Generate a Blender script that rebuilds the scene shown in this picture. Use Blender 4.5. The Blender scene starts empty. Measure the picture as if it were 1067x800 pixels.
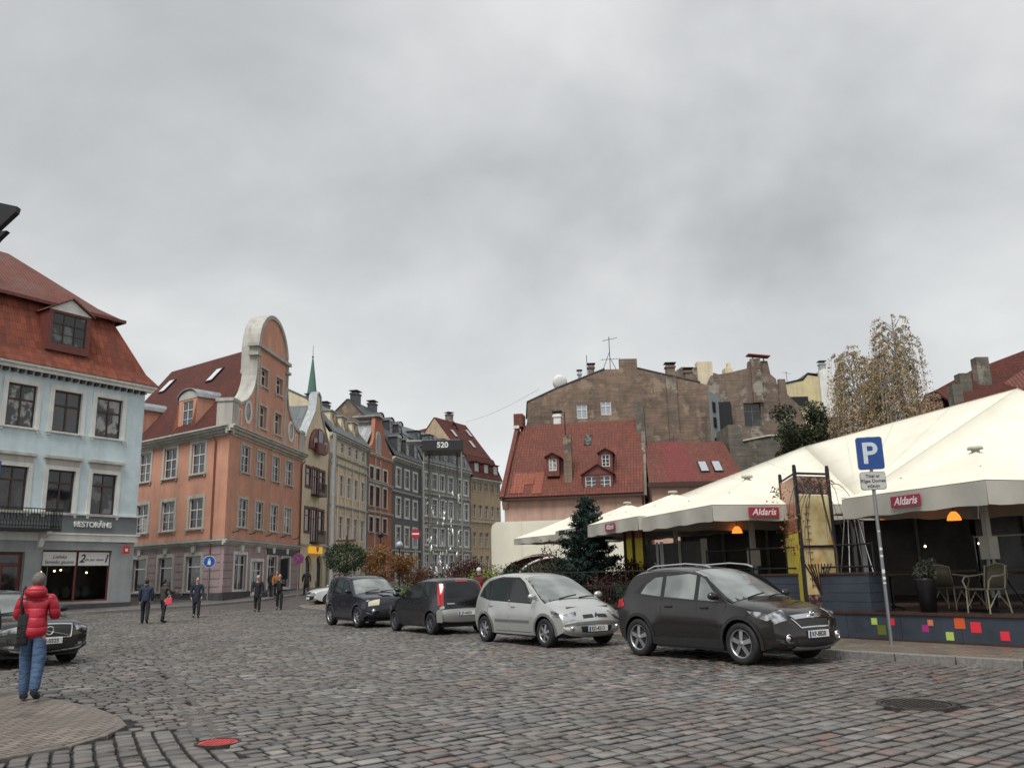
import bpy, bmesh, math, random
import numpy as np
from mathutils import Vector, Matrix
random.seed(7); RNG = np.random.default_rng(7)
PI = math.pi
scene = bpy.context.scene
COL = scene.collection

# ------------------------------------------------------------------ camera
FPX = 890.0; PITCH = math.atan(200/FPX); ROLL = math.radians(1.35); EYE = 1.55
_fw = Vector((0, math.cos(PITCH), math.sin(PITCH))); _r0 = Vector((1, 0, 0)); _u0 = _r0.cross(_fw)
_R = _r0*math.cos(ROLL) - _u0*math.sin(ROLL); _U = _R.cross(_fw)
cd = bpy.data.cameras.new('camera'); cam = bpy.data.objects.new('camera', cd); COL.objects.link(cam)
cd.sensor_fit = 'HORIZONTAL'; cd.sensor_width = 36; cd.lens = FPX/1067*36; cd.clip_end = 5000; cd.clip_start = .1
m = Matrix((( _R.x, _U.x, -_fw.x, 0), (_R.y, _U.y, -_fw.y, 0), (_R.z, _U.z, -_fw.z, EYE), (0, 0, 0, 1)))
cam.matrix_world = m; scene.camera = cam

def at(px, py, Y):
    """point at plan depth Y seen at a photo pixel (used to measure the site)"""
    d = _R*((px-533.5)/FPX) + _U*((400-py)/FPX) + _fw
    return Vector((0, 0, EYE)) + d*(Y/d.y)

def gz(y):
    if y < 35: return 0.0
    if y < 55: return .0175*(y-35)
    if y < 69: return .35+.036*(y-55)
    if y < 110: return .854+.012*(y-69)
    return 1.346

# ------------------------------------------------------------------ materials
def lin(h):
    c = [int(h[i:i+2], 16)/255 for i in (0, 2, 4)]
    return tuple(x/12.92 if x <= .04045 else ((x+.055)/1.055)**2.4 for x in c)

class NT:
    def __init__(s, name):
        s.m = bpy.data.materials.new(name); s.m.use_nodes = True; s.t = s.m.node_tree
        s.b = s.t.nodes['Principled BSDF']; s.t.nodes.remove; s.cache = {}
    def n(s, typ, **kw):
        nd = s.t.nodes.new(typ)
        for k, v in kw.items():
            if k.startswith('i_'):
                key = k[2:].replace('_', ' ')
                nd.inputs[key].default_value = v
            else: setattr(nd, k, v)
        return nd
    def l(s, a, b): s.t.links.new(a, b)
    def coord(s, kind='Object', scale=(1, 1, 1)):
        k = (kind, scale)
        if k not in s.cache:
            tc = s.n('ShaderNodeTexCoord'); mp = s.n('ShaderNodeMapping'); mp.inputs['Scale'].default_value = scale
            s.l(tc.outputs[kind], mp.inputs[0]); s.cache[k] = mp.outputs[0]
        return s.cache[k]
    def noise(s, scale, detail=4, kind='Object', cs=(1, 1, 1), rough=.6):
        n = s.n('ShaderNodeTexNoise'); n.inputs['Scale'].default_value = scale; n.inputs['Detail'].default_value = detail
        n.inputs['Roughness'].default_value = rough
        s.l(s.coord(kind, cs), n.inputs['Vector']); return n.outputs['Fac']
    def ramp(s, fac, stops):
        r = s.n('ShaderNodeValToRGB'); e = r.color_ramp.elements
        while len(e) < len(stops): e.new(.5)
        for i, (p, c) in enumerate(stops):
            e[i].position = p; e[i].color = (c, c, c, 1) if isinstance(c, (int, float)) else (*c[:3], 1)
        s.l(fac, r.inputs[0]); return r.outputs[0]
    def mix(s, f, a, b, mode='MIX'):
        x = s.n('ShaderNodeMix', data_type='RGBA', blend_type=mode)
        for sock, v in ((x.inputs[0], f), (x.inputs[6], a), (x.inputs[7], b)):
            if isinstance(v, (int, float)): sock.default_value = v
            elif isinstance(v, tuple): sock.default_value = (*v[:3], 1)
            else: s.l(v, sock)
        return x.outputs[2]
    def math(s, op, a, b=None):
        x = s.n('ShaderNodeMath', operation=op)
        for i, v in enumerate((a, b)):
            if v is None: continue
            if isinstance(v, (int, float)): x.inputs[i].default_value = v
            else: s.l(v, x.inputs[i])
        return x.outputs[0]
    def bump(s, h, strength, dist=.02):
        b = s.n('ShaderNodeBump'); b.inputs['Strength'].default_value = strength; b.inputs['Distance'].default_value = dist
        s.l(h, b.inputs['Height']); s.l(b.outputs[0], s.b.inputs['Normal'])
    def color(s, c):
        if isinstance(c, tuple): s.b.inputs['Base Color'].default_value = (*c[:3], 1)
        else: s.l(c, s.b.inputs['Base Color'])
    def set(s, **kw):
        for k, v in kw.items(): s.b.inputs[k.replace('_', ' ')].default_value = v
        return s.m

def sc(c, k): return tuple(min(1, x*k) for x in c)

def plain(name, col, rough=.6, metal=0, var=.12, ns=6, bump=0, bs=60, coat=0, spec=.5):
    t = NT(name); c = lin(col) if isinstance(col, str) else col
    f = t.noise(ns, 5)
    t.color(t.mix(t.ramp(f, [(.3, 0.), (.7, 1.)]), sc(c, 1-var), sc(c, 1+var)))
    t.set(Roughness=rough, Metallic=metal)
    t.b.inputs['Coat Weight'].default_value = coat; t.b.inputs['Coat Roughness'].default_value = .04
    t.b.inputs['Specular IOR Level'].default_value = spec
    if bump: t.bump(t.noise(bs, 3), bump, .01)
    return t.m

def render_wall(name, col, stain=.35, rough=.85):
    """painted render: patchy tone, vertical rain streaks and grime, fine grain"""
    t = NT(name); c = lin(col) if isinstance(col, str) else col
    patch = t.ramp(t.noise(.6, 8, rough=.7), [(.34, 0.), (.66, 1.)])
    streak = t.ramp(t.noise(1.0, 6, cs=(2.2, 2.2, .16)), [(.46, 0.), (.70, 1.)])
    spot = t.ramp(t.noise(7, 6, rough=.7), [(.55, 0.), (.8, 1.)])
    a = t.mix(patch, sc(c, .83), sc(c, 1.1))
    grey = tuple(.5*x+.5*.2 for x in sc(c, .55))
    a = t.mix(t.math('MULTIPLY', streak, min(.8, stain*1.35)), a, grey)
    a = t.mix(t.math('MULTIPLY', spot, .25), a, sc(c, .7))
    t.color(a); t.set(Roughness=rough); t.bump(t.noise(45, 4), .25, .01); return t.m

def tiles(name, c1, c2, c3, row=.33, colw=.22, rough=.75, wave=.45):
    t = NT(name)
    br = t.n('ShaderNodeTexBrick'); br.offset = 0.; t.l(t.coord('UV'), br.inputs['Vector'])
    for k, v in (('Scale', 1.), ('Brick Width', colw), ('Row Height', row), ('Mortar Size', .012), ('Bias', 0.), ('Mortar Smooth', .3)): br.inputs[k].default_value = v
    br.inputs['Color1'].default_value = (*c1, 1); br.inputs['Color2'].default_value = (*c2, 1); br.inputs['Mortar'].default_value = (*sc(c3, .35), 1)
    big = t.ramp(t.noise(.5, 6), [(.38, 0.), (.68, 1.)])
    sm = t.ramp(t.noise(3.5, 5), [(.5, 0.), (.8, 1.)])
    a = t.mix(t.math('MULTIPLY', big, .6), br.outputs[0], c3)
    a = t.mix(t.math('MULTIPLY', sm, .45), a, sc(c3, .45))
    t.color(a)
    sx = t.n('ShaderNodeSeparateXYZ'); t.l(t.coord('UV'), sx.inputs[0])
    fv = t.math('FRACT', t.math('DIVIDE', sx.outputs[1], row))
    fu = t.math('SINE', t.math('MULTIPLY', sx.outputs[0], 2*PI/colw))
    h = t.math('ADD', t.math('MULTIPLY', t.math('SUBTRACT', 1., fv), 1.0), t.math('MULTIPLY', fu, wave))
    t.bump(h, 1., .05); t.set(Roughness=rough); t.b.inputs['Specular IOR Level'].default_value = .25; return t.m

def bricks(name, c1, c2, mort, soot, bw=.27, bh=.09, plaster=None, lowsoot=None):
    t = NT(name)
    br = t.n('ShaderNodeTexBrick'); t.l(t.coord('UV'), br.inputs['Vector'])
    for k, v in (('Scale', 1.), ('Brick Width', bw), ('Row Height', bh), ('Mortar Size', .012), ('Bias', 0.), ('Mortar Smooth', .2)): br.inputs[k].default_value = v
    br.inputs['Color1'].default_value = (*c1, 1); br.inputs['Color2'].default_value = (*c2, 1); br.inputs['Mortar'].default_value = (*mort, 1)
    big = t.ramp(t.noise(.22, 8, rough=.68), [(.40, 0.), (.62, 1.)])
    mid = t.ramp(t.noise(.9, 7, rough=.7), [(.45, 0.), (.7, 1.)])
    strk = t.ramp(t.noise(.8, 6, cs=(2, 2, .2)), [(.5, 0.), (.75, 1.)])
    a = t.mix(t.math('MULTIPLY', big, .85), br.outputs[0], soot)
    a = t.mix(t.math('MULTIPLY', mid, .45), a, sc(c2, .6))
    a = t.mix(t.math('MULTIPLY', strk, .4), a, sc(soot, .7))
    if plaster:
        pm = t.ramp(t.noise(.45, 9, rough=.72), [(.53, 0.), (.60, 1.)])
        a = t.mix(t.math('MULTIPLY', pm, .85), a, plaster)
    rows = t.ramp(t.noise(1.6, 4, kind='UV', cs=(.25, 4, 1)), [(.4, .82), (.65, 1.12)])
    a = t.mix(1., a, rows, 'MULTIPLY')
    t.color(a); t.set(Roughness=.9); t.bump(t.math('ADD', br.outputs['Fac'], t.noise(6, 6)), .5, .03); return t.m

def glass_dark(name, tint=(.02, .022, .025), curtain=None, rough=.05, amount=.5):
    """window pane over a dim room; curtains and reflections of the other side, both put into the colour, vary from pane to pane"""
    t = NT(name)
    if curtain:
        f = t.ramp(t.noise(.9, 3), [(.5, 0.), (.56, 1.)])
        g = t.ramp(t.noise(6, 2, cs=(4, 4, .3)), [(.35, .6), (.7, 1.)])
        t.color(t.mix(t.math('MULTIPLY', f, amount), tint, t.mix(1., curtain, g, 'MULTIPLY')))
    else: t.color(t.mix(t.ramp(t.noise(1.2, 3), [(.4, 0.), (.65, 1.)]), tint, sc(tint, 2.2)))
    t.set(Roughness=rough); t.b.inputs['Specular IOR Level'].default_value = .7
    t.bump(t.noise(1.3, 2), .12, .03); return t.m

def emit(name, col, s, base=None):
    t = NT(name); c = lin(col); t.color(base or c)
    t.b.inputs['Emission Color'].default_value = (*c, 1); t.b.inputs['Emission Strength'].default_value = s
    return t.m

def slate_mat(name, c, rough=.45):
    t = NT(name)
    br = t.n('ShaderNodeTexBrick'); t.l(t.coord('UV'), br.inputs['Vector'])
    for k, v in (('Scale', 1.), ('Brick Width', .6), ('Row Height', 1.6), ('Mortar Size', .02), ('Bias', 0.)): br.inputs[k].default_value = v
    br.inputs['Color1'].default_value = (*sc(c, .8), 1); br.inputs['Color2'].default_value = (*sc(c, 1.25), 1); br.inputs['Mortar'].default_value = (*sc(c, .45), 1)
    t.color(t.mix(t.math('MULTIPLY', t.ramp(t.noise(.7, 6), [(.4, 0.), (.7, 1.)]), .5), br.outputs[0], sc(c, .55)))
    t.set(Roughness=rough); t.bump(br.outputs['Fac'], .5, .03); return t.m

# ------------------------------------------------------------------ mesh builder
class MB:
    def __init__(s): s.v = []; s.f = []; s.fm = []; s.mats = []; s.cur = 0; s.sm = []; s.smooth = False
    def mat(s, m):
        if m not in s.mats: s.mats.append(m)
        s.cur = s.mats.index(m); return s
    def add(s, vs, fs, smooth=None):
        o = len(s.v); s.v += [tuple(p) for p in vs]
        for f in fs: s.f.append([o+i for i in f]); s.fm.append(s.cur); s.sm.append(s.smooth if smooth is None else smooth)
        return s
    def poly(s, pts): return s.add(pts, [list(range(len(pts)))])
    def box(s, x0, x1, y0, y1, z0, z1):
        if x1 < x0: x0, x1 = x1, x0
        if y1 < y0: y0, y1 = y1, y0
        if z1 < z0: z0, z1 = z1, z0
        return s.add([(x0,y0,z0),(x1,y0,z0),(x1,y1,z0),(x0,y1,z0),(x0,y0,z1),(x1,y0,z1),(x1,y1,z1),(x0,y1,z1)],
            [(3,2,1,0),(4,5,6,7),(0,1,5,4),(1,2,6,5),(2,3,7,6),(3,0,4,7)])
    def slab(s, pts, off):
        """closed slab: polygon pts and the same polygon moved by off"""
        n = len(pts); a = [Vector(p) for p in pts]; b = [p+Vector(off) for p in a]
        return s.add(a+b, [list(range(n-1, -1, -1)), list(range(n, 2*n))]+[(i, (i+1) % n, n+(i+1) % n, n+i) for i in range(n)])
    def prism(s, pts2, axis, a0, a1):
        """2D outline extruded along an axis ('x','y','z')"""
        def mk(p, a):
            return {'y': (p[0], a, p[1]), 'x': (a, p[0], p[1]), 'z': (p[0], p[1], a)}[axis]
        n = len(pts2)
        return s.add([mk(p, a0) for p in pts2]+[mk(p, a1) for p in pts2],
            [list(range(n-1, -1, -1)), list(range(n, 2*n))]+[(i, (i+1) % n, n+(i+1) % n, n+i) for i in range(n)])
    def tube(s, pts, rad, n=8, cap=True):
        pts = [Vector(p) for p in pts]; k = len(pts)
        if isinstance(rad, (int, float)): rad = [rad]*k
        o = []; ref = None
        for i, p in enumerate(pts):
            d = (pts[min(i+1, k-1)]-pts[max(i-1, 0)])
            d = d.normalized() if d.length > 1e-9 else Vector((0, 0, 1))
            if ref is None: ref = Vector((1, 0, 0)) if abs(d.x) < .8 else Vector((0, 1, 0))
            u = (ref-d*ref.dot(d)).normalized(); w = d.cross(u); ref = u
            for j in range(n):
                a = 2*PI*j/n; o.append(p+(u*math.cos(a)+w*math.sin(a))*rad[i])
        fs = [(i*n+j, i*n+(j+1) % n, (i+1)*n+(j+1) % n, (i+1)*n+j) for i in range(k-1) for j in range(n)]
        sm0 = s.smooth; s.smooth = n > 5
        s.add(o, fs)
        s.smooth = False
        if cap: s.add([o[j] for j in range(n)], [list(range(n-1, -1, -1))]); s.add([o[(k-1)*n+j] for j in range(n)], [list(range(n))])
        s.smooth = sm0; return s
    def lathe(s, prof, c=(0, 0, 0), n=20, axis='z', smooth=True):
        o = []; c = Vector(c)
        for r, h in prof:
            for j in range(n):
                a = 2*PI*j/n; x, y = r*math.cos(a), r*math.sin(a)
                o.append(c+(Vector((x, y, h)) if axis == 'z' else Vector((x, h, y)) if axis == 'y' else Vector((h, x, y))))
        k = len(prof)
        return s.add(o, [(i*n+j, i*n+(j+1) % n, (i+1)*n+(j+1) % n, (i+1)*n+j) for i in range(k-1) for j in range(n)], smooth)
    def ball(s, c, r, n=10, sq=(1, 1, 1)):
        o = []; k = max(5, n//2+1); c = Vector(c)
        for i in range(k+1):
            t = PI*i/k
            for j in range(n):
                a = 2*PI*j/n; o.append(c+Vector((r*sq[0]*math.sin(t)*math.cos(a), r*sq[1]*math.sin(t)*math.sin(a), r*sq[2]*math.cos(t))))
        return s.add(o, [(i*n+j, (i+1)*n+j, (i+1)*n+(j+1) % n, i*n+(j+1) % n) for i in range(k) for j in range(n)], True)
    def build(s, name, mat=None, parent=None, bevel=0, recalc=True):
        me = bpy.data.meshes.new(name); me.from_pydata(s.v, [], s.f)
        ms = s.mats if s.mats else [mat]
        for q in ms: me.materials.append(q)
        if len(ms) > 1: me.polygons.foreach_set('material_index', s.fm)
        me.polygons.foreach_set('use_smooth', s.sm)
        if recalc and len(s.f) < 60000:
            b = bmesh.new(); b.from_mesh(me); bmesh.ops.recalc_face_normals(b, faces=b.faces); b.to_mesh(me); b.free()
        auto_uv(me)
        o = bpy.data.objects.new(name, me); COL.objects.link(o)
        if parent is not None: o.parent = parent
        if bevel:
            bv = o.modifiers.new('bevel', 'BEVEL'); bv.width = bevel; bv.segments = 2; bv.limit_method = 'ANGLE'; bv.angle_limit = .6
        return o

def auto_uv(me):
    """surface-aligned coordinates in metres: u level, v up the slope"""
    if not me.polygons: return
    uv = me.uv_layers.new(name='uv')
    nl = len(me.loops); nf = len(me.polygons)
    vi = np.empty(nl, int); me.loops.foreach_get('vertex_index', vi)
    co = np.empty(len(me.vertices)*3); me.vertices.foreach_get('co', co); co = co.reshape(-1, 3)
    nr = np.empty(nf*3); me.polygons.foreach_get('normal', nr); nr = nr.reshape(-1, 3)
    lt = np.empty(nf, int); me.polygons.foreach_get('loop_total', lt)
    t = np.stack([-nr[:, 1], nr[:, 0], np.zeros(nf)], 1); ln = np.linalg.norm(t, axis=1)
    flat = ln < .05; t[flat] = (1, 0, 0); ln[flat] = 1; t /= ln[:, None]
    b = np.cross(nr, t)
    fi = np.repeat(np.arange(nf), lt); p = co[vi]
    out = np.stack([(p*t[fi]).sum(1), (p*b[fi]).sum(1)], 1)
    uv.data.foreach_set('uv', out.ravel())

def tag(o, label=None, cat=None, group=None, kind=None):
    if label: o['label'] = label
    if cat: o['category'] = cat
    if group: o['group'] = group
    if kind: o['kind'] = kind
    return o
def thing(name, label, cat, loc=(0, 0, 0), rz=0, group=None):
    o = bpy.data.objects.new(name, None); COL.objects.link(o); o.location = loc; o.rotation_euler = (0, 0, rz); o.empty_display_size = .3
    return tag(o, label, cat, group)
def structure(o): o['kind'] = 'structure'; return o

_font = None
def text(s, size, mat, parent, loc, rot=(PI/2, 0, 0), ext=.01, name='lettering', shear=0, align='CENTER', bold=0.0, sx=1):
    c = bpy.data.curves.new('t', 'FONT'); c.body = s; c.size = size; c.extrude = ext; c.align_x = align; c.align_y = 'CENTER'; c.shear = shear; c.offset = bold
    o = bpy.data.objects.new('t', c); COL.objects.link(o)
    dg = bpy.context.evaluated_depsgraph_get(); me = bpy.data.meshes.new_from_object(o.evaluated_get(dg))
    bpy.data.objects.remove(o); me.name = name
    me.materials.clear(); me.materials.append(mat)
    r = bpy.data.objects.new(name, me); COL.objects.link(r); r.parent = parent; r.location = loc; r.rotation_euler = rot; r.scale = (sx, 1, 1)
    return r

def copy_tree(o, parent=None):
    c = o.copy(); COL.objects.link(c); c.parent = parent
    for ch in list(o.children): copy_tree(ch, c)
    return c

# ------------------------------------------------------------------ materials used in many places
M = {}
M['white_trim'] = render_wall('white_trim', (.72, .71, .66), .3)
M['gable_stone'] = render_wall('gable_stone', (.43, .42, .37), .5)
M['stone_trim'] = render_wall('stone_trim', (.50, .49, .43), .45)
M['grey_stucco'] = render_wall('grey_stucco', (.31, .33, .33), .3)
M['blue_stucco'] = render_wall('blue_stucco', (.58, .69, .715), .15)
M['orange_stucco'] = render_wall('orange_stucco', (.60, .30, .20), .3)
M['mauve_stucco'] = render_wall('mauve_stucco', (.40, .30, .30), .35)
M['plinth'] = render_wall('plinth', (.07, .062, .065), .3)
M['cream_stucco'] = render_wall('cream_stucco', (.70, .60, .42), .2)
M['yellow_stucco'] = render_wall('yellow_stucco', (.70, .37, .13), .2)
M['pale_stucco'] = render_wall('pale_stucco', (.68, .58, .40), .25)
M['brick_red_stucco'] = render_wall('brick_red_stucco', (.44, .17, .10), .3)
M['dark_stucco'] = render_wall('dark_stucco', (.13, .14, .14), .4)
M['lightgrey_stucco'] = render_wall('lightgrey_stucco', (.27, .28, .26), .5)
M['peach_stucco'] = render_wall('peach_stucco', (.44, .33, .21), .4)
M['pink_stucco'] = render_wall('pink_stucco', (.50, .32, .25), .4)
M['tile_orange'] = tiles('tile_orange', (.28, .078, .042), (.16, .048, .030), (.12, .045, .035), row=.52, colw=.3, wave=.12)
M['tile_red'] = tiles('tile_red', (.205, .068, .044), (.145, .05, .037), (.10, .042, .035), rough=.6)
M['tile_dark'] = tiles('tile_dark', (.125, .034, .024), (.085, .026, .020), (.055, .022, .018), rough=.8)
M['slate'] = slate_mat('slate', (.10, .115, .12))
M['slate_light'] = slate_mat('slate_light', (.30, .32, .32))
M['slate_dark'] = slate_mat('slate_dark', (.045, .05, .055))
M['brick_old'] = bricks('brick_old', (.31, .205, .14), (.22, .145, .10), (.28, .23, .18), (.07, .056, .047), plaster=(.33, .25, .18))
M['brick_ruin'] = bricks('brick_ruin', (.26, .17, .12), (.18, .12, .09), (.26, .23, .19), (.07, .058, .05), plaster=(.36, .32, .26))
M['cement_old'] = bricks('cement_old', (.20, .18, .145), (.16, .145, .12), (.17, .15, .12), (.07, .062, .05), bw=1.4, bh=.8, plaster=(.27, .245, .20))
M['metal_dark'] = plain('metal_dark', (.03, .03, .032), .45, .6)
M['metal_grey'] = plain('metal_grey', (.28, .29, .30), .4, .7, bump=.1)
M['zinc'] = plain('zinc', (.35, .37, .38), .45, .5, var=.25, ns=2)
M['wood_brown'] = plain('wood_brown', (.05, .022, .016), .5, var=.3)
M['wood_red'] = plain('wood_red', (.13, .035, .028), .55, var=.3)
M['white_paint'] = plain('white_paint', (.68, .68, .66), .5, var=.08)
M['black'] = plain('black', (.012, .012, .013), .5)
M['pane_dark'] = glass_dark('pane_dark', (.012, .012, .014), (.13, .11, .10), amount=.35)
M['pane_curtain'] = glass_dark('pane_curtain', (.02, .024, .024), (.22, .23, .22), amount=.6)
M['pane_b'] = glass_dark('pane_b', (.03, .032, .034), (.42, .42, .39), amount=.9); M['pane_c'] = glass_dark('pane_c', (.055, .06, .065), (.10, .09, .075), rough=.12, amount=.7); M['pane_d'] = glass_dark('pane_d', (.014, .016, .018))
M['pane_sky'] = plain('pane_sky', (.35, .37, .39), .08, 0, spec=.8)  # reflected sky painted in as a pale base colour
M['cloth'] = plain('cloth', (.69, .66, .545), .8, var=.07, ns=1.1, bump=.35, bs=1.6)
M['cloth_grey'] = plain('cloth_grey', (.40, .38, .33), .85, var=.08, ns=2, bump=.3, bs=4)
M['bark'] = plain('bark', (.06, .045, .035), .9, var=.4, ns=9, bump=.5, bs=30)
# ------------------------------------------------------------------ sky and light
w = bpy.data.worlds.new('World'); scene.world = w; w.use_nodes = True
nt = w.node_tree; N = nt.nodes; Lk = nt.links; bg = N['Background']
SUN_EL = math.radians(58); SUN_AZ = math.radians(200)      # azimuth clockwise from +Y (behind the camera, to its left)
sky = N.new('ShaderNodeTexSky'); sky.sky_type = 'NISHITA'; sky.sun_disc = False; sky.sun_elevation = SUN_EL; sky.sun_rotation = SUN_AZ
sky.air_density = 1; sky.dust_density = 4
tc = N.new('ShaderNodeTexCoord')
def wn(t, **kw):
    n = N.new(t)
    for k, v in kw.items(): setattr(n, k, v)
    return n
sep = wn('ShaderNodeSeparateXYZ'); Lk.new(tc.outputs['Generated'], sep.inputs[0])
def wmath(op, a, b):
    n = wn('ShaderNodeMath', operation=op)
    for i, v in enumerate((a, b)):
        if isinstance(v, (int, float)): n.inputs[i].default_value = v
        else: Lk.new(v, n.inputs[i])
    return n.outputs[0]
zz = wmath('ADD', wmath('MAXIMUM', sep.outputs[2], 0.0), .55)
cx = wmath('DIVIDE', sep.outputs[0], zz); cy = wmath('DIVIDE', sep.outputs[1], zz)
cmb = wn('ShaderNodeCombineXYZ'); Lk.new(cx, cmb.inputs[0]); Lk.new(cy, cmb.inputs[1])
def wnoise(scale, det, rough, dist=0, off=0):
    mp = wn('ShaderNodeMapping'); mp.inputs['Location'].default_value = (off, off*1.7, 0); Lk.new(cmb.outputs[0], mp.inputs[0])
    n = wn('ShaderNodeTexNoise'); n.inputs['Scale'].default_value = scale; n.inputs['Detail'].default_value = det; n.inputs['Roughness'].default_value = rough
    n.inputs['Distortion'].default_value = dist; Lk.new(mp.outputs[0], n.inputs['Vector']); return n.outputs['Fac']
n1 = wnoise(1.5, 5, .5, .3, 3.4); n2 = wnoise(4.2, 5, .55, .3, 8.0)
f = wmath('ADD', wmath('MULTIPLY', n1, .82), wmath('MULTIPLY', n2, .18))
rp = wn('ShaderNodeValToRGB'); e = rp.color_ramp.elements
e[0].position = .40; e[0].color = (.325, .335, .345, 1); e[1].position = .64; e[1].color = (.565, .575, .58, 1)
el = e.new(.5); el.color = (.42, .43, .438, 1)
Lk.new(f, rp.inputs[0])
# thinner, brighter cloud towards the horizon
hz = wn('ShaderNodeMapRange'); hz.inputs['From Min'].default_value = .0; hz.inputs['From Max'].default_value = .36; hz.inputs['To Min'].default_value = .75; hz.inputs['To Max'].default_value = 0
Lk.new(sep.outputs[2], hz.inputs['Value'])
mx = wn('ShaderNodeMix', data_type='RGBA'); Lk.new(hz.outputs[0], mx.inputs[0]); Lk.new(rp.outputs[0], mx.inputs[6]); mx.inputs[7].default_value = (.66, .675, .675, 1)
skyS = wn('ShaderNodeVectorMath', operation='SCALE'); Lk.new(sky.outputs[0], skyS.inputs[0]); skyS.inputs['Scale'].default_value = .1
mx2 = wn('ShaderNodeMix', data_type='RGBA'); mx2.inputs[0].default_value = .97; Lk.new(skyS.outputs[0], mx2.inputs[6]); Lk.new(mx.outputs[2], mx2.inputs[7])
Lk.new(mx2.outputs[2], bg.inputs[0]); bg.inputs[1].default_value = 1.0
SKYMUL = bg

sl = bpy.data.lights.new('sun', 'SUN'); sl.energy = 2.3; sl.angle = math.radians(30); sl.color = (1, .985, .96)
so = bpy.data.objects.new('sun', sl); COL.objects.link(so)
sd = Vector((math.sin(SUN_AZ)*math.cos(SUN_EL), math.cos(SUN_AZ)*math.cos(SUN_EL), math.sin(SUN_EL)))
so.rotation_euler = sd.to_track_quat('Z', 'Y').to_euler()
vs = scene.view_settings; vs.view_transform = 'Standard'; vs.look = 'None'; vs.exposure = 0.52; vs.gamma = 1; vs.use_curve_mapping = False

# ------------------------------------------------------------------ ground
def sheet(name, poly, zoff, mat, step=4.0, skirt=0, recess=None, kerb=None):
    b = bmesh.new(); vs_ = [b.verts.new((x, y, 0)) for x, y in poly]; b.faces.new(vs_)
    y0 = min(p[1] for p in poly); y1 = max(p[1] for p in poly)
    ys = [y for y in [35, 55, 69, 110] if y0 < y < y1]
    y = math.ceil(y0/step)*step
    while y < y1: ys.append(y); y += step
    for yy in ys: bmesh.ops.bisect_plane(b, geom=b.verts[:]+b.edges[:]+b.faces[:], plane_co=(0, yy, 0), plane_no=(0, 1, 0))
    for v in b.verts: v.co.z = gz(v.co.y)+zoff
    if skirt:
        be = [e for e in b.edges if e.is_boundary]
        r = bmesh.ops.extrude_edge_only(b, edges=be)
        for g in r['geom']:
            if isinstance(g, bmesh.types.BMVert): g.co.z -= skirt
    bmesh.ops.recalc_face_normals(b, faces=b.faces)
    me = bpy.data.meshes.new(name); b.to_mesh(me); b.free(); me.materials.append(mat)
    for p in me.polygons:
        pass
    auto_uv(me)
    o = bpy.data.objects.new(name, me); COL.objects.link(o); return o

earth = plain('dark_joint', (.012, .011, .010), .8, var=.4, ns=14, bump=.4, bs=50)
def far_cobble():
    t = NT('far_cobble')
    br = t.n('ShaderNodeTexBrick')
    mp = t.n('ShaderNodeMapping'); mp.inputs['Rotation'].default_value = (0, 0, math.radians(-33)); tc_ = t.n('ShaderNodeTexCoord')
    t.l(tc_.outputs['Object'], mp.inputs[0]); t.l(mp.outputs[0], br.inputs['Vector'])
    for k, v in (('Scale', 1.), ('Brick Width', .26), ('Row Height', .185), ('Mortar Size', .018), ('Bias', -.1), ('Mortar Smooth', .4)): br.inputs[k].default_value = v
    br.inputs['Color1'].default_value = (.12, .115, .112, 1); br.inputs['Color2'].default_value = (.075, .072, .075, 1); br.inputs['Mortar'].default_value = (.03, .028, .026, 1)
    a = t.mix(t.ramp(t.noise(.6, 6), [(.35, 0.), (.7, .6)]), br.outputs[0], (.085, .068, .06))
    a = t.mix(t.ramp(t.noise(3., 5), [(.45, 0.), (.75, .5)]), a, (.05, .048, .047))
    t.color(a); t.l(t.ramp(t.noise(1.1, 5), [(.3, .32), (.7, .55)]), t.b.inputs['Roughness'])
    t.bump(t.math('ADD', br.outputs['Fac'], t.noise(7, 3)), .8, .03); return t.m
ground = structure(sheet('ground', [(-1500, -80), (1500, -80), (1500, 2500), (-1500, 2500)], -.035, earth, 300))
farc = far_cobble()
structure(sheet('cobbled_square', [(-60, 45.0), (12, 45.0), (12, 135), (-60, 135)], 0, farc, 5))
structure(sheet('side_cobbles', [(-60, -30), (-30.5, -30), (-30.5, 45.0), (-60, 45.0)], 0, farc, 10))

# individual setts in the near part of the square, laid in courses across the street
def sett_mat():
    t = NT('granite_sett')
    at_ = t.n('ShaderNodeAttribute', attribute_name='tone')
    s_ = t.n('ShaderNodeSeparateColor'); t.l(at_.outputs['Color'], s_.inputs[0])
    a = t.ramp(s_.outputs[0], [(0., (.068, .064, .062)), (.35, (.122, .117, .110)), (.62, (.19, .182, .168)), (.78, (.185, .16, .138)), (.9, (.175, .105, .085)), (1., (.27, .26, .24))])
    a = t.mix(t.math('MULTIPLY', t.ramp(t.noise(.55, 5), [(.42, 0.), (.62, 1.)]), .55), a, (.135, .108, .088))
    a = t.mix(t.math('MULTIPLY', t.ramp(t.noise(.28, 7, rough=.65), [(.48, 0.), (.62, 1.)]), .4), a, (.055, .05, .05))
    a = t.mix(t.math('MULTIPLY', t.ramp(t.noise(30, 5, rough=.75), [(.45, 0.), (.8, 1.)]), .35), a, (.05, .046, .044))
    a = t.mix(s_.outputs[2], a, (.018, .016, .014))
    t.color(a)
    r = t.math('ADD', t.math('MULTIPLY', s_.outputs[1], .22), t.math('MULTIPLY', t.ramp(t.noise(.5, 6), [(.38, 0.), (.62, 1.)]), .34))
    t.l(t.math('ADD', t.math('ADD', r, .1), t.math('MULTIPLY', s_.outputs[2], .5)), t.b.inputs['Roughness'])
    t.b.inputs['Specular IOR Level'].default_value = .6
    t.bump(t.noise(30, 5, rough=.7), .25, .008); return t.m

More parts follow.
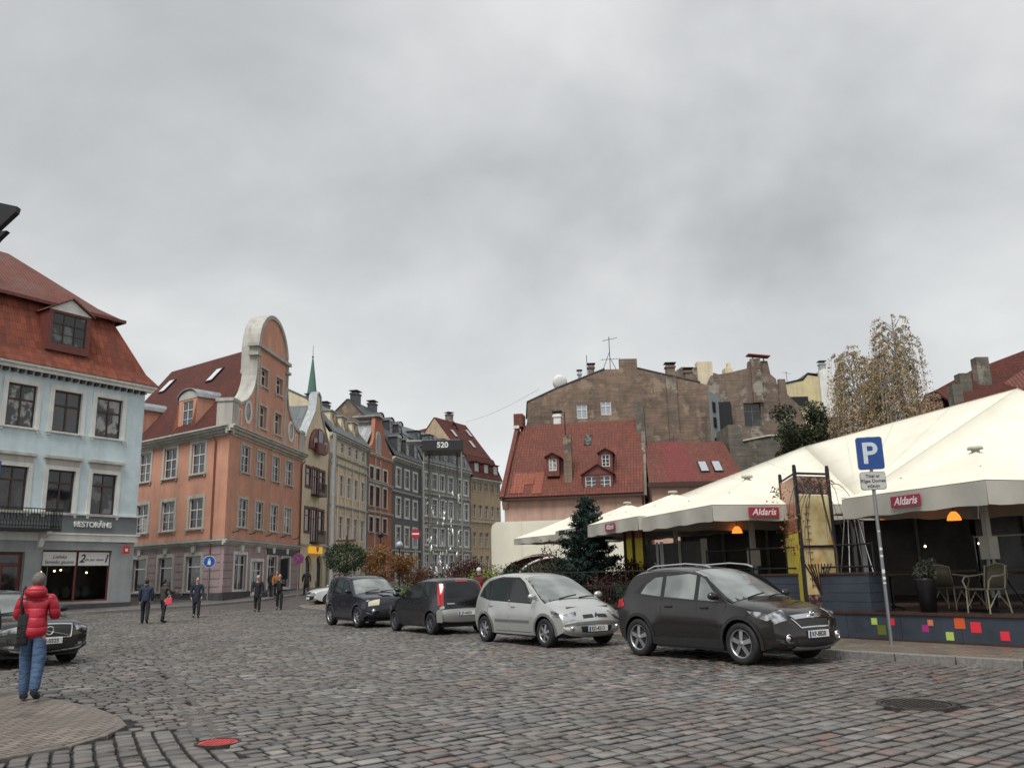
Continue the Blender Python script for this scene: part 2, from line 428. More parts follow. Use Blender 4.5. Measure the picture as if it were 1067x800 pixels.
KERB = [(18, 1.0), (13, 7.0), (7.64, 13.58), (5.72, 15.94), (2.8, 20.9), (-.3, 26.4), (-3.6, 32.2), (-8.6, 40.5), (-10.7, 44), (-11.3, 45.6), (-11.2, 47), (-10.3, 50)]
BULB = [(-6.6, 5.2), (-5.6, 7.2), (-4.85, 8.4), (-4.45, 9.0), (-4.36, 9.6), (-4.42, 10.2), (-4.8, 10.85), (-5.55, 11.75), (-6.4, 12.55), (-8.1, 14.0), (-13, 17.6), (-17, 20.6)]
def inter(pl, y):
    for (x0, y0), (x1, y1) in zip(pl, pl[1:]):
        if min(y0, y1) <= y <= max(y0, y1) and y0 != y1: return x0+(x1-x0)*(y-y0)/(y1-y0)
    return None
SEAM = [(-1.2, 5.0), (-2.32, 7.84), (-3.24, 9.44), (-4.33, 11.77), (-5.64, 14.61), (-6.86, 16.79), (-9.93, 21.92), (-13.5, 30)]
def setts():
    V = []; Fc = []; T = []; cnt = 0
    MH = [(4.55, 10.4, .42), (-3.0, 9.03, .2)]
    ysk = np.array([p[1] for p in KERB]); xk = np.array([p[0] for p in KERB])
    def kx(y): return np.interp(y, ysk, xk)
    ysm = np.array([p[1] for p in SEAM]); xsm = np.array([p[0] for p in SEAM])
    bp = BULB; by = np.array([p[1] for p in bp]); bx = np.array([p[0] for p in bp])
    def region(dirang, rowh, side, wob):
        nonlocal cnt
        ca, sa = math.cos(dirang), math.sin(dirang)
        u0, u1, v0, v1 = -52, 52, -34, 58
        v = v0
        while v < v1:
            h = rowh*random.uniform(.93, 1.07); u = u0+random.random()*.3
            n = int((u1-u0)/.19)
            ws = np.clip(RNG.normal(.235, .05, n), .14, .36); us = u0+np.cumsum(ws)-ws[0]*random.random()
            um = us-ws/2; vm = np.full(n, v+h/2)+wob*np.sin(um*.35+v*.1)+wob*.5*np.sin(um*.9+v*.23)
            x = um*ca-vm*sa; y = um*sa+vm*ca
            ok = (y > 5.2) & (y < 45.5) & (np.abs(x) < .62*y+2.2)
            ok &= x < kx(y)-.08
            xs = np.interp(y, ysm, xsm)
            ok &= (x > xs) if side == 0 else (x <= xs)
            if side == 1: ok &= (y > 9.95)
            if side == 2: ok &= (y <= 9.95)
            if side >= 1:
                xb = np.interp(y, by, bx); ok &= ((x > xb+.06) | (y > 20)) & (x > -30.5)
            for mx_, my_, mr in MH: ok &= ((x-mx_)**2+(y-my_)**2) > (mr+.02)**2
            for i in np.nonzero(ok)[0]:
                w_ = ws[i]/2-.007; hh = h/2-(.022 if side < 2 else .013)
                tz = random.gauss(0, .005)+gz(y[i]); j = lambda s: random.uniform(-s, s)
                tiltx, tilty = random.gauss(0, .012), random.gauss(0, .016)
                slope = wob*.35*math.cos(um[i]*.35+v*.1)+wob*.45*math.cos(um[i]*.9+v*.23)
                base = len(V); cs_ = [(-w_, -hh), (w_, -hh), (w_, hh), (-w_, hh)]
                out = []
                for (a_, b_) in cs_: out.append((a_+j(.010), b_+j(.008)))
                for ring, (k_, z_) in enumerate(((1.0, -.045+gz(y[i])), (.985, -.012+gz(y[i])), (.80, tz))):
                    for (a_, b_) in out:
                        a2 = a_*k_ if ring < 2 else a_-math.copysign(.016, a_); b2 = b_*k_ if ring < 2 else b_-math.copysign(.014, b_)
                        uu = um[i]+a2; vv = vm[i]+b2+slope*a2
                        zt = z_+(a2*tiltx+b2*tilty if ring else 0)
                        V.append((uu*ca-vv*sa, uu*sa+vv*ca, zt))
                # crowned centre
                V.append((um[i]*ca-vm[i]*sa, um[i]*sa+vm[i]*ca, tz+.004))
                for r_ in (0, 4):
                    for q in range(4): Fc.append((base+r_+q, base+r_+(q+1) % 4, base+r_+4+(q+1) % 4, base+r_+4+q))
                for q in range(4): Fc.append((base+8+q, base+8+(q+1) % 4, base+12))
                x_, y_ = x[i], y[i]
                red = .5+.5*math.sin(x_*.5+1.3)*math.sin(y_*.37+.6)
                c_ = random.random()
                if c_ > .80+.12*(1-red) and x_ > -1: tone = random.uniform(.80, .93)
                elif c_ < .04: tone = random.uniform(.93, 1)
                else: tone = min(.78, max(0, random.gauss(.38, .2)))
                T.append((tone, random.random()))
            v += h
    region(math.radians(38), .205, 0, .05)
    region(math.radians(34), .19, 1, .08)
    region(math.radians(120), .19, 2, .10)
    me = bpy.data.meshes.new('sett_paving')
    V = np.array(V, dtype=np.float32); me.vertices.add(len(V)); me.vertices.foreach_set('co', V.ravel())
    lens = np.array([len(f_) for f_ in Fc]); li = np.concatenate([np.array(f_) for f_ in Fc])
    me.loops.add(len(li)); me.loops.foreach_set('vertex_index', li); me.polygons.add(len(Fc))
    st = np.concatenate([[0], np.cumsum(lens)[:-1]]); me.polygons.foreach_set('loop_start', st)
    me.update(calc_edges=True)
    me.polygons.foreach_set('use_smooth', np.ones(len(Fc), bool))
    ca_ = me.color_attributes.new('tone', 'FLOAT_COLOR', 'POINT')
    T = np.array(T, dtype=np.float32); arr = np.repeat(np.concatenate([T, np.zeros((len(T), 1)), np.ones((len(T), 1))], 1), 13, axis=0); arr = arr.reshape(-1, 13, 4); arr[:, :8, 2] = 1; arr = arr.reshape(-1, 4)
    ca_.data.foreach_set('color', arr.astype(np.float32).ravel())
    me.materials.append(sett_mat())
    o = bpy.data.objects.new('sett_paving', me); COL.objects.link(o); structure(o)
    print('setts', len(T))
setts()

# pavements with kerbs
def paver(name, c, bw=.21, bh=.105, rot=0, rough=.5):
    t = NT(name); br = t.n('ShaderNodeTexBrick'); mp = t.n('ShaderNodeMapping'); mp.inputs['Rotation'].default_value = (0, 0, rot); tc_ = t.n('ShaderNodeTexCoord')
    t.l(tc_.outputs['Object'], mp.inputs[0]); t.l(mp.outputs[0], br.inputs['Vector'])
    for k, v in (('Scale', 1.), ('Brick Width', bw), ('Row Height', bh), ('Mortar Size', .013), ('Bias', 0.)): br.inputs[k].default_value = v
    br.inputs['Color1'].default_value = (*sc(c, .72), 1); br.inputs['Color2'].default_value = (*sc(c, 1.25), 1); br.inputs['Mortar'].default_value = (*sc(c, .22), 1)
    a = t.mix(t.ramp(t.noise(.8, 6), [(.4, 0.), (.7, .6)]), br.outputs[0], sc(c, .6))
    t.color(a); t.l(t.ramp(t.noise(1.5, 4), [(.3, .3), (.7, .65)]), t.b.inputs['Roughness']); t.bump(br.outputs['Fac'], -.5, .01); return t.m
pav_r = paver('tan_paving', (.20, .165, .13), rot=math.radians(37)); pav_l = paver('brown_paving', (.19, .16, .13), rot=math.radians(-60)); slab_m = paver('slab_paving', (.13, .125, .12), .6, .6)
kerb_m = plain('kerb_granite', (.19, .178, .165), .5, var=.3, ns=20, bump=.4, bs=60)
bulb_m = plain('worn_kerb', (.13, .112, .095), .6, var=.35, ns=9, bump=.4, bs=50)
def offset_line(pl, d):
    out = []
    for i, p in enumerate(pl):
        a = Vector(pl[max(i-1, 0)]); b = Vector(pl[min(i+1, len(pl)-1)]); t = (b-a).normalized(); out.append((p[0]-t.y*d, p[1]+t.x*d))
    return out
def resample(pl, st):
    out = [pl[0]]
    for a, b in zip(pl, pl[1:]):
        L = math.dist(a, b); n = max(1, int(L/st))
        out += [(a[0]+(b[0]-a[0])*i/n, a[1]+(b[1]-a[1])*i/n) for i in range(1, n+1)]
    return out
def kerb(name, pl, side, w_=.17, top=.13):
    mb = MB(); pts = resample(pl, .95); inn = offset_line(pts, w_*side)
    for i in range(len(pts)-1):
        a, b = pts[i], pts[i+1]; c, d = inn[i+1], inn[i]
        g = .012; t = (Vector(b)-Vector(a)).normalized()*g
        q = [Vector(a)+t, Vector(b)-t, Vector(c)-t, Vector(d)+t]
        zt = top+random.uniform(-.006, .006)
        lo = [(p.x, p.y, gz(p.y)-.05) for p in q]; hi = [(p.x, p.y, gz(p.y)+zt) for p in q]
        mb.add(lo+hi, [(4, 5, 6, 7), (0, 1, 5, 4), (1, 2, 6, 5), (2, 3, 7, 6), (3, 0, 4, 7)])
    o = mb.build(name, kerb_m if top > .05 else bulb_m, bevel=.012); return structure(o)
kerb('kerb', KERB, -1); kerb('kerb', BULB, 1, .10, .022)
kin = offset_line(KERB, -.17); bin_ = offset_line(BULB, .10)
structure(sheet('pavement', kin+[(-8, 80), (14, 80), (40, 30), (40, -5), (18, -5)], .125, pav_r, 4, .15))
structure(sheet('pavement', bin_+[(-24, 14), (-20, 2), (-10, 2)], .02, pav_l, 4, .15))
LK = [(-60, 24), (-27, 40.2), (-21.6, 44.2), (-18.2, 49.2), (-16.0, 55.8), (-14.9, 62), (-14.5, 69), (-13.2, 82), (-11.2, 97), (-8.5, 107), (-3.2, 120), (8, 135)]
kerb('kerb', LK, 1)
structure(sheet('pavement', offset_line(LK, .17)+[(8, 160), (-60, 160)], .125, slab_m, 4, .15))
# flush band of long stones along the course change
sm = MB(); sp = resample(SEAM[2:6], .42)
for k_ in (-.10, .10):
    o_ = offset_line(sp, k_)
    for i in range(len(o_)-1):
        a, b = Vector(o_[i]), Vector(o_[i+1]); t = (b-a).normalized(); n_ = Vector((-t.y, t.x))*.04; a = a+t*.02; b = b-t*.02
        q = [a-n_, b-n_, b+n_, a+n_]; sm.add([(p.x, p.y, -.03) for p in q]+[(p.x, p.y, .006) for p in q], [(4, 5, 6, 7), (0, 1, 5, 4), (1, 2, 6, 5), (2, 3, 7, 6), (3, 0, 4, 7)])
structure(sm.build('paving_strip', plain('strip_stone', (.075, .07, .066), .45, var=.3), bevel=.01))
# manhole covers
def manhole(x, y, r, col, label, rust):
    t = thing('manhole_cover', label, 'manhole cover', (x, y, 0))
    mb = MB(); mb.lathe([(0, .012), (r*.9, .012), (r*.92, .004), (r*.9, -.03)], n=36, smooth=False)
    for i in range(-5, 6):
        for j in range(-5, 6):
            a, b = i*r*.16, j*r*.16
            if a*a+b*b < (r*.8)**2: mb.box(a-r*.05, a+r*.05, b-r*.05, b+r*.05, .011, .02)
    mb.build('cover', col, t)
    MB().lathe([(r*.94, -.03), (r*.94, .018), (r*1.06, .018), (r*1.08, -.03)], n=36, smooth=False).build('ring', rust, t)
iron = plain('cast_iron', (.045, .036, .033), .5, .4, var=.4, ns=12)
manhole(4.55, 10.4, .40, iron, 'round cast iron manhole cover in the setts on the right', iron)
manhole(-3.0, 9.03, .21, plain('red_cover', (.42, .06, .06), .6, var=.3, ns=15), 'small manhole cover painted faded red in the near setts', iron)
# ------------------------------------------------------------------ building kit
# local frame of a facade: x along the wall, -y out to the street, z up
class Plan:
    def __init__(s, a, b, s0=0, s1=None):
        a = Vector((*a, 0)); b = Vector((*b, 0)); d = (b-a).normalized(); s.o = a+d*s0
        s.L = ((b-a).length if s1 is None else s1)-s0; s.rz = math.atan2(d.y, d.x)
def wall_grid(mb, x0, x1, z0, z1, holes, mat, y=0, depth=.22, rev=None):
    xs = sorted({x0, x1, *[h[0] for h in holes], *[h[2] for h in holes]}); zs = sorted({z0, z1, *[h[1] for h in holes], *[h[3] for h in holes]})
    xs = [x for x in xs if x0 <= x <= x1]; zs = [z for z in zs if z0 <= z <= z1]
    mb.mat(mat)
    for a, b in zip(xs, xs[1:]):
        for c, d in zip(zs, zs[1:]):
            mx_, mz = (a+b)/2, (c+d)/2
            if any(h[0] < mx_ < h[2] and h[1] < mz < h[3] for h in holes): continue
            mb.poly([(a, y, c), (b, y, c), (b, y, d), (a, y, d)])
    if rev: mb.mat(rev)
    for h in holes:
        a, c, b, d = h[:4]; Y = y+depth
        mb.poly([(a, y, c), (a, Y, c), (a, Y, d), (a, y, d)]); mb.poly([(b, y, c), (b, y, d), (b, Y, d), (b, Y, c)])
        mb.poly([(a, y, c), (b, y, c), (b, Y, c), (a, Y, c)]); mb.poly([(a, y, d), (a, Y, d), (b, Y, d), (b, y, d)])
    mb.mat(mat)
def spandrel(mb, h, mat, y=0.001, depth=.2, rise=None):
    a, c, b, d = h[:4]; r = (b-a)/2; rise = rise or r; mb.mat(mat)
    for sgn in (-1, 1):
        cx = (a+b)/2; pts = [(cx+sgn*r, d)]
        for k in range(9):
            t = PI/2*k/8; pts.append((cx+sgn*r*math.cos(t), d-rise+rise*math.sin(t)))
        mb.prism(pts, 'y', y, y+depth)
def window(p, h, frame=None, pane=None, nx=2, split=.33, y=.12, fw=.07, surround=None, tw=.14, proud=.05, sill=None, arch=False, hood=None, label=None, bars=0, lintel=True):
    """frame in the hole h; children pane, surround, sill, hood"""
    x0, z0, x1, z1 = h[:4]; frame = frame or M['white_paint']; pane = pane or M['pane_curtain']
    if pane is M['pane_curtain']: pane = random.choice([pane, pane, M['pane_b'], M['pane_c'], M['pane_d']])
    elif pane is M['pane_dark']: pane = random.choice([pane, pane, M['pane_c'], M['pane_d'], M['pane_curtain']])
    mb = MB(); f = fw; ya, yb = y, y+.07
    mb.box(x0, x0+f, ya, yb, z0, z1); mb.box(x1-f, x1, ya, yb, z0, z1); mb.box(x0+f, x1-f, ya, yb, z0, z0+f); mb.box(x0+f, x1-f, ya, yb, z1-f, z1)
    zt = z1-(z1-z0)*split if split else z1-f
    if split: mb.box(x0+f, x1-f, ya-.01, yb-.01, zt-f*.5, zt+f*.5)
    for i in range(1, nx):
        xm = x0+(x1-x0)*i/nx; mb.box(xm-f*.5, xm+f*.5, ya-.005, yb-.005, z0+f, zt-f*.5)
        if split: mb.box(xm-f*.35, xm+f*.35, ya+.004, yb-.02, zt+f*.5, z1-f)
    for i in range(1, bars+1):
        zb = z0+(zt-z0)*i/(bars+1); mb.box(x0+f, x1-f, ya+.01, yb-.02, zb-.015, zb+.015)
    o = mb.build('window', frame, p)
    if label: o['label'] = label
    MB().box(x0+.01, x1-.01, yb-.03, yb-.012, z0+.01, z1-.01).build('pane', pane, o)
    if surround:
        mb = MB(); g = .012
        if arch:
            r = (x1-x0)/2; cx = (x0+x1)/2; n = 10; zc = z1-r
            for sx_ in (x0, x1):
                s_ = -1 if sx_ == x0 else 1; mb.box(sx_-(tw if s_ < 0 else 0), sx_+(tw if s_ > 0 else 0), -proud, g, z0, zc)
            for k in range(n):
                t0, t1 = PI*k/n, PI*(k+1)/n
                mb.prism([(cx+r*math.cos(t0), zc+r*math.sin(t0)), (cx+(r+tw)*math.cos(t0), zc+(r+tw)*math.sin(t0)), (cx+(r+tw)*math.cos(t1), zc+(r+tw)*math.sin(t1)), (cx+r*math.cos(t1), zc+r*math.sin(t1))], 'y', -proud, g)
        else:
            mb.box(x0-tw, x0, -proud, g, z0, z1+tw); mb.box(x1, x1+tw, -proud, g, z0, z1+tw); mb.box(x0, x1, -proud, g, z1, z1+tw)
            if not sill: mb.box(x0-tw, x1+tw, -proud, g, z0-tw, z0)
        mb.build('surround', surround, o)
    if sill:
        mb = MB(); e = tw if surround else .06; mb.box(x0-e-.05, x1+e+.05, -proud-.09, .03, z0-.10, z0-.002)
        if surround: 
            for sx_ in (x0-e+.02, x1+e-.16): mb.box(sx_, sx_+.14, -proud-.05, .01, z0-.24, z0-.102)
        mb.build('sill', sill, o)
    if hood:
        mb = MB(); e = tw+.12; mb.box(x0-tw+.02, x1+tw-.02, -.03, .012, z1+tw+.002, z1+tw+.36); mb.box(x0-e, x1+e, -.2, .012, z1+tw+.36, z1+tw+.48); mb.box(x0-e+.05, x1+e-.05, -.13, .012, z1+tw+.48, z1+tw+.53)
        mb.build('hood', hood, o)
    return o
def cornice(mb, x0, x1, z, steps, y=0, both=0):
    """steps: list of (height, projection) from the bottom up"""
    for hgt, pr in steps: mb.box(x0-pr*both, x1+pr*both, y-pr, y+.02, z, z+hgt); z += hgt
def roof_prof(mb, prof, x0, x1, th=.14):
    for (ya, za), (yb, zb) in zip(prof, prof[1:]):
        d = Vector((0, yb-ya, zb-za)).normalized(); n = Vector((0, -d.z, d.y))*th if d.y >= 0 else Vector((0, -d.z, d.y))*th
        mb.slab([(x0, ya, za), (x1, ya, za), (x1, yb, zb), (x0, yb, zb)], n)
def body(mb, L, z0, z1, D, mat, gable=None):
    """side and back walls; gable = profile of points (y,z) closing the side walls above z1"""
    mb.mat(mat)
    pr = [(0, z0), (0, z1)]+(gable or [])+[(D, z1), (D, z0)]
    for x in (0, L): mb.poly([(x, a, b) for a, b in pr])
    mb.poly([(0, D, z0), (L, D, z0), (L, D, z1), (0, D, z1)])
def chimney(p, x, y, z0, z1, wx=.7, wy=.55, mat=None, cap=True, label=None):
    mb = MB().mat(mat or M['brick_ruin']); mb.box(x-wx/2, x+wx/2, y-wy/2, y+wy/2, z0, z1)
    if cap: mb.box(x-wx/2-.08, x+wx/2+.08, y-wy/2-.08, y+wy/2+.08, z1-.25, z1-.1); mb.mat(M['black']); mb.box(x-wx/2-.12, x+wx/2+.12, y-wy/2-.12, y+wy/2+.12, z1+.18, z1+.26); [mb.box(x+a*wx*.4-.03, x+a*wx*.4+.03, y-.03, y+.03, z1, z1+.18) for a in (-1, 1)]
    o = mb.build('chimney', None, p)
    if label: o['label'] = label
    return o
def dormer(p, x, w_, z0, z1, yf, slope_y, wallm, roofm, frame=None, pane=None, style='gable', cheek=None, nx=2, pm=.16, trim=None, bars=1, split=.35):
    """dormer with its front at y=yf reaching back to slope_y(z)"""
    mb = MB().mat(cheek or wallm); x0, x1 = x-w_/2, x+w_/2; h = (x0+pm, z0+.12, x1-pm, z1-.12)
    wall_grid(mb, x0, x1, z0-.3, z1, [h], wallm, y=yf, depth=.1)
    mb.mat(cheek or wallm)
    for xx in (x0, x1): mb.slab([(xx, yf+.001, z0-.3), (xx, yf+.001, z1), (xx, slope_y(z1)+.1, z1), (xx, slope_y(z0-.3)+.1, z0-.3)], (-.03 if xx == x1 else .03, 0, 0))
    o = mb.build('dormer', None, p)
    wb = window(o, h, frame or M['white_paint'], pane or M['pane_curtain'], nx=nx, split=split, y=yf+.04, fw=.05, bars=bars) 
    wb.children[0].parent = o; 
    r = MB().mat(roofm); ov = .13
    if style == 'gable':
        pk = z1+w_*.32
        for sg in (-1, 1):
            xe = x+sg*(w_/2+ov); ze = z1-.03
            r.slab([(xe, yf-.2, ze), (x, yf-.2, pk), (x, slope_y(pk)+.3, pk), (xe, slope_y(ze)+.2, ze)], (0, 0, .08))
        t_ = MB().mat(trim or wallm); t_.prism([(x0, z1), (x1, z1), (x, pk-.02)], 'y', yf-.03, yf+.06); t_.build('pediment', None, o)
    elif style == 'flat':
        r.box(x0-ov, x1+ov, yf-.18, slope_y(z1)+.3, z1+.002, z1+.1)
    else:
        n = 8
        for k in range(n):
            a0, a1 = PI*k/n, PI*(k+1)/n; R_ = w_/2+ov
            r.slab([(x+R_*math.cos(a0), yf-.15, z1+R_*.55*math.sin(a0)), (x+R_*math.cos(a1), yf-.15, z1+R_*.55*math.sin(a1)), (x+R_*math.cos(a1), slope_y(z1)+.6, z1+R_*.55*math.sin(a1)), (x+R_*math.cos(a0), slope_y(z1)+.6, z1+R_*.55*math.sin(a0))], (0, 0, .06))
        t_ = MB().mat(trim or wallm); t_.prism([(x+w_/2*math.cos(PI*k/n), z1+w_/2*.55*math.sin(PI*k/n)) for k in range(n+1)], 'y', yf-.03, yf+.06); t_.build('pediment', None, o)
    r.build('dormer_roof', None, o)
    return o
def pipe(p, x, z0, z1, y=-.1, mat=None, r=.06, name='downpipe'):
    return MB().tube([(x, y, z0), (x, y, z1-.3), (x, y-.25, z1)], r, 8).build(name, mat or M['metal_grey'], p)

# ------------------------------------------------------------------ pale blue corner house (left)
P = Plan((-26.5, 43.4), (-22.3, 50), -7.5, 8.15); X0 = 7.5
H = thing('restaurant_house', 'pale blue three storey house with orange tiled mansard roof and RESTORĀNS lettering', 'house', (P.o.x, P.o.y, 0), P.rz)
L = P.L; D = 12
up = [(X0+a, 9.82, X0+b, 12.1) for a, b in ((-4.6, -3.06), (-2.2, -.66), (.2, 1.72), (2.67, 4.25), (5.14, 6.74))]
mid = [(X0+a, 5.44, X0+b, 7.74) for a, b in ((-4.6, -3.2), (-2.2, -.8), (.2, 1.68), (2.74, 4.25), (5.24, 6.74))]
shop = (X0+2.85, .75, X0+6.8, 3.48); door = (X0-.2, .45, X0+1.95, 3.36)
mb = MB(); wall_grid(mb, 0, L, 5.43, 13.2, up+mid, M['blue_stucco']); body(mb, L, 0, 13.2, D, M['blue_stucco'])
wall_grid(mb, 0, L, 0, 5.43, [shop, door], M['grey_stucco'], depth=.3)
mb.mat(M['plinth']).box(0, X0-.25, -.06, .02, 0, .62); mb.box(X0+2.0, L+.03, -.06, .02, 0, .62)
mb.build('wall', None, H)
mb = MB().mat(M['white_trim']); mb.box(-.02, L+.12, -.14, .02, 5.37, 5.46); mb.box(-.02, L+.10, -.12, .02, 3.95, 4.3); mb.box(-.02, L+.2, -.2, .02, 4.3, 4.38)
mb.build('string_course', None, H)
MB().box(.0, L+.04, -.05, .015, 4.38, 5.37).build('fascia', render_wall('fascia_grey', (.16, .175, .18), .3), H)
mb = MB().mat(M['white_trim'])
cornice(mb, 0, L, 12.72, [(.12, .08), (.2, .35), (.16, .5)], both=.9)
mb.mat(M['metal_dark'])
for i in range(int(L/.42)): mb.box(.15+i*.42, .15+i*.42+.2, -.28, -.06, 12.66, 12.84)
mb.build('cornice', None, H)
for i, h in enumerate(up): window(H, h, M['wood_brown'], M['pane_curtain'], 2, .36, surround=M['white_trim'], sill=M['white_trim'], tw=.26, fw=.09)
for i, h in enumerate(mid): window(H, h, M['wood_brown'], M['pane_dark'], 2, .3, surround=M['white_trim'], tw=.22, hood=M['stone_trim'], fw=.09, sill=M['white_trim'])
# shop front with warm lamps inside
SG = NT('shop_glass'); SG.set(Roughness=.03); SG.b.inputs['Transmission Weight'].default_value = 1.; SG.b.inputs['IOR'].default_value = 1.12; SG.color((.75, .78, .78)); SHOPG = SG.m
def shopfront(p, h, frame, nx, transom, banner=None, y=.2, inside=2.2, warm=None, floor=None):
    x0, z0, x1, z1 = h; mb = MB(); f = .08
    mb.box(x0, x0+f, y-.04, y+.05, z0, z1); mb.box(x1-f, x1, y-.04, y+.05, z0, z1); mb.box(x0+f, x1-f, y-.04, y+.05, z0, z0+f); mb.box(x0+f, x1-f, y-.04, y+.05, z1-f, z1)
    if transom: mb.box(x0+f, x1-f, y-.035, y+.045, transom-.04, transom+.04)
    for i in range(1, nx): xm = x0+(x1-x0)*i/nx; mb.box(xm-.05, xm+.05, y-.03, y+.04, z0+f, z1-f)
    o = mb.build('shop_window', frame, p)
    MB().box(x0+.02, x1-.02, y+.052, y+.062, z0+.02, z1-.02).build('pane', SHOPG, o)
    mb = MB().mat(warm or M['dark_int']); mb.box(x0-.8, x1+.8, y+inside, y+inside+.1, z0-.3, z1+.3); mb.box(x0-.8, x1+.8, y+.15, y+inside, z1+.15, z1+.25); mb.box(x0-.8, x1+.8, y+.15, y+inside, z0-.35, z0-.25)
    mb.box(x0-.85, x0-.8, y+.15, y+inside, z0-.3, z1+.3); mb.box(x1+.8, x1+.85, y+.15, y+inside, z0-.3, z1+.3); mb.build('room', None, o)
    return o
M['dark_int'] = plain('dark_room', (.03, .025, .022), .8, var=.5, ns=2)
M['warm_int'] = plain('warm_room', (.30, .13, .05), .8, var=.6, ns=3)
bulb = emit('lamp_glow', 'ffd9a0', 6); orange_glow = emit('orange_lamp_glow', 'ff8a34', 1.1)
s_ = shopfront(H, shop, M['wood_red'], 2, 2.9)
for bx0, bx1, lines in ((2.95, 4.78, [('Lielisks', .27, .10), ('latviešu gaume', .27, -.17)]), (4.93, 6.72, [])):
    b = MB().box(X0+bx0, X0+bx1, .13, .15, 2.66, 3.38).build('banner', plain('banner_white', (.62, .61, .58), .6, var=.05), s_)
    for tx_, sz, dz in lines: text(tx_, sz, M['black'], s_, (X0+(bx0+bx1)/2, .125, 3.02+dz), ext=.004, shear=.25)
text('2', .62, M['black'], s_, (X0+5.12, .125, 3.02), ext=.004, shear=.3, bold=.01); text('1', .62, M['black'], s_, (X0+6.52, .125, 3.02), ext=.004, shear=.3, bold=.01)
text('visi par vienu', .22, M['black'], s_, (X0+5.82, .125, 2.98), ext=.004, shear=.3)
for lx, lz in ((3.5, 2.35), (4.25, 2.4), (4.6, 2.45), (6.1, 2.3)):
    MB().ball((X0+lx, 1.2, lz), .05).build('lamp', bulb, s_)
furn = MB()
for i in range(6): furn.ball((X0+3.2+i*.6, 1.3, 1.15+.1*(i % 2)), .26, sq=(1, .7, 1.3))
furn.build('indoor_plants', plain('indoor_green', (.03, .035, .02), .8), s_)
MB().box(door[0], door[2], .25, .33, door[1], door[3]).build('door', M['wood_red'], H)
d_ = MB(); d_.box(door[0]+.2, door[0]+.95, .235, .255, 1.3, 2.6); d_.box(door[2]-.95, door[2]-.2, .235, .255, 1.3, 2.6); d_.box(door[0]+.2, door[2]-.2, .235, .255, 2.8, 3.2)
d_.build('door_pane', M['pane_dark'], H)
text('RESTORĀNS', .40, M['white_paint'], H, (X0+5.45, -.10, 4.86), ext=.05, bold=.012)
# red square lamp box and its bracket
mb = MB().mat(plain('red_box', (.5, .03, .03), .4)); mb.box(X0+7.15, X0+7.55, -.5, -.42, 3.28, 3.72); mb.mat(M['metal_dark']); mb.tube([(X0+7.35, .0, 3.9), (X0+7.35, -.46, 3.9), (X0+7.35, -.46, 3.72)], .015, 6)
mb.build('bracket_sign', None, H); MB().box(X0+7.27, X0+7.43, -.515, -.502, 3.42, 3.58).build('sign_mark', M['white_paint'], H)
# balcony
bal = MB().mat(M['metal_dark']); bx0, bx1 = X0-3.4, X0+3.15; yb = -1.05
bal.box(bx0, bx1, yb, -.002, 4.40, 4.52)
for z in (4.62, 5.50): bal.box(bx0, bx1, yb, yb+.04, z, z+.05); bal.box(bx1-.04, bx1, yb, 0, z, z+.05); bal.box(bx0, bx0+.04, yb, 0, z, z+.05)
n = 44
for i in range(n+1):
    x = bx0+.02+(bx1-bx0-.04)*i/n; bal.box(x-.012, x+.012, yb+.008, yb+.032, 4.52, 5.5)
for i in range(22):
    x = bx0+.16+(bx1-bx0-.3)*i/21; pts = [(x+.13*math.cos(t*PI/6), yb+.02, 5.05+.22*math.sin(t*PI/6)) for t in range(13)]; bal.tube(pts, .016, 5, cap=False)
for i in range(8): y = yb+.02+i*.14; bal.box(bx1-.034, bx1-.01, y-.012, y+.012, 4.52, 5.5)
B_ = bal.build('balcony', None, H)
for x in (X0-2.9, X0-.1, X0+2.6): MB().prism([(-1.0, 4.39), (-.001, 4.39), (-.001, 3.55), (-.2, 3.62), (-.35, 4.05), (-.9, 4.25)], 'x', x-.13, x+.13).build('bracket', M['white_trim'], B_)
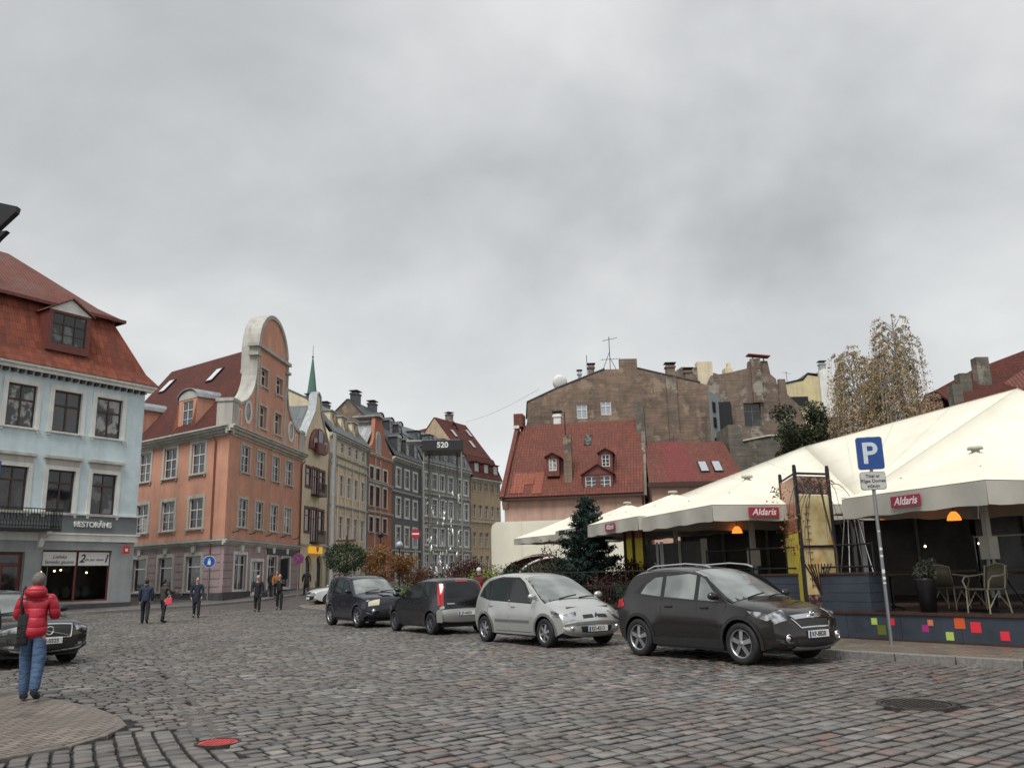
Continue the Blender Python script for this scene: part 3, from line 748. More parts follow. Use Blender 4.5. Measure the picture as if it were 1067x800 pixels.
# mansard roof: steep lower tier, overhanging hipped upper tier
def blue_roof():
    mb = MB().mat(M['tile_orange']); e = .55; zE, zB, ins = 13.2, 17.25, 1.55
    lo = [(-e, -e, zE), (L+e, -e, zE), (L+e, D+e, zE), (-e, D+e, zE)]
    m1 = [(-e+.55, .05, zE+.75), (L+e-.55, .05, zE+.75), (L+e-.55, D-.05, zE+.75), (-e+.55, D-.05, zE+.75)]
    hi = [(ins-.3, ins, zB), (L-ins, ins, zB), (L-ins, D-ins, zB), (ins-.3, D-ins, zB)]
    for A, B in ((lo, m1), (m1, hi)):
        for i in range(4): mb.poly([A[i], A[(i+1) % 4], B[(i+1) % 4], B[i]])
    mb.mat(M['metal_dark']); mb.poly([(-e, -e, zE-.02), (L+e, -e, zE-.02), (L+e, D+e, zE-.02), (-e, D+e, zE-.02)])
    mb.build('roof', None, H)
    mb = MB().mat(M['tile_dark2']); o_ = .5; a0, a1, b0, b1 = ins-.3-o_, L-ins+o_, ins-o_, D-ins+o_; zz_ = zB+.02; top = 3.3
    e1 = [(a0, b0, zz_), (a1, b0, zz_), (a1, b1, zz_), (a0, b1, zz_)]; e2 = [(a0+1.1, b0+1.1, zz_+.72), (a1-1.1, b0+1.1, zz_+.72), (a1-1.1, b1-1.1, zz_+.72), (a0+1.1, b1-1.1, zz_+.72)]
    yr = (b0+b1)/2; hz_ = (yr-b0-1.1); r0, r1 = (a0+1.1+hz_*.8, yr, zz_+.72+top), (a1-1.1-hz_*.95, yr, zz_+.72+top)
    for i in range(4): mb.poly([e1[i], e1[(i+1) % 4], e2[(i+1) % 4], e2[i]])
    mb.poly([e2[0], e2[1], r1, r0]); mb.poly([e2[1], e2[2], r1]); mb.poly([e2[2], e2[3], r0, r1]); mb.poly([e2[3], e2[0], r0])
    mb.mat(M['wood_red']); mb.poly(e1); mb.box(a0, a1, b0-.08, b0, zz_-.16, zz_+.03); mb.box(a1, a1+.08, b0-.08, b1+.08, zz_-.16, zz_+.03)
    mb.build('upper_roof', None, H)
M['tile_dark2'] = tiles('tile_worn', (.20, .06, .04), (.14, .05, .04), (.15, .10, .085))
blue_roof()
sy = lambda z: .05+(z-13.95)*.45
for x in (X0-4.0, X0+3.2): dormer(H, x, 2.45, 14.6, 16.6, .05, sy, M['wood_red'], M['tile_dark2'], frame=M['wood_brown'], pane=M['pane_curtain'], nx=3, pm=.26, trim=M['white_trim'])
dormer(H, X0-1.55, 2.2, 18.2, 19.5, 2.3, lambda z: 2.1+(z-18)*1.2, M['wood_red'], M['tile_dark2'], frame=M['wood_brown'], nx=2, style='flat')

# ------------------------------------------------------------------ orange corner house
P = Plan((-27.7, 62), (-18.5, 55)); P2 = Plan((-18.5, 55), (-17.2, 69))
H = thing('gabled_corner_house', 'orange corner house with mauve ground floor and tall curved white-edged gable', 'house', (-18.5, 55, 0), 0)
# both facades share one thing: geometry is written in the first facade's frame and the second's through transforms
class Shim:
    """collects parts written in a facade's frame, then moves them into the house's frame"""
    def __init__(s, plan): s.plan = plan; s.e = bpy.data.objects.new('tmp', None); COL.objects.link(s.e)
    def done(s):
        T = Matrix.Translation(Vector((s.plan.o.x+18.5, s.plan.o.y-55, 0))) @ Matrix.Rotation(s.plan.rz, 4, 'Z')
        def rec(o, loc):
            if o.type == 'MESH':
                o.data.transform(T @ loc)
                o.location = (0, 0, 0); o.rotation_euler = (0, 0, 0); o.scale = (1, 1, 1)
            for c in o.children: rec(c, loc @ Matrix.LocRotScale(c.location, c.rotation_euler, c.scale))
        for c in list(s.e.children):
            rec(c, Matrix.LocRotScale(c.location, c.rotation_euler, c.scale)); c.parent = H
        bpy.data.objects.remove(s.e)
L1, L2 = P.L, P2.L; ZE = 11.35
S1 = Shim(P); p = S1.e
up = [(a, 8.72, a+1.55, 10.78) for a in (.7, 4.0, 7.38)]; lo = [(a, 5.1, a+1.6, 7.08) for a in (.75, 4.08, 7.42)]; gr = [(a, 1.05, a+1.75, 3.3) for a in (.8, 4.1, 7.4)]
up = [(-3.0, 8.72, -1.45, 10.78)]+up; lo = [(-3, 5.1, -1.4, 7.08)]+lo; gr = [(-3, 1.05, -1.2, 3.3)]+gr
mb = MB(); wall_grid(mb, -5, L1, 4.4, ZE, up+lo, M['orange_stucco']); wall_grid(mb, -5, L1, 0, 4.4, gr, M['mauve_stucco'])
mb.mat(M['plinth']).box(-5, L1+.05, -.07, .02, 0, .95)
mb.build('wall', None, p)
mb = MB().mat(M['mauve_stucco'])
for z in (1.35, 1.85, 2.35, 2.85, 3.35):
    xs = -5
    for a, _, b, _ in gr+[(L1, 0, L1, 0)]: mb.box(xs, a-.32, -.035, .01, z, z+.44); xs = b+.32
mb.build('stone_courses', None, p)
mb = MB().mat(M['stone_trim']); cornice(mb, -5, L1+.1, 3.92, [(.12, .08), (.14, .2), (.08, .3)]); mb.build('string_course', None, p)
mb = MB().mat(M['stone_trim']); cornice(mb, -5, L1+.5, 11.0, [(.15, .1), (.18, .3), (.15, .5), (.1, .62)]); mb.build('cornice', None, p)
for h in up+lo: window(p, h, M['white_paint'], M['pane_curtain'], 2, .38, surround=M['stone_trim'], sill=M['stone_trim'], tw=.22, bars=1, y=.08)
for h in gr:
    w_ = window(p, h, M['white_paint'], M['shop_pane'] if 'shop_pane' in M else M['pane_dark'], 1, .3, surround=M['stone_trim'], sill=M['stone_trim'], tw=.24, y=.15)
mb = MB().mat(M['stone_trim'])
for a, _, b, _ in gr: mb.prism([((a+b)/2-.16, 3.54), ((a+b)/2+.16, 3.54), ((a+b)/2+.24, 3.95), ((a+b)/2-.24, 3.95)], 'y', -.14, .01)
mb.build('keystone', None, p)
pipe(p, 10.2, .3, 11.0, mat=plain('pipe_brown', (.22, .09, .06), .5))
S1.done()
S2 = Shim(P2); p = S2.e
ux = [(1.97, 3.42), (4.75, 6.15), (7.6, 9.05), (10.35, 11.85)]
up = [(a, 8.82, b, 10.6) for a, b in ux]; lo = [(a, 5.15, b, 7.02) for a, b in ux]
gr = [(1.7, 1.05, 3.6, 3.35), (4.5, .75, 6.5, 2.95), (7.5, .75, 9.2, 3.35), (10.3, 1.1, 11.95, 3.35)]
mb = MB(); wall_grid(mb, 0, L2, 4.4, ZE, up+lo, M['orange_stucco']); wall_grid(mb, 0, L2, 0, 4.4, gr, M['mauve_stucco'])
mb.mat(M['plinth'])
xs = -.05
for a, b in ((4.4, 6.6), (7.4, 9.3)): mb.box(xs, a, -.07, .02, 0, .98); xs = b
mb.box(xs, L2, -.07, .02, 0, .98); mb.build('wall', None, p)
mb = MB().mat(M['mauve_stucco'])
for z in (1.35, 1.85, 2.35, 2.85, 3.35):
    xs = -.03
    for a, _, b, _ in gr+[(L2, 0, L2, 0)]: mb.box(xs, a-.3, -.035, .01, z, z+.44); xs = b+.3
mb.build('stone_courses', None, p)
mb = MB().mat(M['stone_trim']); cornice(mb, -.3, L2, 3.92, [(.12, .08), (.14, .2), (.08, .3)]); mb.build('string_course', None, p)
mb = MB().mat(M['stone_trim']); cornice(mb, -.62, L2, 11.0, [(.15, .1), (.18, .3), (.15, .5), (.1, .62)]); mb.build('cornice', None, p)
for h in up+lo: window(p, h, M['white_paint'], M['pane_curtain'], 2, .38, surround=M['stone_trim'], sill=M['stone_trim'], tw=.16, bars=1, y=.08)
for h in gr: window(p, h, M['white_paint'], M['pane_dark'], 2, .28, surround=M['white_trim'], tw=.2, y=.12)
mb = MB().mat(M['white_trim'])
for a, _, b, _ in gr: mb.prism([((a+b)/2-.18, 3.56), ((a+b)/2+.18, 3.56), ((a+b)/2+.26, 3.95), ((a+b)/2-.26, 3.95)], 'y', -.14, .01)
mb.build('keystone', None, p)
MB().box(7.2, L2-.1, -.09, .012, 3.45, 3.9).build('shop_fascia', M['black'], p)
MB().box(9.65, 9.8, -.7, -.15, 1.7, 3.2).build('hanging_sign', M['black'], p)
# small hook brackets above the cornice
mb = MB()
for x in (1.2, 4.0, 6.9, 9.7, 12.6): mb.tube([(x, .02, 4.75), (x, -.35, 4.8), (x, -.45, 4.95)], .035, 6)
mb.build('bracket', M['wood_brown'], p)
pipe(p, L2-.25, .3, 11.0, mat=plain('pipe_brown2', (.16, .07, .05), .5))
# curved gable
c = L2/2-.05
def gable_outline(n=10):
    pts = [(.1, ZE+.1), (.1, 13.35), (.75, 13.35)]
    for k in range(n+1):   # concave sweep up to the shaft
        t = PI/2*k/n; pts.append((.75+3.1*math.sin(t), 13.35+2.95*(1-math.cos(t))))
    pts += [(3.95, 16.3), (3.95, 18.05)]
    for k in range(1, 2*n):
        t = PI*k/(2*n); pts.append((c-2.98*math.cos(t), 18.05+3.0*math.sin(t)))
    q = [(2*c-x, z) for x, z in pts[:n+5]]; pts += q[::-1]
    return pts
go = gable_outline()
gw = [(4.75, 15.35, 6.1, 16.65), (7.75, 15.35, 9.1, 16.65), (4.75, 12.3, 6.15, 13.9), (7.7, 12.3, 9.1, 13.9)]
def gable_wall():
    b = bmesh.new(); vs_ = [b.verts.new((x, 0, z)) for x, z in go]; b.faces.new(vs_)
    xs = sorted({v for h in gw for v in (h[0], h[2])}); zs = sorted({v for h in gw for v in (h[1], h[3])})
    for x in xs: bmesh.ops.bisect_plane(b, geom=b.verts[:]+b.edges[:]+b.faces[:], plane_co=(x, 0, 0), plane_no=(1, 0, 0))
    for z in zs: bmesh.ops.bisect_plane(b, geom=b.verts[:]+b.edges[:]+b.faces[:], plane_co=(0, 0, z), plane_no=(0, 0, 1))
    kill = [f_ for f_ in b.faces if any(h[0] < f_.calc_center_median().x < h[2] and h[1] < f_.calc_center_median().z < h[3] for h in gw)]
    bmesh.ops.delete(b, geom=kill, context='FACES')
    r = bmesh.ops.extrude_face_region(b, geom=b.faces[:])
    for v in r['geom']:
        if isinstance(v, bmesh.types.BMVert): v.co.y = .45
    bmesh.ops.recalc_face_normals(b, faces=b.faces)
    me = bpy.data.meshes.new('gable'); b.to_mesh(me); b.free(); me.materials.append(M['orange_stucco']); auto_uv(me)
    o = bpy.data.objects.new('gable', me); COL.objects.link(o); o.parent = p; return o
G = gable_wall()
# white coping following the outline, with depth
mb = MB().mat(M['gable_stone'])
def strip(pts, wdt, y0, y1, inward):
    for i in range(len(pts)-1):
        a, b = Vector(pts[i]), Vector(pts[i+1]); t = (b-a)
        if t.length < 1e-4: continue
        t.normalize(); n_ = Vector((t.y, -t.x))*wdt*inward; a2 = a-t*.01-n_*(.03/wdt); b = b-n_*(.03/wdt)
        mb.prism([tuple(a2), tuple(b), tuple(b+n_), tuple(a2+n_)], 'y', y0-.0007*(i % 3), y1)
k0 = 2; strip(go[2:14], .2, -.10, 1.0, 1); strip(go[13:14+21], .30, -.12, 1.15, 1); strip(go[14+21-1:-2], .2, -.10, 1.0, 1)
mb.box(-.12, .85, -.18, .9, ZE+.1, 13.2); mb.box(-.2, .93, -.24, .98, 13.2, 13.42); mb.box(2*c-.85, 2*c+.05, -.18, .9, ZE+.1, 13.2); mb.box(2*c-.93, 2*c+.1, -.24, .98, 13.2, 13.42)
mb.box(3.85, 4.15, -.10, .5, 16.3, 18.0); mb.box(2*c-4.15, 2*c-3.85, -.10, .5, 16.3, 18.0)
mb.box(3.62, 2*c-3.62, -.24, .6, 17.98, 18.22); mb.box(3.6, 4.35, -.22, .55, 17.3, 17.5); mb.box(2*c-4.35, 2*c-3.6, -.22, .55, 17.3, 17.5)
mb.box(4.0, 4.28, -.08, .02, ZE+.1, 16.3); mb.box(2*c-4.28, 2*c-4.0, -.08, .02, ZE+.1, 16.3)
mb.build('gable_trim', None, p)
for h in gw[:2]: window(p, h, M['white_paint'], M['pane_dark'], 2, .35, surround=M['stone_trim'], sill=M['stone_trim'], tw=.14, y=.2)
for h in gw[2:]: window(p, h, M['white_paint'], M['pane_curtain'], 2, .35, surround=M['stone_trim'], sill=M['stone_trim'], tw=.14, y=.2)
for x in (2.75, 2*c-2.75):
    mb = MB().mat(M['white_trim']); n = 16
    for k in range(n):
        a0, a1 = 2*PI*k/n, 2*PI*(k+1)/n
        mb.prism([(x+.42*math.cos(a0), 13.0+.62*math.sin(a0)), (x+.62*math.cos(a0), 13.0+.86*math.sin(a0)), (x+.62*math.cos(a1), 13.0+.86*math.sin(a1)), (x+.42*math.cos(a1), 13.0+.62*math.sin(a1))], 'y', -.07, .02)
    o = mb.build('oval_window', None, p)
    MB().prism([(x+.43*math.cos(2*PI*k/n), 13.0+.63*math.sin(2*PI*k/n)) for k in range(n)], 'y', -.03, .01).build('pane', M['pane_curtain'], o)
mb = MB().mat(M['white_trim'])
for x in (1.5, 2*c-1.5): mb.box(x-.28, x-.2, -.04, .01, 11.9, 12.9); mb.box(x+.2, x+.28, -.04, .01, 11.9, 12.9); mb.box(x-.28, x+.28, -.04, .01, 12.9, 12.98)
mb.build('panel_trim', None, p)
S2.done()
# roof: ridge runs back from the gable, parallel to the first facade
def orange_roof():
    o1 = Vector((P.o.x+18.5, P.o.y-55, 0)); d1 = Vector((math.cos(P.rz), math.sin(P.rz), 0)); n1 = Vector((-d1.y, d1.x, 0))
    c0 = Vector((0, 0, 0)); d2 = Vector((math.cos(P2.rz), math.sin(P2.rz), 0)); inw = -d1
    g0 = c0+d2*.1+inw*1.0; gm = c0+d2*c+inw*1.0; g1 = c0+d2*(L2-.1)+inw*1.0; back = inw*12.6
    zr = 19.1; zb = ZE+.12; ov = d1.cross(Vector((0, 0, 1)))*.55
    e0 = g0+ov+Vector((0, 0, zb)); e0b = e0+back+inw*2.5; e1 = g1-ov*0+Vector((0, 0, zb)); e1b = e1+back+inw*2.5
    r0 = gm+Vector((0, 0, zr)); r1 = gm+back+inw*.2+Vector((0, 0, zr))
    mb = MB().mat(M['tile_dark']); mb.poly([e0, r0, r1, e0b]); mb.poly([r0, e1, e1b, r1]); mb.poly([e0b, r1, e1b])
    mb.mat(M['orange_stucco']); mb.poly([e0+Vector((0,0,-.02)), e1+Vector((0,0,-.02)), e1b+Vector((0,0,-.02)), e0b+Vector((0,0,-.02))])
    mb.poly([e1+Vector((0,0,-.02)), e1b+Vector((0,0,-.02)), Vector((e1b.x, e1b.y, 0)), Vector((e1.x, e1.y, 0))])
    mb.build('roof', None, H); return e0, r0, r1, e0b
E0, R0, R1, E0b = orange_roof()
# slope of the visible roof side in the first facade's frame
Th = math.atan2(R0.z-E0.z, 0)
S1 = Shim(P); p = S1.e
Ti = (Matrix.Translation(Vector((P.o.x+18.5, P.o.y-55, 0))) @ Matrix.Rotation(P.rz, 4, 'Z')).inverted()
lE, lR = Ti @ E0, Ti @ R0; slope = (lR.y-lE.y)/(lR.z-lE.z); sy = lambda z: lE.y+(z-lE.z)*slope
for x, w_ in ((6.1, 2.3), (-.9, 2.3)): dormer(p, x, w_, 12.0, 14.15, .25, sy, M['orange_stucco'], M['zinc'], style='round', nx=2, pm=.5, bars=1, cheek=M['orange_stucco'], trim=M['stone_trim'])
for x, z in ((2.75, 16.4), (-4.1, 16.6)):
    mb = MB().mat(M['metal_dark']); dy = slope; z0, z1 = z, z+1.25
    mb.slab([(x, sy(z0)-.06, z0), (x+.9, sy(z0)-.06, z0), (x+.9, sy(z1)-.06, z1), (x, sy(z1)-.06, z1)], (0, -.05, .04))
    o = mb.build('skylight', None, p); MB().slab([(x+.1, sy(z0+.1)-.13, z0+.14), (x+.8, sy(z0+.1)-.13, z0+.14), (x+.8, sy(z1-.1)-.13, z1-.06), (x+.1, sy(z1-.1)-.13, z1-.06)], (0, -.01, .01)).build('pane', plain('skylight_glass', (.6, .62, .64), .06, spec=1), o)
S1.done()

# ------------------------------------------------------------------ street row
def row_house(name, label, a, b, s0, s1, ze, D, wallm, cols, rows, ww, roof, roofm, groups=None, **k):
    P = Plan(a, b, s0, s1); H = thing(name, label, 'house', (P.o.x, P.o.y, 0), P.rz); L = P.L
    holes = []
    for (z0, z1) in rows:
        for cx in cols: holes.append((cx*L-ww/2, z0, cx*L+ww/2, z1))
    holes += k.get('extra', [])
    gab = [(y, z) for y, z in roof][1:-1] if roof else None
    mb = MB(); wall_grid(mb, 0, L, 0, ze, holes, wallm); body(mb, L, 0, ze, D, k.get('side', wallm), [(max(0, min(D, y)), z) for y, z in roof] if roof else None)
    mb.build('wall', None, H)
    for h in holes:
        ex = h in k.get('extra', [])
        window(H, h, k.get('frame', M['white_paint']), k.get('pane', M['pane_curtain']), k.get('nx', 2), .33, surround=k.get('surround', M['stone_trim']), sill=k.get('sill'), tw=k.get('tw', .14), y=.08, fw=.06)
    if roof:
        r = MB().mat(roofm); roof_prof(r, roof, -.05, L+.05); r.build('roof', None, H)
    mb = MB().mat(k.get('trim', M['stone_trim']))
    for z in k.get('courses', []): cornice(mb, 0, L, z, [(.1, .08), (.12, .18)])
    cornice(mb, 0, L, ze-.5, [(.15, .08), (.15, .25), (.15, .42)]); mb.build('cornice', None, H)
    return H, L

# cream stepped house with pointed gable
A, B = (-17.0, 70), (-16.2, 76.5)
P = Plan(A, B, -1.05, 5.2); H = thing('arcaded_house', 'narrow cream house with pointed gable, dark red bays and twin arches below', 'house', (P.o.x, P.o.y, 0), P.rz); L = P.L; c = L/2
rowA = [(.75, 9.15, 2.1, 10.7), (2.3, 8.6, 3.75, 10.75), (3.95, 9.15, 5.2, 10.7)]; rowB = [(.75, 5.5, 2.1, 7.35), (2.3, 4.7, 3.75, 7.4), (3.95, 5.5, 5.2, 7.35)]
arches = [(.85, 1.0, 2.55, 3.6), (3.45, 1.0, 5.15, 3.6)]
mb = MB(); wall_grid(mb, 0, L, 0, 12.4, rowA+rowB+arches, M['cream_stucco'])
for h in arches: spandrel(mb, h, M['cream_stucco'])
body(mb, L, 0, 12.4, 9, M['cream_stucco'])
mb.mat(M['cream_stucco']); mb.prism([(0, 12.4), (L, 12.4), (L-.35, 13.3), (c+.75, 15.6), (c+.5, 17.0), (c, 17.3), (c-.5, 17.0), (c-.75, 15.6), (.35, 13.3)], 'y', 0, .4)
mb.build('wall', None, H)
mb = MB().mat(M['zinc'])
for sg in (-1, 1):
    pts = [(c+sg*L/2, 12.3), (c+sg*(L/2-.35), 13.3), (c+sg*.75, 15.6), (c+sg*.5, 17.0), (c, 17.35)]
    for q, r_ in zip(pts, pts[1:]): mb.slab([(q[0], -.12, q[1]), (r_[0], -.12, r_[1]), (r_[0], .6, r_[1]), (q[0], .6, q[1])], (sg*.05, 0, .12))
mb.build('coping', None, H)
mb = MB().mat(M['slate']); mb.poly([(-.1, .3, 12.4), (c, .3, 16.3), (c, 9, 16.3), (-.1, 9, 12.4)]); mb.poly([(c, .3, 16.3), (L+.1, .3, 12.4), (L+.1, 9, 12.4), (c, 9, 16.3)]); mb.poly([(-.1, 9, 12.4), (L+.1, 9, 12.4), (c, 9, 16.3)])
mb.build('roof', None, H)
mb = MB().mat(M['wood_red']); mb.prism([(c-2.0*math.cos(PI*k/12), 12.3+1.9*math.sin(PI*k/12)) for k in range(13)], 'y', -.3, .01); mb.box(c-.9, c+.9, -.55, -.29, 12.0, 12.9)
o = mb.build('bay_arch', None, H); mb = MB()
for x0, x1 in ((-1.6, -.8), (-.5, .5), (.8, 1.6)): mb.box(c+x0, c+x1, -.34, -.305, 12.45, 13.2 if x0 != -.5 else 14.0)
mb.build('pane', M['pane_dark'], o)
for h in rowA+rowB: window(H, h, M['wood_red'], M['pane_dark'], 1 if h[0] != 2.3 else 2, .3, surround=M['wood_red'], tw=.16, y=.05)
for z in (8.55, 4.65):
    mb = MB().mat(M['metal_dark']); mb.box(2.0, 4.0, -.7, 0, z-.12, z); 
    for i in range(13): mb.box(2.0+i*.163, 2.03+i*.163, -.7, -.67, z, z+.9)
    mb.box(2.0, 4.0, -.72, -.66, z+.9, z+.95); mb.build('balcony', None, H)
for h in arches:
    w_ = window(H, h, M['wood_brown'], M['pane_dark'], 1, 0, surround=M['cream_stucco'], tw=.18, y=.16, arch=True)
mb = MB().mat(M['stone_trim']); mb.box(0, L, -.14, .01, 4.35, 4.5); mb.build('string_course', None, H)
sg_ = MB().mat(emit('yellow_sign', 'f0b020', .35, (.75, .45, .03))); sg_.box(1.75, 4.2, -.35, -.02, 3.75, 4.3); sb = sg_.build('shop_sign', None, H)
text('♥', .5, plain('sign_red', (.6, .03, .02), .5), sb, (3.0, -.36, 4.02), ext=.005)
pipe(H, L-.02, .5, 12.3, r=.09)

# yellow and cream ornate house
H, L = row_house('ornate_house', 'yellow and cream ornate house with slate mansard and three pale dormers', (-16.2, 76.5), (-14.6, 89), -1.35, 10.05, 14.5, 11, M['pale_stucco'],
    (.12, .31, .5, .69, .88), [(1.4, 3.8), (5.2, 7.2), (9.05, 10.95), (13.05, 13.95)], 1.05, [(-.4, 14.4), (2.2, 17.6), (5.5, 19.2), (11, 17)], M['slate'], surround=M['white_trim'], courses=[4.2, 8.0, 11.7, 12.45])
mb = MB().mat(M['yellow_stucco'])
for x in (.215, .405, .595, .785):
    for z0, z1 in ((4.8, 7.6), (8.5, 11.4)): mb.box(x*L-.42, x*L+.42, -.03, .01, z0, z1)
mb.build('panel', None, H)
mb = MB().mat(M['white_trim'])
for x in (.02, .215, .405, .595, .785, .96): mb.box(x*L-.12, x*L+.12, -.09, -.032, 4.5, 12.3)
mb.build('pilaster', None, H)
sy = lambda z: -.3+(z-14.5)*.8
for x in (.2, .48, .76): dormer(H, x*L, 1.6, 15.0, 16.7, .5, sy, M['pale_stucco'], M['zinc'], style='flat', pm=.4, nx=1, pane=M['pane_dark'])
pipe(H, L-.1, .5, 14.3, r=.09)

# red gabled house
A, B = (-14.6, 89), (-13.1, 97)
P = Plan(A, B, -2.3, 5.7); H = thing('red_gable_house', 'narrow brick-red house with curved gable capped in grey metal', 'house', (P.o.x, P.o.y, 0), P.rz); L = P.L; c = L*.42
cols = [(.9, 2.1), (2.75, 4.0), (5.1, 6.3)]; rows = [(5.0, 6.6), (6.9+.9, 9.6), (10.7, 12.2), (12.75, 13.85)]
rows = [(1.4, 4.2), (6.3, 7.8), (8.95, 11.0), (11.7, 12.95)]
hs = [(a, z0, b, z1) for z0, z1 in rows for a, b in cols]
mb = MB(); wall_grid(mb, 0, L, 0, 14.3, hs, M['brick_red_stucco']); body(mb, L, 0, 14.3, 10, M['brick_red_stucco'])
mb.mat(M['brick_red_stucco']); go2 = [(0, 14.3), (L, 14.3), (L, 15.0)]+[(L-.2-2.4*math.sin(PI/2*k/6), 15.0+2.2*(1-math.cos(PI/2*k/6))) for k in range(7)]+[(c+.9, 18.4), (c-.9, 18.4)]+[(c-1.1-1.6*(1-math.sin(PI/2*(6-k)/6)), 15+2.2*(1-math.cos(PI/2*(6-k)/6))) for k in range(7)]+[(0, 15)]
hg = (c-.6, 14.75, c+.6, 16.8)
mb.prism(go2, 'y', 0, .4); mb.build('wall', None, H)
mb = MB().mat(M['stone_trim'])
for z in (4.4, 8.2, 11.25, 14.1): cornice(mb, 0, L, z, [(.12, .12), (.12, .22)])
mb.box(2.45, 2.72, -.06, .01, 4.7, 14.0); mb.box(4.03, 4.3, -.06, .01, 4.7, 14.0)
mb.build('string_course', None, H)
MB().box(c-1.1, c+1.1, -.35, 2.5, 18.4, 18.55).build('gable_cap', M['slate_light'], H)
wz = MB().mat(M['stone_trim']); n = 8
wz.prism([(c-.75, 14.5), (c+.75, 14.5)]+[(c+.75*math.cos(PI*k/n), 16.2+.75*math.sin(PI*k/n)) for k in range(n+1)], 'y', -.08, .01); o = wz.build('gable_window', None, H)
MB().prism([(c-.5, 14.8), (c+.5, 14.8)]+[(c+.5*math.cos(PI*k/n), 16.2+.5*math.sin(PI*k/n)) for k in range(n+1)], 'y', -.1, -.07).build('pane', M['pane_dark'], o)
for h in hs: window(H, h, M['wood_red'] if h[0] != 2.75 else M['wood_brown'], M['pane_dark'], 2, .3, surround=M['white_trim'], tw=.2, y=.08, sill=M['stone_trim'])
mb = MB().mat(M['slate_light']); mb.poly([(0, .3, 14.5), (c, .3, 18.0), (c, 10, 18.0), (0, 10, 14.5)]); mb.poly([(c, .3, 18.0), (L, .3, 14.8), (L, 10, 14.8), (c, 10, 18)]); mb.build('roof', None, H)

# dark grey house with tall slate mansard, its brick party wall showing above its neighbours
dgroof = [(-.3, 15.0), (1.6, 18.2), (2.0, 18.3), (5.5, 21.8), (12, 16)]
H, L = row_house('dark_grey_house', 'dark grey house with tall black slate mansard and white framed dormers', (-13.1, 97), (-10.8, 107), -2.1, 7.3, 15.0, 13, M['dark_stucco'],
    (.2, .5, .8), [(1.4, 4.2), (5.2, 7.2), (8.45, 10.4), (11.8, 13.75)], 1.3, dgroof, M['slate_dark'], side=M['brick_old'], surround=M['white_trim'], tw=.24, courses=[4.5, 11.0])
sy = lambda z: -.3+(z-15)*.6
for x in (.2, .5, .8): dormer(H, x*L, 1.5, 15.4, 17.3, -.1, sy, M['slate_dark'], M['slate_dark'], style='round', pm=.2, trim=M['white_trim'])
for x in (.15, .5, .82): dormer(H, x*L, 1.35, 18.4, 19.8, 2.0, lambda z: 2+(z-18.3), M['slate_dark'], M['slate_dark'], style='round', pm=.2, trim=M['white_trim'])
chimney(H, 1.5, 5.2, 20, 22.8, 1.3, .8, M['slate_dark']); chimney(H, 6.6, 5.2, 20, 22.6, 1.2, .8, M['slate_dark'])
pipe(H, L-.05, .5, 15, r=.1)
# long dark ridge with brick end further back
P = Plan((-19.5, 79), (-13.0, 112)); H = thing('tall_rear_house', 'dark slate roof with brick end wall and chimneys rising behind the street row', 'house', (-22.5, 88, 0), math.radians(82))
mb = MB().mat(M['brick_old']); L = 26; body(mb, L, 0, 17, 10, M['brick_old'], [(5, 22.3)]); mb.poly([(0, 0, 0), (L, 0, 0), (L, 0, 17), (0, 0, 17)]); mb.build('wall', None, H)
r = MB().mat(M['slate_dark']); roof_prof(r, [(-.4, 16.8), (5, 22.35)], -.05, L+.2, .15); r.poly([(0, 5, 22.4), (L, 5, 22.4), (L, 10.3, 16.8), (0, 10.3, 16.8)]); r.build('roof', None, H)
for x in (1.0, 14, 19): chimney(H, x, 4.2, 21, 23.6, 1.3, .9, M['slate_dark'])
for x in (5, 8, 17, 21): dormer(H, x, 1.3, 18.9, 20.2, 1.6, lambda z: -.4+(z-16.8)*.97, M['slate_dark'], M['slate_dark'], style='flat', pm=.2)

# light grey house behind the tall frame
lgroof = [(-.3, 15.7), (1.3, 18.6), (1.8, 18.7), (5.5, 21.2), (12, 16)]
H, L = row_house('light_grey_house', 'long light grey house with slate mansard behind the tall square frame', (-10.8, 107), (-5.6, 120), -1.6, 12.4, 15.7, 12, M['lightgrey_stucco'],
    (.09, .24, .39, .57, .76, .91), [(1.6, 4.4), (5.6, 7.6), (9.15, 11.2), (12.5, 14.4)], 1.25, lgroof, M['slate'], surround=M['white_trim'], tw=.2, courses=[4.8, 8.2, 11.7], side=M['lightgrey_stucco'])
sy = lambda z: -.3+(z-15.7)*.55
for x in (.1, .28, .46, .64, .82): dormer(H, x*L, 1.4, 16.0, 17.7, -.1, sy, M['slate'], M['slate_dark'], style='round', pm=.18, trim=M['white_trim'])
for x in (.2, .45, .75): dormer(H, x*L, 1.2, 18.8, 20.0, 2.0, lambda z: 1.8+(z-18.7)*1.4, M['slate'], M['slate_dark'], style='flat', pm=.18)
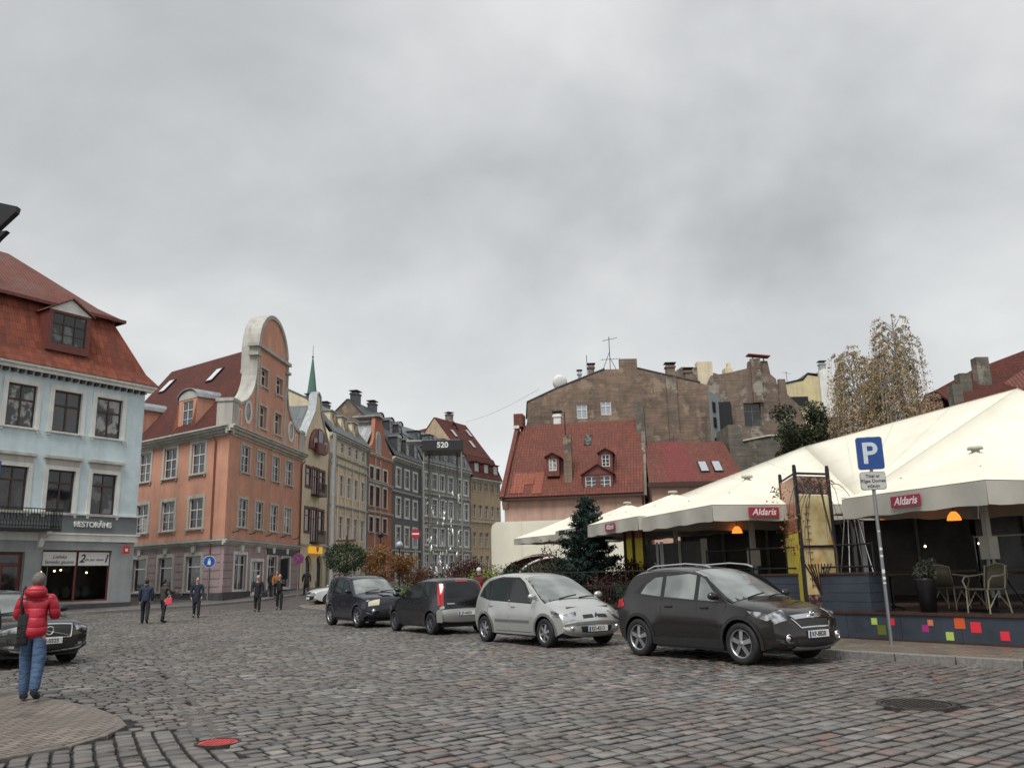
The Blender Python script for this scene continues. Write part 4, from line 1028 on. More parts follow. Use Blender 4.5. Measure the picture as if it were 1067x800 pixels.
# peach house with a big dark tiled roof
peroof = [(-.3, 15.2), (1.2, 18.4), (1.5, 18.5), (6, 24.2), (13, 16)]
H, L = row_house('peach_house', 'peach house with steep dark red tiled roof at the far end of the row', (-5.6, 120), (-1.3, 128), -1.0, 7.4, 15.2, 13, M['peach_stucco'],
    (.1, .3, .5, .7, .9), [(1.6, 4.4), (5.6, 7.6), (9.6, 11.4), (13.3, 14.6)], .85, peroof, M['tile_dark'], surround=M['peach_stucco'], tw=.1, courses=[8.9], side=M['peach_stucco'])
sy = lambda z: -.3+(z-15.2)*.47
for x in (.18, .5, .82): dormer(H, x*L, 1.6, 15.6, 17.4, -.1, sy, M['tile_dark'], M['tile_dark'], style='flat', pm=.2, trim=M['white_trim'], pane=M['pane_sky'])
for x, z in ((.2, 21.5), (.6, 20.2), (.8, 22.2)):
    mb = MB(); yy = 1.5+(z-18.5)*.79; mb.slab([(x*L, yy-.35, z), (x*L+.7, yy-.35, z), (x*L+.7, yy+.5, z+1.05), (x*L, yy+.5, z+1.05)], (0, -.03, .03)); mb.build('skylight', M['pane_sky'], H)
# gable of the roof behind the light grey house
H = thing('brown_gable_house', 'brown plastered gable with tiled roof rising behind the light grey mansard', 'house', (-12.3, 122, 0), math.radians(40))
mb = MB().mat(M['brick_ruin']); mb.prism([(0, 0), (9, 0), (9, 17.2), (4.5, 24.0), (0, 17.2)], 'y', 0, .5); mb.build('wall', None, H)
mb = MB().mat(M['tile_dark']); mb.slab([(4.5, -.2, 24), (9.3, -.2, 17), (9.3, 14, 17), (4.5, 14, 24)], (0, 0, .15)); mb.slab([(4.5, -.2, 24), (-.3, -.2, 17), (-.3, 14, 17), (4.5, 14, 24)], (0, 0, .15)); mb.build('roof', None, H)
chimney(H, 4.5, 1, 23, 25.4, .9, .8)
# church spire
H = thing('church_spire', 'slender green copper church spire with a gold tip far behind', 'spire', (-33.6, 140, 0))
mb = MB().mat(M['brick_old']); mb.box(-2.5, 2.5, -2.5, 2.5, 0, 26); mb.build('tower', None, H)
cop = plain('copper_green', (.06, .14, .11), .6, var=.2)
MB().lathe([(0, 26), (2.6, 26), (1.3, 29), (.85, 32), (.12, 38.2), (0, 38.3)], n=8, smooth=False).build('spire_roof', cop, H)
MB().lathe([(0, 38.2), (.05, 38.3), (.2, 38.5), (.05, 38.7), (.03, 40.5), (0, 40.5)], n=8).build('finial', M['metal_dark'], H)
# grey hipped roof directly behind the orange gable
H = thing('grey_roof_house', 'grey slate roofed house behind the orange gable', 'house', (-23.5, 71, 0), math.radians(82))
mb = MB().mat(M['pale_stucco']).box(0, 9, 0, 6, 0, 12.3); mb.build('wall', None, H)
mb = MB().mat(M['slate']); mb.slab([(0, -.3, 12.3), (9.2, -.3, 12.3), (9.2, 3, 16.9), (0, 3, 17.2)], (0, -.08, .1)); mb.slab([(0, 6.3, 12.3), (9.2, 6.3, 12.3), (9.2, 3, 16.9), (0, 3, 17.2)], (0, .08, .1)); mb.build('roof', None, H)

# ------------------------------------------------------------------ red roofed house in the middle
P = Plan((-.7, 66), (9.6, 64), -.1, 10.55)
H = thing('red_roof_house', 'low pink house with big red pantile roof, small white dormers and a tall chimney', 'house', (P.o.x, P.o.y, 0), P.rz); L = P.L
mb = MB().mat(M['pink_stucco']); mb.box(0, L, 0, 11.5, 0, 7.35); mb.build('wall', None, H)
k_ = (13.75-7.35)/5.6; sy = lambda z: -.35+(z-7.3)/k_
mb = MB().mat(M['tile_red']); mb.slab([(-.1, -.35, 7.3), (L, -.35, 7.3), (L, 5.3, 13.75), (.55, 5.3, 13.75)], (0, -.1, .12)); mb.slab([(-.1, 11, 7.3), (L, 11, 7.3), (L, 5.3, 13.75), (.55, 5.3, 13.75)], (0, .1, .12)); mb.build('roof', None, H)
newt = tiles('tile_new', (.30, .10, .065), (.25, .08, .05), (.24, .08, .055), rough=.5)
mb = MB().mat(newt)
for x0, x1, z0, z1 in ((.5, 1.5, 7.6, 9.3), (2.2, 2.9, 7.5, 9.3), (1.5, 2.2, 8.3, 9.25)): mb.slab([(x0, sy(z0)-.12, z0+.1), (x1, sy(z0)-.12, z0+.1), (x1+.12, sy(z1)-.12, z1+.1), (x0+.12, sy(z1)-.12, z1+.1)], (0, -.03, .03))
mb.build('patched_tiles', None, H)
mb = MB().mat(M['pink_stucco']); mb.prism([(-.4, 7.0), (5.1, 13.4), (5.6, 13.7), (5.9, 13.3), (0, 6.5)], 'x', -.12, .3); mb.build('side_gable', None, H).location = (0, 0, 0)
mb = MB().mat(M['tile_red']); mb.slab([(-.25, -.6, 7.3), (.1, -.6, 7.3), (.45, 4.9, 13.9), (.15, 4.9, 13.9)], (0, -.14, .14)); mb.box(.0, .75, 4.5, 5.9, 13.7, 14.8); mb.build('verge', None, H)
mb = MB().mat(M['white_trim']).box(.02, .5, 4.15, 4.4, 13.5, 13.75); mb.build('verge_stone', None, H)
MB().box(L-.5, L+.15, 4.0, 6.3, 9, 14.9).build('party_wall', M['cement_old'], H)
mb = MB().mat(M['cement_old']); mb.prism([(-.3, 7.2), (5.2, 14.2), (5.9, 14.2), (6, 7)], 'x', L-.12, L+.2); mb.build('parapet', None, H)
chimney(H, 4.95, .75, 8.2, 12.1, .6, .6, M['brick_old'], cap=False)
mb = MB(); mb.tube([(4.8, .75, 12.0), (4.8, .75, 14.0)], .04, 6); mb.build('flue_pipe', M['metal_dark'], H)
chimney(H, 3.55, 5.6, 13.4, 14.75, .6, .5, M['white_trim'], cap=True)
dormer(H, 3.75, 1.0, 9.3, 10.45, .6, sy, M['wood_red'], M['tile_dark'], pm=.2, bars=2, split=0); dormer(H, 7.85, 1.0, 9.45, 10.6, .7, sy, M['wood_red'], M['tile_dark'], pm=.2, bars=2, split=0)
d_ = dormer(H, 7.25, 2.3, 7.75, 8.9, .0, sy, M['wood_red'], M['tile_dark'], pm=.2, nx=4, bars=2, split=0); MB().box(7.1, 7.4, .0, .12, 7.8, 8.85).build('mullion', M['wood_red'], d_)
mb = MB(); z0, z1 = 11.55, 12.5; mb.slab([(5.95, sy(z0)-.14, z0+.1), (6.5, sy(z0)-.14, z0+.1), (6.55, sy(z1)-.14, z1+.1), (6.0, sy(z1)-.14, z1+.1)], (0, -.03, .03)); mb.build('skylight', M['pane_curtain'], H)
pipe(H, L-.1, .5, 7.2, r=.06, mat=M['wood_brown']); MB().box(-.2, L, -.5, -.36, 7.16, 7.3).build('gutter', M['wood_brown'], H)
# smaller red roof to its right
H = thing('low_red_roof_house', 'low pink annex with red pantile roof and two skylights side by side', 'house', (10.2, 64, 0), 0)
L = 6.9; MB().box(.05, L, 0, 9, 0, 8.0).build('wall', M['pink_stucco'], H); k_ = 3.3/4.0; sy = lambda z: -.3+(z-7.95)/k_
mb = MB().mat(M['tile_red']); mb.slab([(-.2, -.3, 7.95), (L+.1, -.3, 7.95), (L-.3, 4.0, 11.6), (.3, 4.0, 11.6)], (0, -.08, .12)); mb.slab([(-.2, 9, 7.95), (L+.1, 9, 7.95), (L-.3, 4.0, 11.6), (.3, 4, 11.6)], (0, .08, .12)); mb.build('roof', None, H)
MB().box(-.3, L+.15, -.5, -.32, 7.75, 8.1).build('gutter', M['wood_brown'], H)
MB().slab([(1.3, -.28, 8.12), (3.4, -.28, 8.12), (3.5, 3.95, 11.72), (1.5, 3.95, 11.72)], (0, -.02, .03)).build('patched_tiles', tiles('tile_crimson', (.21, .045, .042), (.17, .042, .04), (.15, .045, .042), rough=.5), H)
for x in (3.9, 4.95):
    z0, z1 = 8.75, 9.75; mb = MB().mat(M['metal_dark']); mb.slab([(x, sy(z0)-.1, z0+.08), (x+.72, sy(z0)-.1, z0+.08), (x+.72, sy(z1)-.1, z1+.08), (x, sy(z1)-.1, z1+.08)], (0, -.06, .05))
    o = mb.build('skylight', None, H); MB().slab([(x+.08, sy(z0)-.15, z0+.22), (x+.64, sy(z0)-.15, z0+.22), (x+.64, sy(z1)-.27, z1+.06), (x+.08, sy(z1)-.27, z1+.06)], (0, -.02, .02)).build('pane', M['pane_sky'], o)
MB().box(5.3, 6.3, -.4, .0, 7.2, 7.72).build('red_awning', plain('awning_red', (.3, .03, .03), .7), H)

# ------------------------------------------------------------------ big brick fire wall
H = thing('brick_tenement', 'tall tenement with bare brown brick end wall, two small windows and chimneys', 'tenement', (1.35, 80, 0), 0)
prof = [(0, 0), (17.4, 0), (17.4, 18.95), (16.7, 19.2), (13.0, 20.15), (10.75, 20.75), (10.75, 21.75), (9.05, 21.75), (9.05, 20.75), (7.6, 20.75), (3.0, 19.0), (.1, 17.7), (0, 15.8), (-.5, 14)]
hs = [(4.75, 16.0, 5.75, 17.45), (7.05, 16.3, 8.05, 17.7)]
def cut_wall(name, outline, holes, mat, parent, y0=0, y1=.5):
    b = bmesh.new(); b.faces.new([b.verts.new((x, y0, z)) for x, z in outline])
    for v_, no in [((x, 0, 0), (1, 0, 0)) for h in holes for x in (h[0], h[2])]+[((0, 0, z), (0, 0, 1)) for h in holes for z in (h[1], h[3])]:
        bmesh.ops.bisect_plane(b, geom=b.verts[:]+b.edges[:]+b.faces[:], plane_co=v_, plane_no=no)
    kill = [f_ for f_ in b.faces if any(h[0] < f_.calc_center_median().x < h[2] and h[1] < f_.calc_center_median().z < h[3] for h in holes)]
    bmesh.ops.delete(b, geom=kill, context='FACES')
    r = bmesh.ops.extrude_face_region(b, geom=b.faces[:])
    for v in r['geom']:
        if isinstance(v, bmesh.types.BMVert): v.co.y = y1
    bmesh.ops.recalc_face_normals(b, faces=b.faces)
    me = bpy.data.meshes.new(name); b.to_mesh(me); b.free(); me.materials.append(mat); auto_uv(me)
    o = bpy.data.objects.new(name, me); COL.objects.link(o); o.parent = parent; return o
cut_wall('wall', prof, hs, M['brick_old'], H)
MB().box(.1, 17.3, .5, 14, 0, 15.6).build('rear_wall', M['brick_old'], H)
mb = MB().mat(M['slate_dark'])
for (xa, za), (xb, zb) in (((0, 17.65), (3, 19.0)), ((3, 19), (7.6, 20.75)), ((10.75, 20.75), (13, 20.15)), ((13, 20.15), (16.7, 19.2))): mb.slab([(xa, -.06, za+.02), (xb, -.06, zb+.02), (xb, 9, zb+.02), (xa, 9, za+.02)], (0, 0, .12))
mb.build('roof', None, H)
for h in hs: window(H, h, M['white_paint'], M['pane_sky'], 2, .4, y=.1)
chimney(H, 14.0, .6, 19.5, 21.1, .85, .7, M['brick_ruin']); chimney(H, 15.75, .8, 19, 20.6, .7, .7, M['brick_ruin'])
mb = MB().mat(M['brick_ruin']); mb.box(13.4, 14.35, -.28, .0, 9, 19.8); mb.box(13.75, 14.5, -.5, -.28, 9, 14.2); mb.build('flue_stack', None, H)
chimney(H, 6.35, .5, 20.1, 21.2, .55, .5); chimney(H, 5.2, .5, 19.7, 20.6, .3, .3, M['zinc'])
mb = MB().mat(M['metal_dark']); mb.tube([(5.95, .4, 20), (5.95, .4, 22.3)], .03, 6)
mb.tube([(8.2, .4, 20.7), (8.2, .4, 24.1)], .035, 6); mb.tube([(7.3, .4, 21.8), (9.2, .4, 21.9)], .02, 5); mb.tube([(7.6, .4, 23.7), (9.0, .4, 24.0)], .02, 5)
for i in range(7): mb.tube([(7.6+i*.22, .1, 23.72+i*.04), (7.6+i*.22, .7, 23.72+i*.04)], .012, 4)
for i in range(5): mb.tube([(7.5+i*.35, .1, 21.85), (7.5+i*.35, .7, 21.85)], .012, 4)
mb.tube([(8.2, .4, 22.6), (7.8, .4, 21.6), (7.4, .4, 20.6)], .03, 5); mb.tube([(8.2, .4, 22.0), (8.6, .4, 21.2), (8.8, .4, 20.7)], .03, 5)
mb.build('aerial', None, H)
mb = MB().mat(M['white_paint']); mb.lathe([(0, 0), (.4, .02), (.75, .1), (.95, .22), (.93, .24), (.4, .06), (0, .04)], (0, 0, 0), 24, axis='y'); o = mb.build('satellite_dish', None, H); o.scale = (.78, .78, .78); o.location = (3.3, -.1, 19.55); o.rotation_euler = (.2, 0, .3)
# white and grey side face with balcony well
mb = MB().mat(render_wall('pale_blue_wall', (.33, .37, .38), .4)); mb.slab([(17.4, .0, 9), (17.4, 0, 18.5), (19.2, 3, 18.3), (19.2, 3, 9)], (0, .1, 0)); mb.build('courtyard_wall', None, H)
mb = MB().mat(M['metal_dark'])
for z in (11, 13, 15, 16.5): mb.slab([(17.9, .75, z), (18.3, 1.4, z), (18.3, 1.4, z+1.0), (17.9, .75, z+1.0)], (.03, -.05, 0))
mb.build('courtyard_window', M['pane_dark'], H); MB().box(18.9, 20.1, 2.5, 3.4, 10, 17.8).build('stair_shaft', M['metal_dark'], H)

H = thing('ruined_brick_house', 'weathered brick and plaster end wall with a dark broken window and a chimney on top', 'tenement', (19.2, 84, 0), 0)
prof = [(.2, 0), (12.2, 0), (12.2, 14.6), (9.0, 15.4), (7.7, 17.4), (7.4, 20.3), (6.9, 20.8), (6.7, 22.2), (4.8, 22.2), (4.7, 21.5), (2.9, 21.1), (.9, 20.8), (.2, 19.4)]
hs = [(3.9, 15.5, 5.6, 17.9), (2.1, 15.6, 2.7, 17.8)]
cut_wall('wall', prof, hs, M['brick_ruin'], H, 0, .6)
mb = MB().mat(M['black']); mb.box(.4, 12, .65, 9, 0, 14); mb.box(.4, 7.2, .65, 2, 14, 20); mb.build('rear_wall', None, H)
for h in hs: window(H, h, M['cement_old'], M['pane_dark'], 2, .35, y=.2)
mb = MB().mat(M['brick_ruin']); mb.box(4.9, 5.9, -.3, 0, 17.9, 22.4); mb.build('flue_stack', None, H)
mb = MB().mat(plain('rust_red', (.25, .04, .035), .6)); mb.slab([(4.7, -.5, 22.8), (6.9, -.5, 22.55), (6.9, .6, 22.55), (4.7, .6, 22.8)], (0, 0, .1)); mb.box(5.2, 5.3, 0, .1, 22.2, 22.7); mb.box(6.3, 6.4, 0, .1, 22.2, 22.5); mb.build('chimney_cowl', None, H)
mb = MB().mat(M['brick_ruin']); mb.prism([(7.4, 15.4), (7.5, 20.2), (8.2, 20.2), (8.3, 18.6), (9.4, 17.4), (9.9, 15.4)], 'y', -.35, -.01); mb.build('side_buttress', None, H)
H = thing('rear_attic', 'dark brick attic gable with pale chimney block between two fire walls', 'house', (15.2, 92, 0), 0)
mb = MB().mat(M['brick_ruin']); mb.prism([(0, 0), (9, 0), (9, 22.3), (5.3, 23.6), (3.6, 23.7), (1.5, 22.3), (0, 21.8)], 'y', 0, 6); mb.build('wall', None, H)
mb = MB().mat(M['pale_stucco']); mb.box(5.3, 7.0, -.2, 1, 21, 24.2); mb.box(8.3, 9.2, -.3, 1, 21, 23.4); mb.box(8.7, 9.0, -.2, .6, 23.4, 24); mb.build('chimney', None, H)
# low ruined plaster wall
H = thing('plaster_ruin', 'crumbling grey plastered wall with a small barred window beside the red annex roof', 'ruin', (16.2, 67.2, 0), 0)
cut_wall('wall', [(.9, 0), (8.5, 0), (8.5, 12.0), (4, 11.85), (2.0, 11.5), (2.0, 12.9), (.9, 12.9)], [(4.75, 9.4, 5.9, 10.2)], M['cement_old'], H, 0, 4)
mb = MB().mat(M['wood_brown'])
for i in range(4): mb.box(4.8+i*.3, 4.9+i*.3, .05, .15, 9.4, 10.2)
o = mb.build('barred_window', None, H); MB().box(4.75, 5.9, .3, .35, 9.4, 10.2).build('pane', M['black'], o)
mb = MB().mat(M['stone_trim']); mb.slab([(2.0, -.12, 11.55), (4, -.12, 11.9), (4, .6, 11.9), (2, .6, 11.55)], (0, 0, .12)); mb.slab([(4, -.12, 11.9), (8.5, -.12, 12.05), (8.5, .6, 12.05), (4, .6, 11.9)], (0, 0, .12)); mb.build('coping', None, H)
# yellow attic house and white gable
H = thing('yellow_attic_house', 'pale yellow house top with flat roof and white chimney wall seen above the dark tree', 'house', (31.0, 100, 0), 0)
yw = render_wall('yellow_house', (.62, .53, .30), .3)
mb = MB().mat(yw); mb.prism([(0, 0), (6.3, 0), (6.3, 23.9), (4.5, 24.3), (3.9, 23.6), (.3, 23.1), (0, 22)], 'y', 0, 8); mb.build('wall', None, H)
mb = MB().mat(M['white_trim']); mb.prism([(5.6, 0), (9.6, 0), (9.6, 22.6), (7.0, 23.8), (7.2, 24.6), (6.3, 24.9), (5.7, 24.6)], 'y', -.6, 7); mb.build('gable_wall', None, H)
mb = MB().mat(M['metal_dark']); mb.prism([(0, 22.9), (3.9, 23.7), (4.5, 24.4), (6.0, 24.2), (6.0, 24.35), (4.5, 24.55), (3.8, 23.85), (0, 23.05)], 'y', -.1, 8.1); mb.box(1.6, 4.2, -.25, -.01, 20.6, 21.6); mb.build('roof_edge', None, H)
chimney(H, 6.7, 1, 24, 25.9, .7, .7, M['zinc']); mb = MB().mat(M['metal_dark']); mb.tube([(2.3, 1, 23), (2.3, 1, 25)], .03, 5); mb.tube([(1.8, 1, 24.9), (2.8, 1, 24.7)], .02, 5); mb.build('aerial', None, H)
# tiled roofs on the far right
H = thing('tiled_house', 'dark red tiled roof with three grey chimneys above the marquee at the right edge', 'house', (31.5, 60, 0), 0)
mb = MB().mat(M['brick_old']); mb.box(-.2, 14, 0, 9, 0, 12.4); mb.build('wall', None, H)
mb = MB().mat(M['tile_dark']); mb.slab([(.2, -.3, 12.4), (14, -.3, 12.4), (14, 4.8, 19.6), (4.2, 4.8, 16.2), (1.2, 4.8, 14.7)], (0, -.1, .1)); mb.slab([(-.6, 5, 12.4), (14, 9.3, 12.4), (14, 4.8, 19.4), (4.2, 4.8, 16.0), (.4, 4.8, 14.5)], (0, .1, 0)); mb.build('roof', None, H)
for x, y, z0, z1, w_ in ((.75, 1, 12.4, 14.4, .7), (2.2, 2.4, 13.5, 15.5, .85), (4.1, 3.2, 14.0, 16.9, .95)): chimney(H, x, y, z0, z1, w_, .8, M['cement_old'], cap=False)
mb = MB().mat(M['tile_red']); mb.box(-2.2, -.5, .5, 3, 12.2, 13.1); mb.build('low_roof', None, H)
MB().slab([(4.6, -.5, 13.6), (9, -.5, 13.9), (9, 1.5, 17.2), (4.6, 1.5, 14.5)], (0, -.05, .05)).build('bright_tiles', M['tile_red'], H)
# cornice of a near building reaching in at the top left
H = thing('roof_corner', 'dark metal eaves corner jutting in at the top left edge', 'eaves', (-11.42, 14.0, 0), 0)
mb = MB().mat(M['metal_dark']); mb.prism([(0, 8.35), (2.35, 8.22), (2.75, 8.12), (2.73, 8.02), (2.45, 7.72), (2.3, 7.6), (0, 7.6)], 'y', 0, .12); mb.build('upper_eave', None, H)
mb = MB().mat(M['metal_dark']); mb.prism([(0, 7.62), (2.35, 7.66), (2.6, 7.68), (2.48, 7.55), (2.3, 7.3), (0, 6.9)], 'y', .02, .13); mb.build('lower_eave', None, H)
MB().box(-6, -1.2, 0, .5, 0, 8.3).build('wall', M['grey_stucco'], H); MB().box(-1.2, .2, .12, .3, 7.0, 8.2).build('bracket', M['metal_dark'], H)
# ------------------------------------------------------------------ cars
def smooth_line(pts, n=2):
    for _ in range(n):
        o = [pts[0]]
        for a, b in zip(pts, pts[1:]): o += [(a[0]*.75+b[0]*.25, a[1]*.75+b[1]*.25), (a[0]*.25+b[0]*.75, a[1]*.25+b[1]*.75)]
        o.append(pts[-1]); pts = o
    return pts
class CarShape:
    def __init__(s, prof, W, wb, xr, tyre, belt, roof_w=.77, r=.06, taper=.12, zsill=.22, archr=None):
        s.wb = wb; s.hw = W/2; s.tyre = tyre; s.belt = belt; s.roofw = roof_w; s.taper = taper; s.zsill = zsill
        s.P = [Vector((x-xr, 0, z)) for x, z in smooth_line(prof, 2)]     # x=0 at the rear axle
        xs = [p.x for p in s.P]; s.x0, s.x1 = min(xs), max(xs); s.zt = max(p.z for p in s.P); s.xc = (s.x0+s.x1)/2; s.hl = (s.x1-s.x0)/2
        s.t = [0]
        for a, b in zip(s.P, s.P[1:]): s.t.append(s.t[-1]+(b-a).length)
        s.N = []
        for i in range(len(s.P)):
            d = s.P[min(i+1, len(s.P)-1)]-s.P[max(i-1, 0)]; d.normalize(); s.N.append(Vector((-d.z, 0, d.x)))
        s.r = r; s.Pin = []
        s.crown = [.03+(.13*max(0, n.x)**2 if n.x > 0 else .06*n.x*n.x) for n in s.N]
        s.Pin = [p-n*(r+c) for p, n, c in zip(s.P, s.N, s.crown)]
        s.ar = archr or tyre+.055
    def Y(s, x, z):
        e = max(0, abs(x-s.xc)-(s.hl-1.15))/1.15; wx = 1-s.taper*e**2.2
        g = np.interp(z, [.15, .3, .55, .75, s.belt, s.zt-.03], [.93, .965, 1.0, .995, .965, s.roofw])
        for ax in (0, s.wb):      # flared wheel arches
            d = math.hypot(x-ax, z-s.tyre); wx += .022*math.exp(-((d-s.ar-.02)/.11)**2)
        return s.hw*wx*g
    def S(s, u, q, off=0):
        i = min(max(np.searchsorted(s.t, u)-1, 0), len(s.t)-2); f = (u-s.t[i])/(s.t[i+1]-s.t[i])
        pin = s.Pin[i].lerp(s.Pin[i+1], f); n = s.N[i].lerp(s.N[i+1], f).normalized(); c = s.crown[i]*(1-f)+s.crown[i+1]*f
        y = s.Y(pin.x, pin.z)*q
        return Vector((pin.x, y, pin.z))+n*(s.r*(1-abs(q)**6)+c*(1-q*q)+off)
    def u_top(s, x):   # arc position on the upper surface at x
        best = None
        zmid = s.belt*.75
        for i in range(len(s.P)-1):
            a, b = s.P[i], s.P[i+1]
            if a.z > zmid*.8 and min(a.x, b.x) <= x <= max(a.x, b.x) and b.x > a.x:
                if best is None or a.z > best[0]: best = (a.z, s.t[i]+(s.t[i+1]-s.t[i])*(x-a.x)/(b.x-a.x))
        return best[1]
    def u_front(s, z):
        for i in range(len(s.P)-2, 0, -1):
            a, b = s.P[i], s.P[i+1]
            if b.z <= z <= a.z: return s.t[i]+(s.t[i+1]-s.t[i])*(a.z-z)/(a.z-b.z+1e-9)
        return s.t[-1]
    def u_rear(s, z):
        for i in range(len(s.P)-1):
            a, b = s.P[i], s.P[i+1]
            if a.z <= z <= b.z: return s.t[i]+(s.t[i+1]-s.t[i])*(z-a.z)/(b.z-a.z+1e-9)
        return 0
    def body_mesh(s, mb, mat):
        mb.mat(mat); nq = 22; qs = [math.sin(PI/2*(-1+2*j/nq)) for j in range(nq+1)]
        vs_ = []; us = s.t
        for u in us:
            for q in qs: vs_.append(s.S(u, q))
        k = nq+1
        mb.add(vs_, [(i*k+j, (i+1)*k+j, (i+1)*k+j+1, i*k+j+1) for i in range(len(us)-1) for j in range(nq)], True)
        # sides with wheel arches cut out
        out = [(p.x, p.z) for p in s.Pin]; z0 = s.zsill
        fx, rx = s.wb, 0
        bot = [(out[-1][0], out[-1][1])]
        def arc(cx):
            o = []; zb = z0; a0 = math.asin(max(-1, (zb-s.tyre)/s.ar))
            for k_ in range(15):
                a = a0+(PI-2*a0)*k_/14; o.append((cx+s.ar*math.cos(a), s.tyre+s.ar*math.sin(a)))
            return o
        poly = out+arc(fx)+arc(rx)
        for sg in (-1, 1): s.side(mb, poly, 0, sg, cell=.11)
    def side(s, mb, poly, off, sg, cell=.12, thick=0):
        b = bmesh.new(); vs_ = []
        for x, z in poly:
            vs_.append(b.verts.new((x, 0, z)))
        try: b.faces.new(vs_)
        except Exception: b.free(); return
        x0, x1 = min(p[0] for p in poly), max(p[0] for p in poly); z0, z1 = min(p[1] for p in poly), max(p[1] for p in poly)
        x = math.floor(x0/cell)*cell+cell
        while x < x1: bmesh.ops.bisect_plane(b, geom=b.verts[:]+b.edges[:]+b.faces[:], plane_co=(x, 0, 0), plane_no=(1, 0, 0)); x += cell
        z = math.floor(z0/cell)*cell+cell
        while z < z1: bmesh.ops.bisect_plane(b, geom=b.verts[:]+b.edges[:]+b.faces[:], plane_co=(0, 0, z), plane_no=(0, 0, 1)); z += cell
        bmesh.ops.triangulate(b, faces=[f_ for f_ in b.faces if len(f_.verts) > 4])
        b.verts.index_update()
        o = [(v.co.x, sg*(s.Y(v.co.x, v.co.z)+off), v.co.z) for v in b.verts]
        fs = [[v.index for v in f_.verts] for f_ in b.faces]
        if sg > 0: fs = [f_[::-1] for f_ in fs]
        mb.add(o, fs, True); b.free()
    def patch(s, mb, u0, u1, qa, qb, qc, qd, off=.004, nu=6, nq=10, both=False):
        """patch on the top/front surface: q from qa..qb at u0 and qc..qd at u1"""
        for sg in ((-1, 1) if both else (1,)):
            vs_ = []
            for i in range(nu+1):
                f = i/nu; u = u0+(u1-u0)*f; l, h = qa+(qc-qa)*f, qb+(qd-qb)*f
                for j in range(nq+1): vs_.append(s.S(u, (l+(h-l)*j/nq)*sg, off))
            k = nq+1; mb.add(vs_, [(i*k+j, (i+1)*k+j, (i+1)*k+j+1, i*k+j+1) for i in range(nu) for j in range(nq)], True)

def paint(name, c, rough=.22, metal=.4):
    t = NT(name); t.color(t.mix(t.ramp(t.noise(2, 3), [(.3, 0.), (.75, 1.)]), sc(c, .95), sc(c, 1.04)))
    t.set(Metallic=metal); t.b.inputs['Coat Weight'].default_value = .5; t.b.inputs['Coat Roughness'].default_value = .06
    t.l(t.ramp(t.noise(1.2, 3), [(.3, rough), (.8, rough+.10)]), t.b.inputs['Roughness']); t.bump(t.noise(1.5, 2), .02, .02); return t.m
CG = NT('car_glass'); CG.color((.012, .014, .015)); CG.set(Roughness=.04); CG.b.inputs['Specular IOR Level'].default_value = .45; CARG = CG.m
WG = NT('windscreen_glass'); WG.color(WG.mix(WG.ramp(WG.noise(1.3, 2), [(.4, 0.), (.62, 1.)]), (.14, .155, .15), (.27, .29, .28))); WG.set(Roughness=.05); WG.b.inputs['Specular IOR Level'].default_value = .9; WSG = WG.m  # pale patches in the base colour stand in for reflected sky
rubber = plain('tyre_rubber', (.014, .014, .015), .75, var=.3, ns=12, bump=.2); plastic = plain('black_plastic', (.02, .02, .021), .55, var=.2)
chrome = plain('chrome', (.75, .75, .76), .12, 1, var=.02); alloy = plain('alloy', (.42, .42, .43), .32, .85, var=.1)
headl = NT('headlamp'); headl.color(headl.mix(headl.ramp(headl.noise(7, 1), [(.4, 0.), (.6, 1.)]), (.10, .105, .11), (.52, .53, .55))); headl.set(Roughness=.06, Metallic=.55); HEADL = headl.m
tail = plain('tail_lamp', (.42, .012, .015), .12, var=.15, ns=20, spec=.8); platem = plain('plate_white', (.62, .62, .60), .4, var=.05); dirty = plain('brake_dark', (.03, .028, .026), .7)

_wheels = {}
def wheel(p, x, y, r, wd, rimr, spokes, sg, rimmat):
    mb = MB().mat(dirty); mb.lathe([(0, -.02), (rimr*.93, -.02), (rimr*.93, -.05), (0, -.05)], (0, 0, 0), 24, 'y')
    w_ = mb.build('wheel', None, p); w_.location = (x, y, r)
    h = wd/2; t = MB().mat(rubber)
    t.lathe([(rimr*.96, -h*.75), (rimr*1.02, -h*.98), (r*.90, -h), (r*.965, -h*.88), (r, -h*.62), (r, h*.62), (r*.965, h*.88), (r*.9, h), (rimr*1.02, h*.98), (rimr*.96, h*.75)], n=32, axis='y')
    t.build('tyre', None, w_)
    m_ = MB().mat(rimmat); o = -h*sg
    m_.lathe([(rimr*.98, -h*sg*.1), (rimr*.9, -h*sg*.7), (rimr*.96, -h*sg*.93), (rimr*1.03, -h*sg*.93), (rimr*1.03, -h*sg*.7)], n=32, axis='y')
    m_.lathe([(0, -h*.86*sg), (rimr*.2, -h*.84*sg), (rimr*.24, -h*.6*sg)], n=16, axis='y')
    yo, yi = -h*.84*sg, -h*.6*sg
    for k in range(spokes):
        a = 2*PI*k/spokes+.3; ca, sa = math.cos(a), math.sin(a)
        def pt(rr, tt, yy): return (ca*rr-sa*tt, yy, sa*rr+ca*tt)
        w0, w1 = rimr*.13, rimr*(.17 if spokes < 7 else .09)
        vs_ = [pt(rimr*.15, -w0, yo), pt(rimr*.15, w0, yo), pt(rimr*.95, w1, yo+.012*sg), pt(rimr*.95, -w1, yo+.012*sg), pt(rimr*.15, -w0, yi), pt(rimr*.15, w0, yi), pt(rimr*.95, w1, yi), pt(rimr*.95, -w1, yi)]
        m_.add(vs_, [(0, 1, 2, 3), (4, 5, 6, 7), (0, 1, 5, 4), (1, 2, 6, 5), (2, 3, 7, 6), (3, 0, 4, 7)])
    m_.build('rim', None, w_)

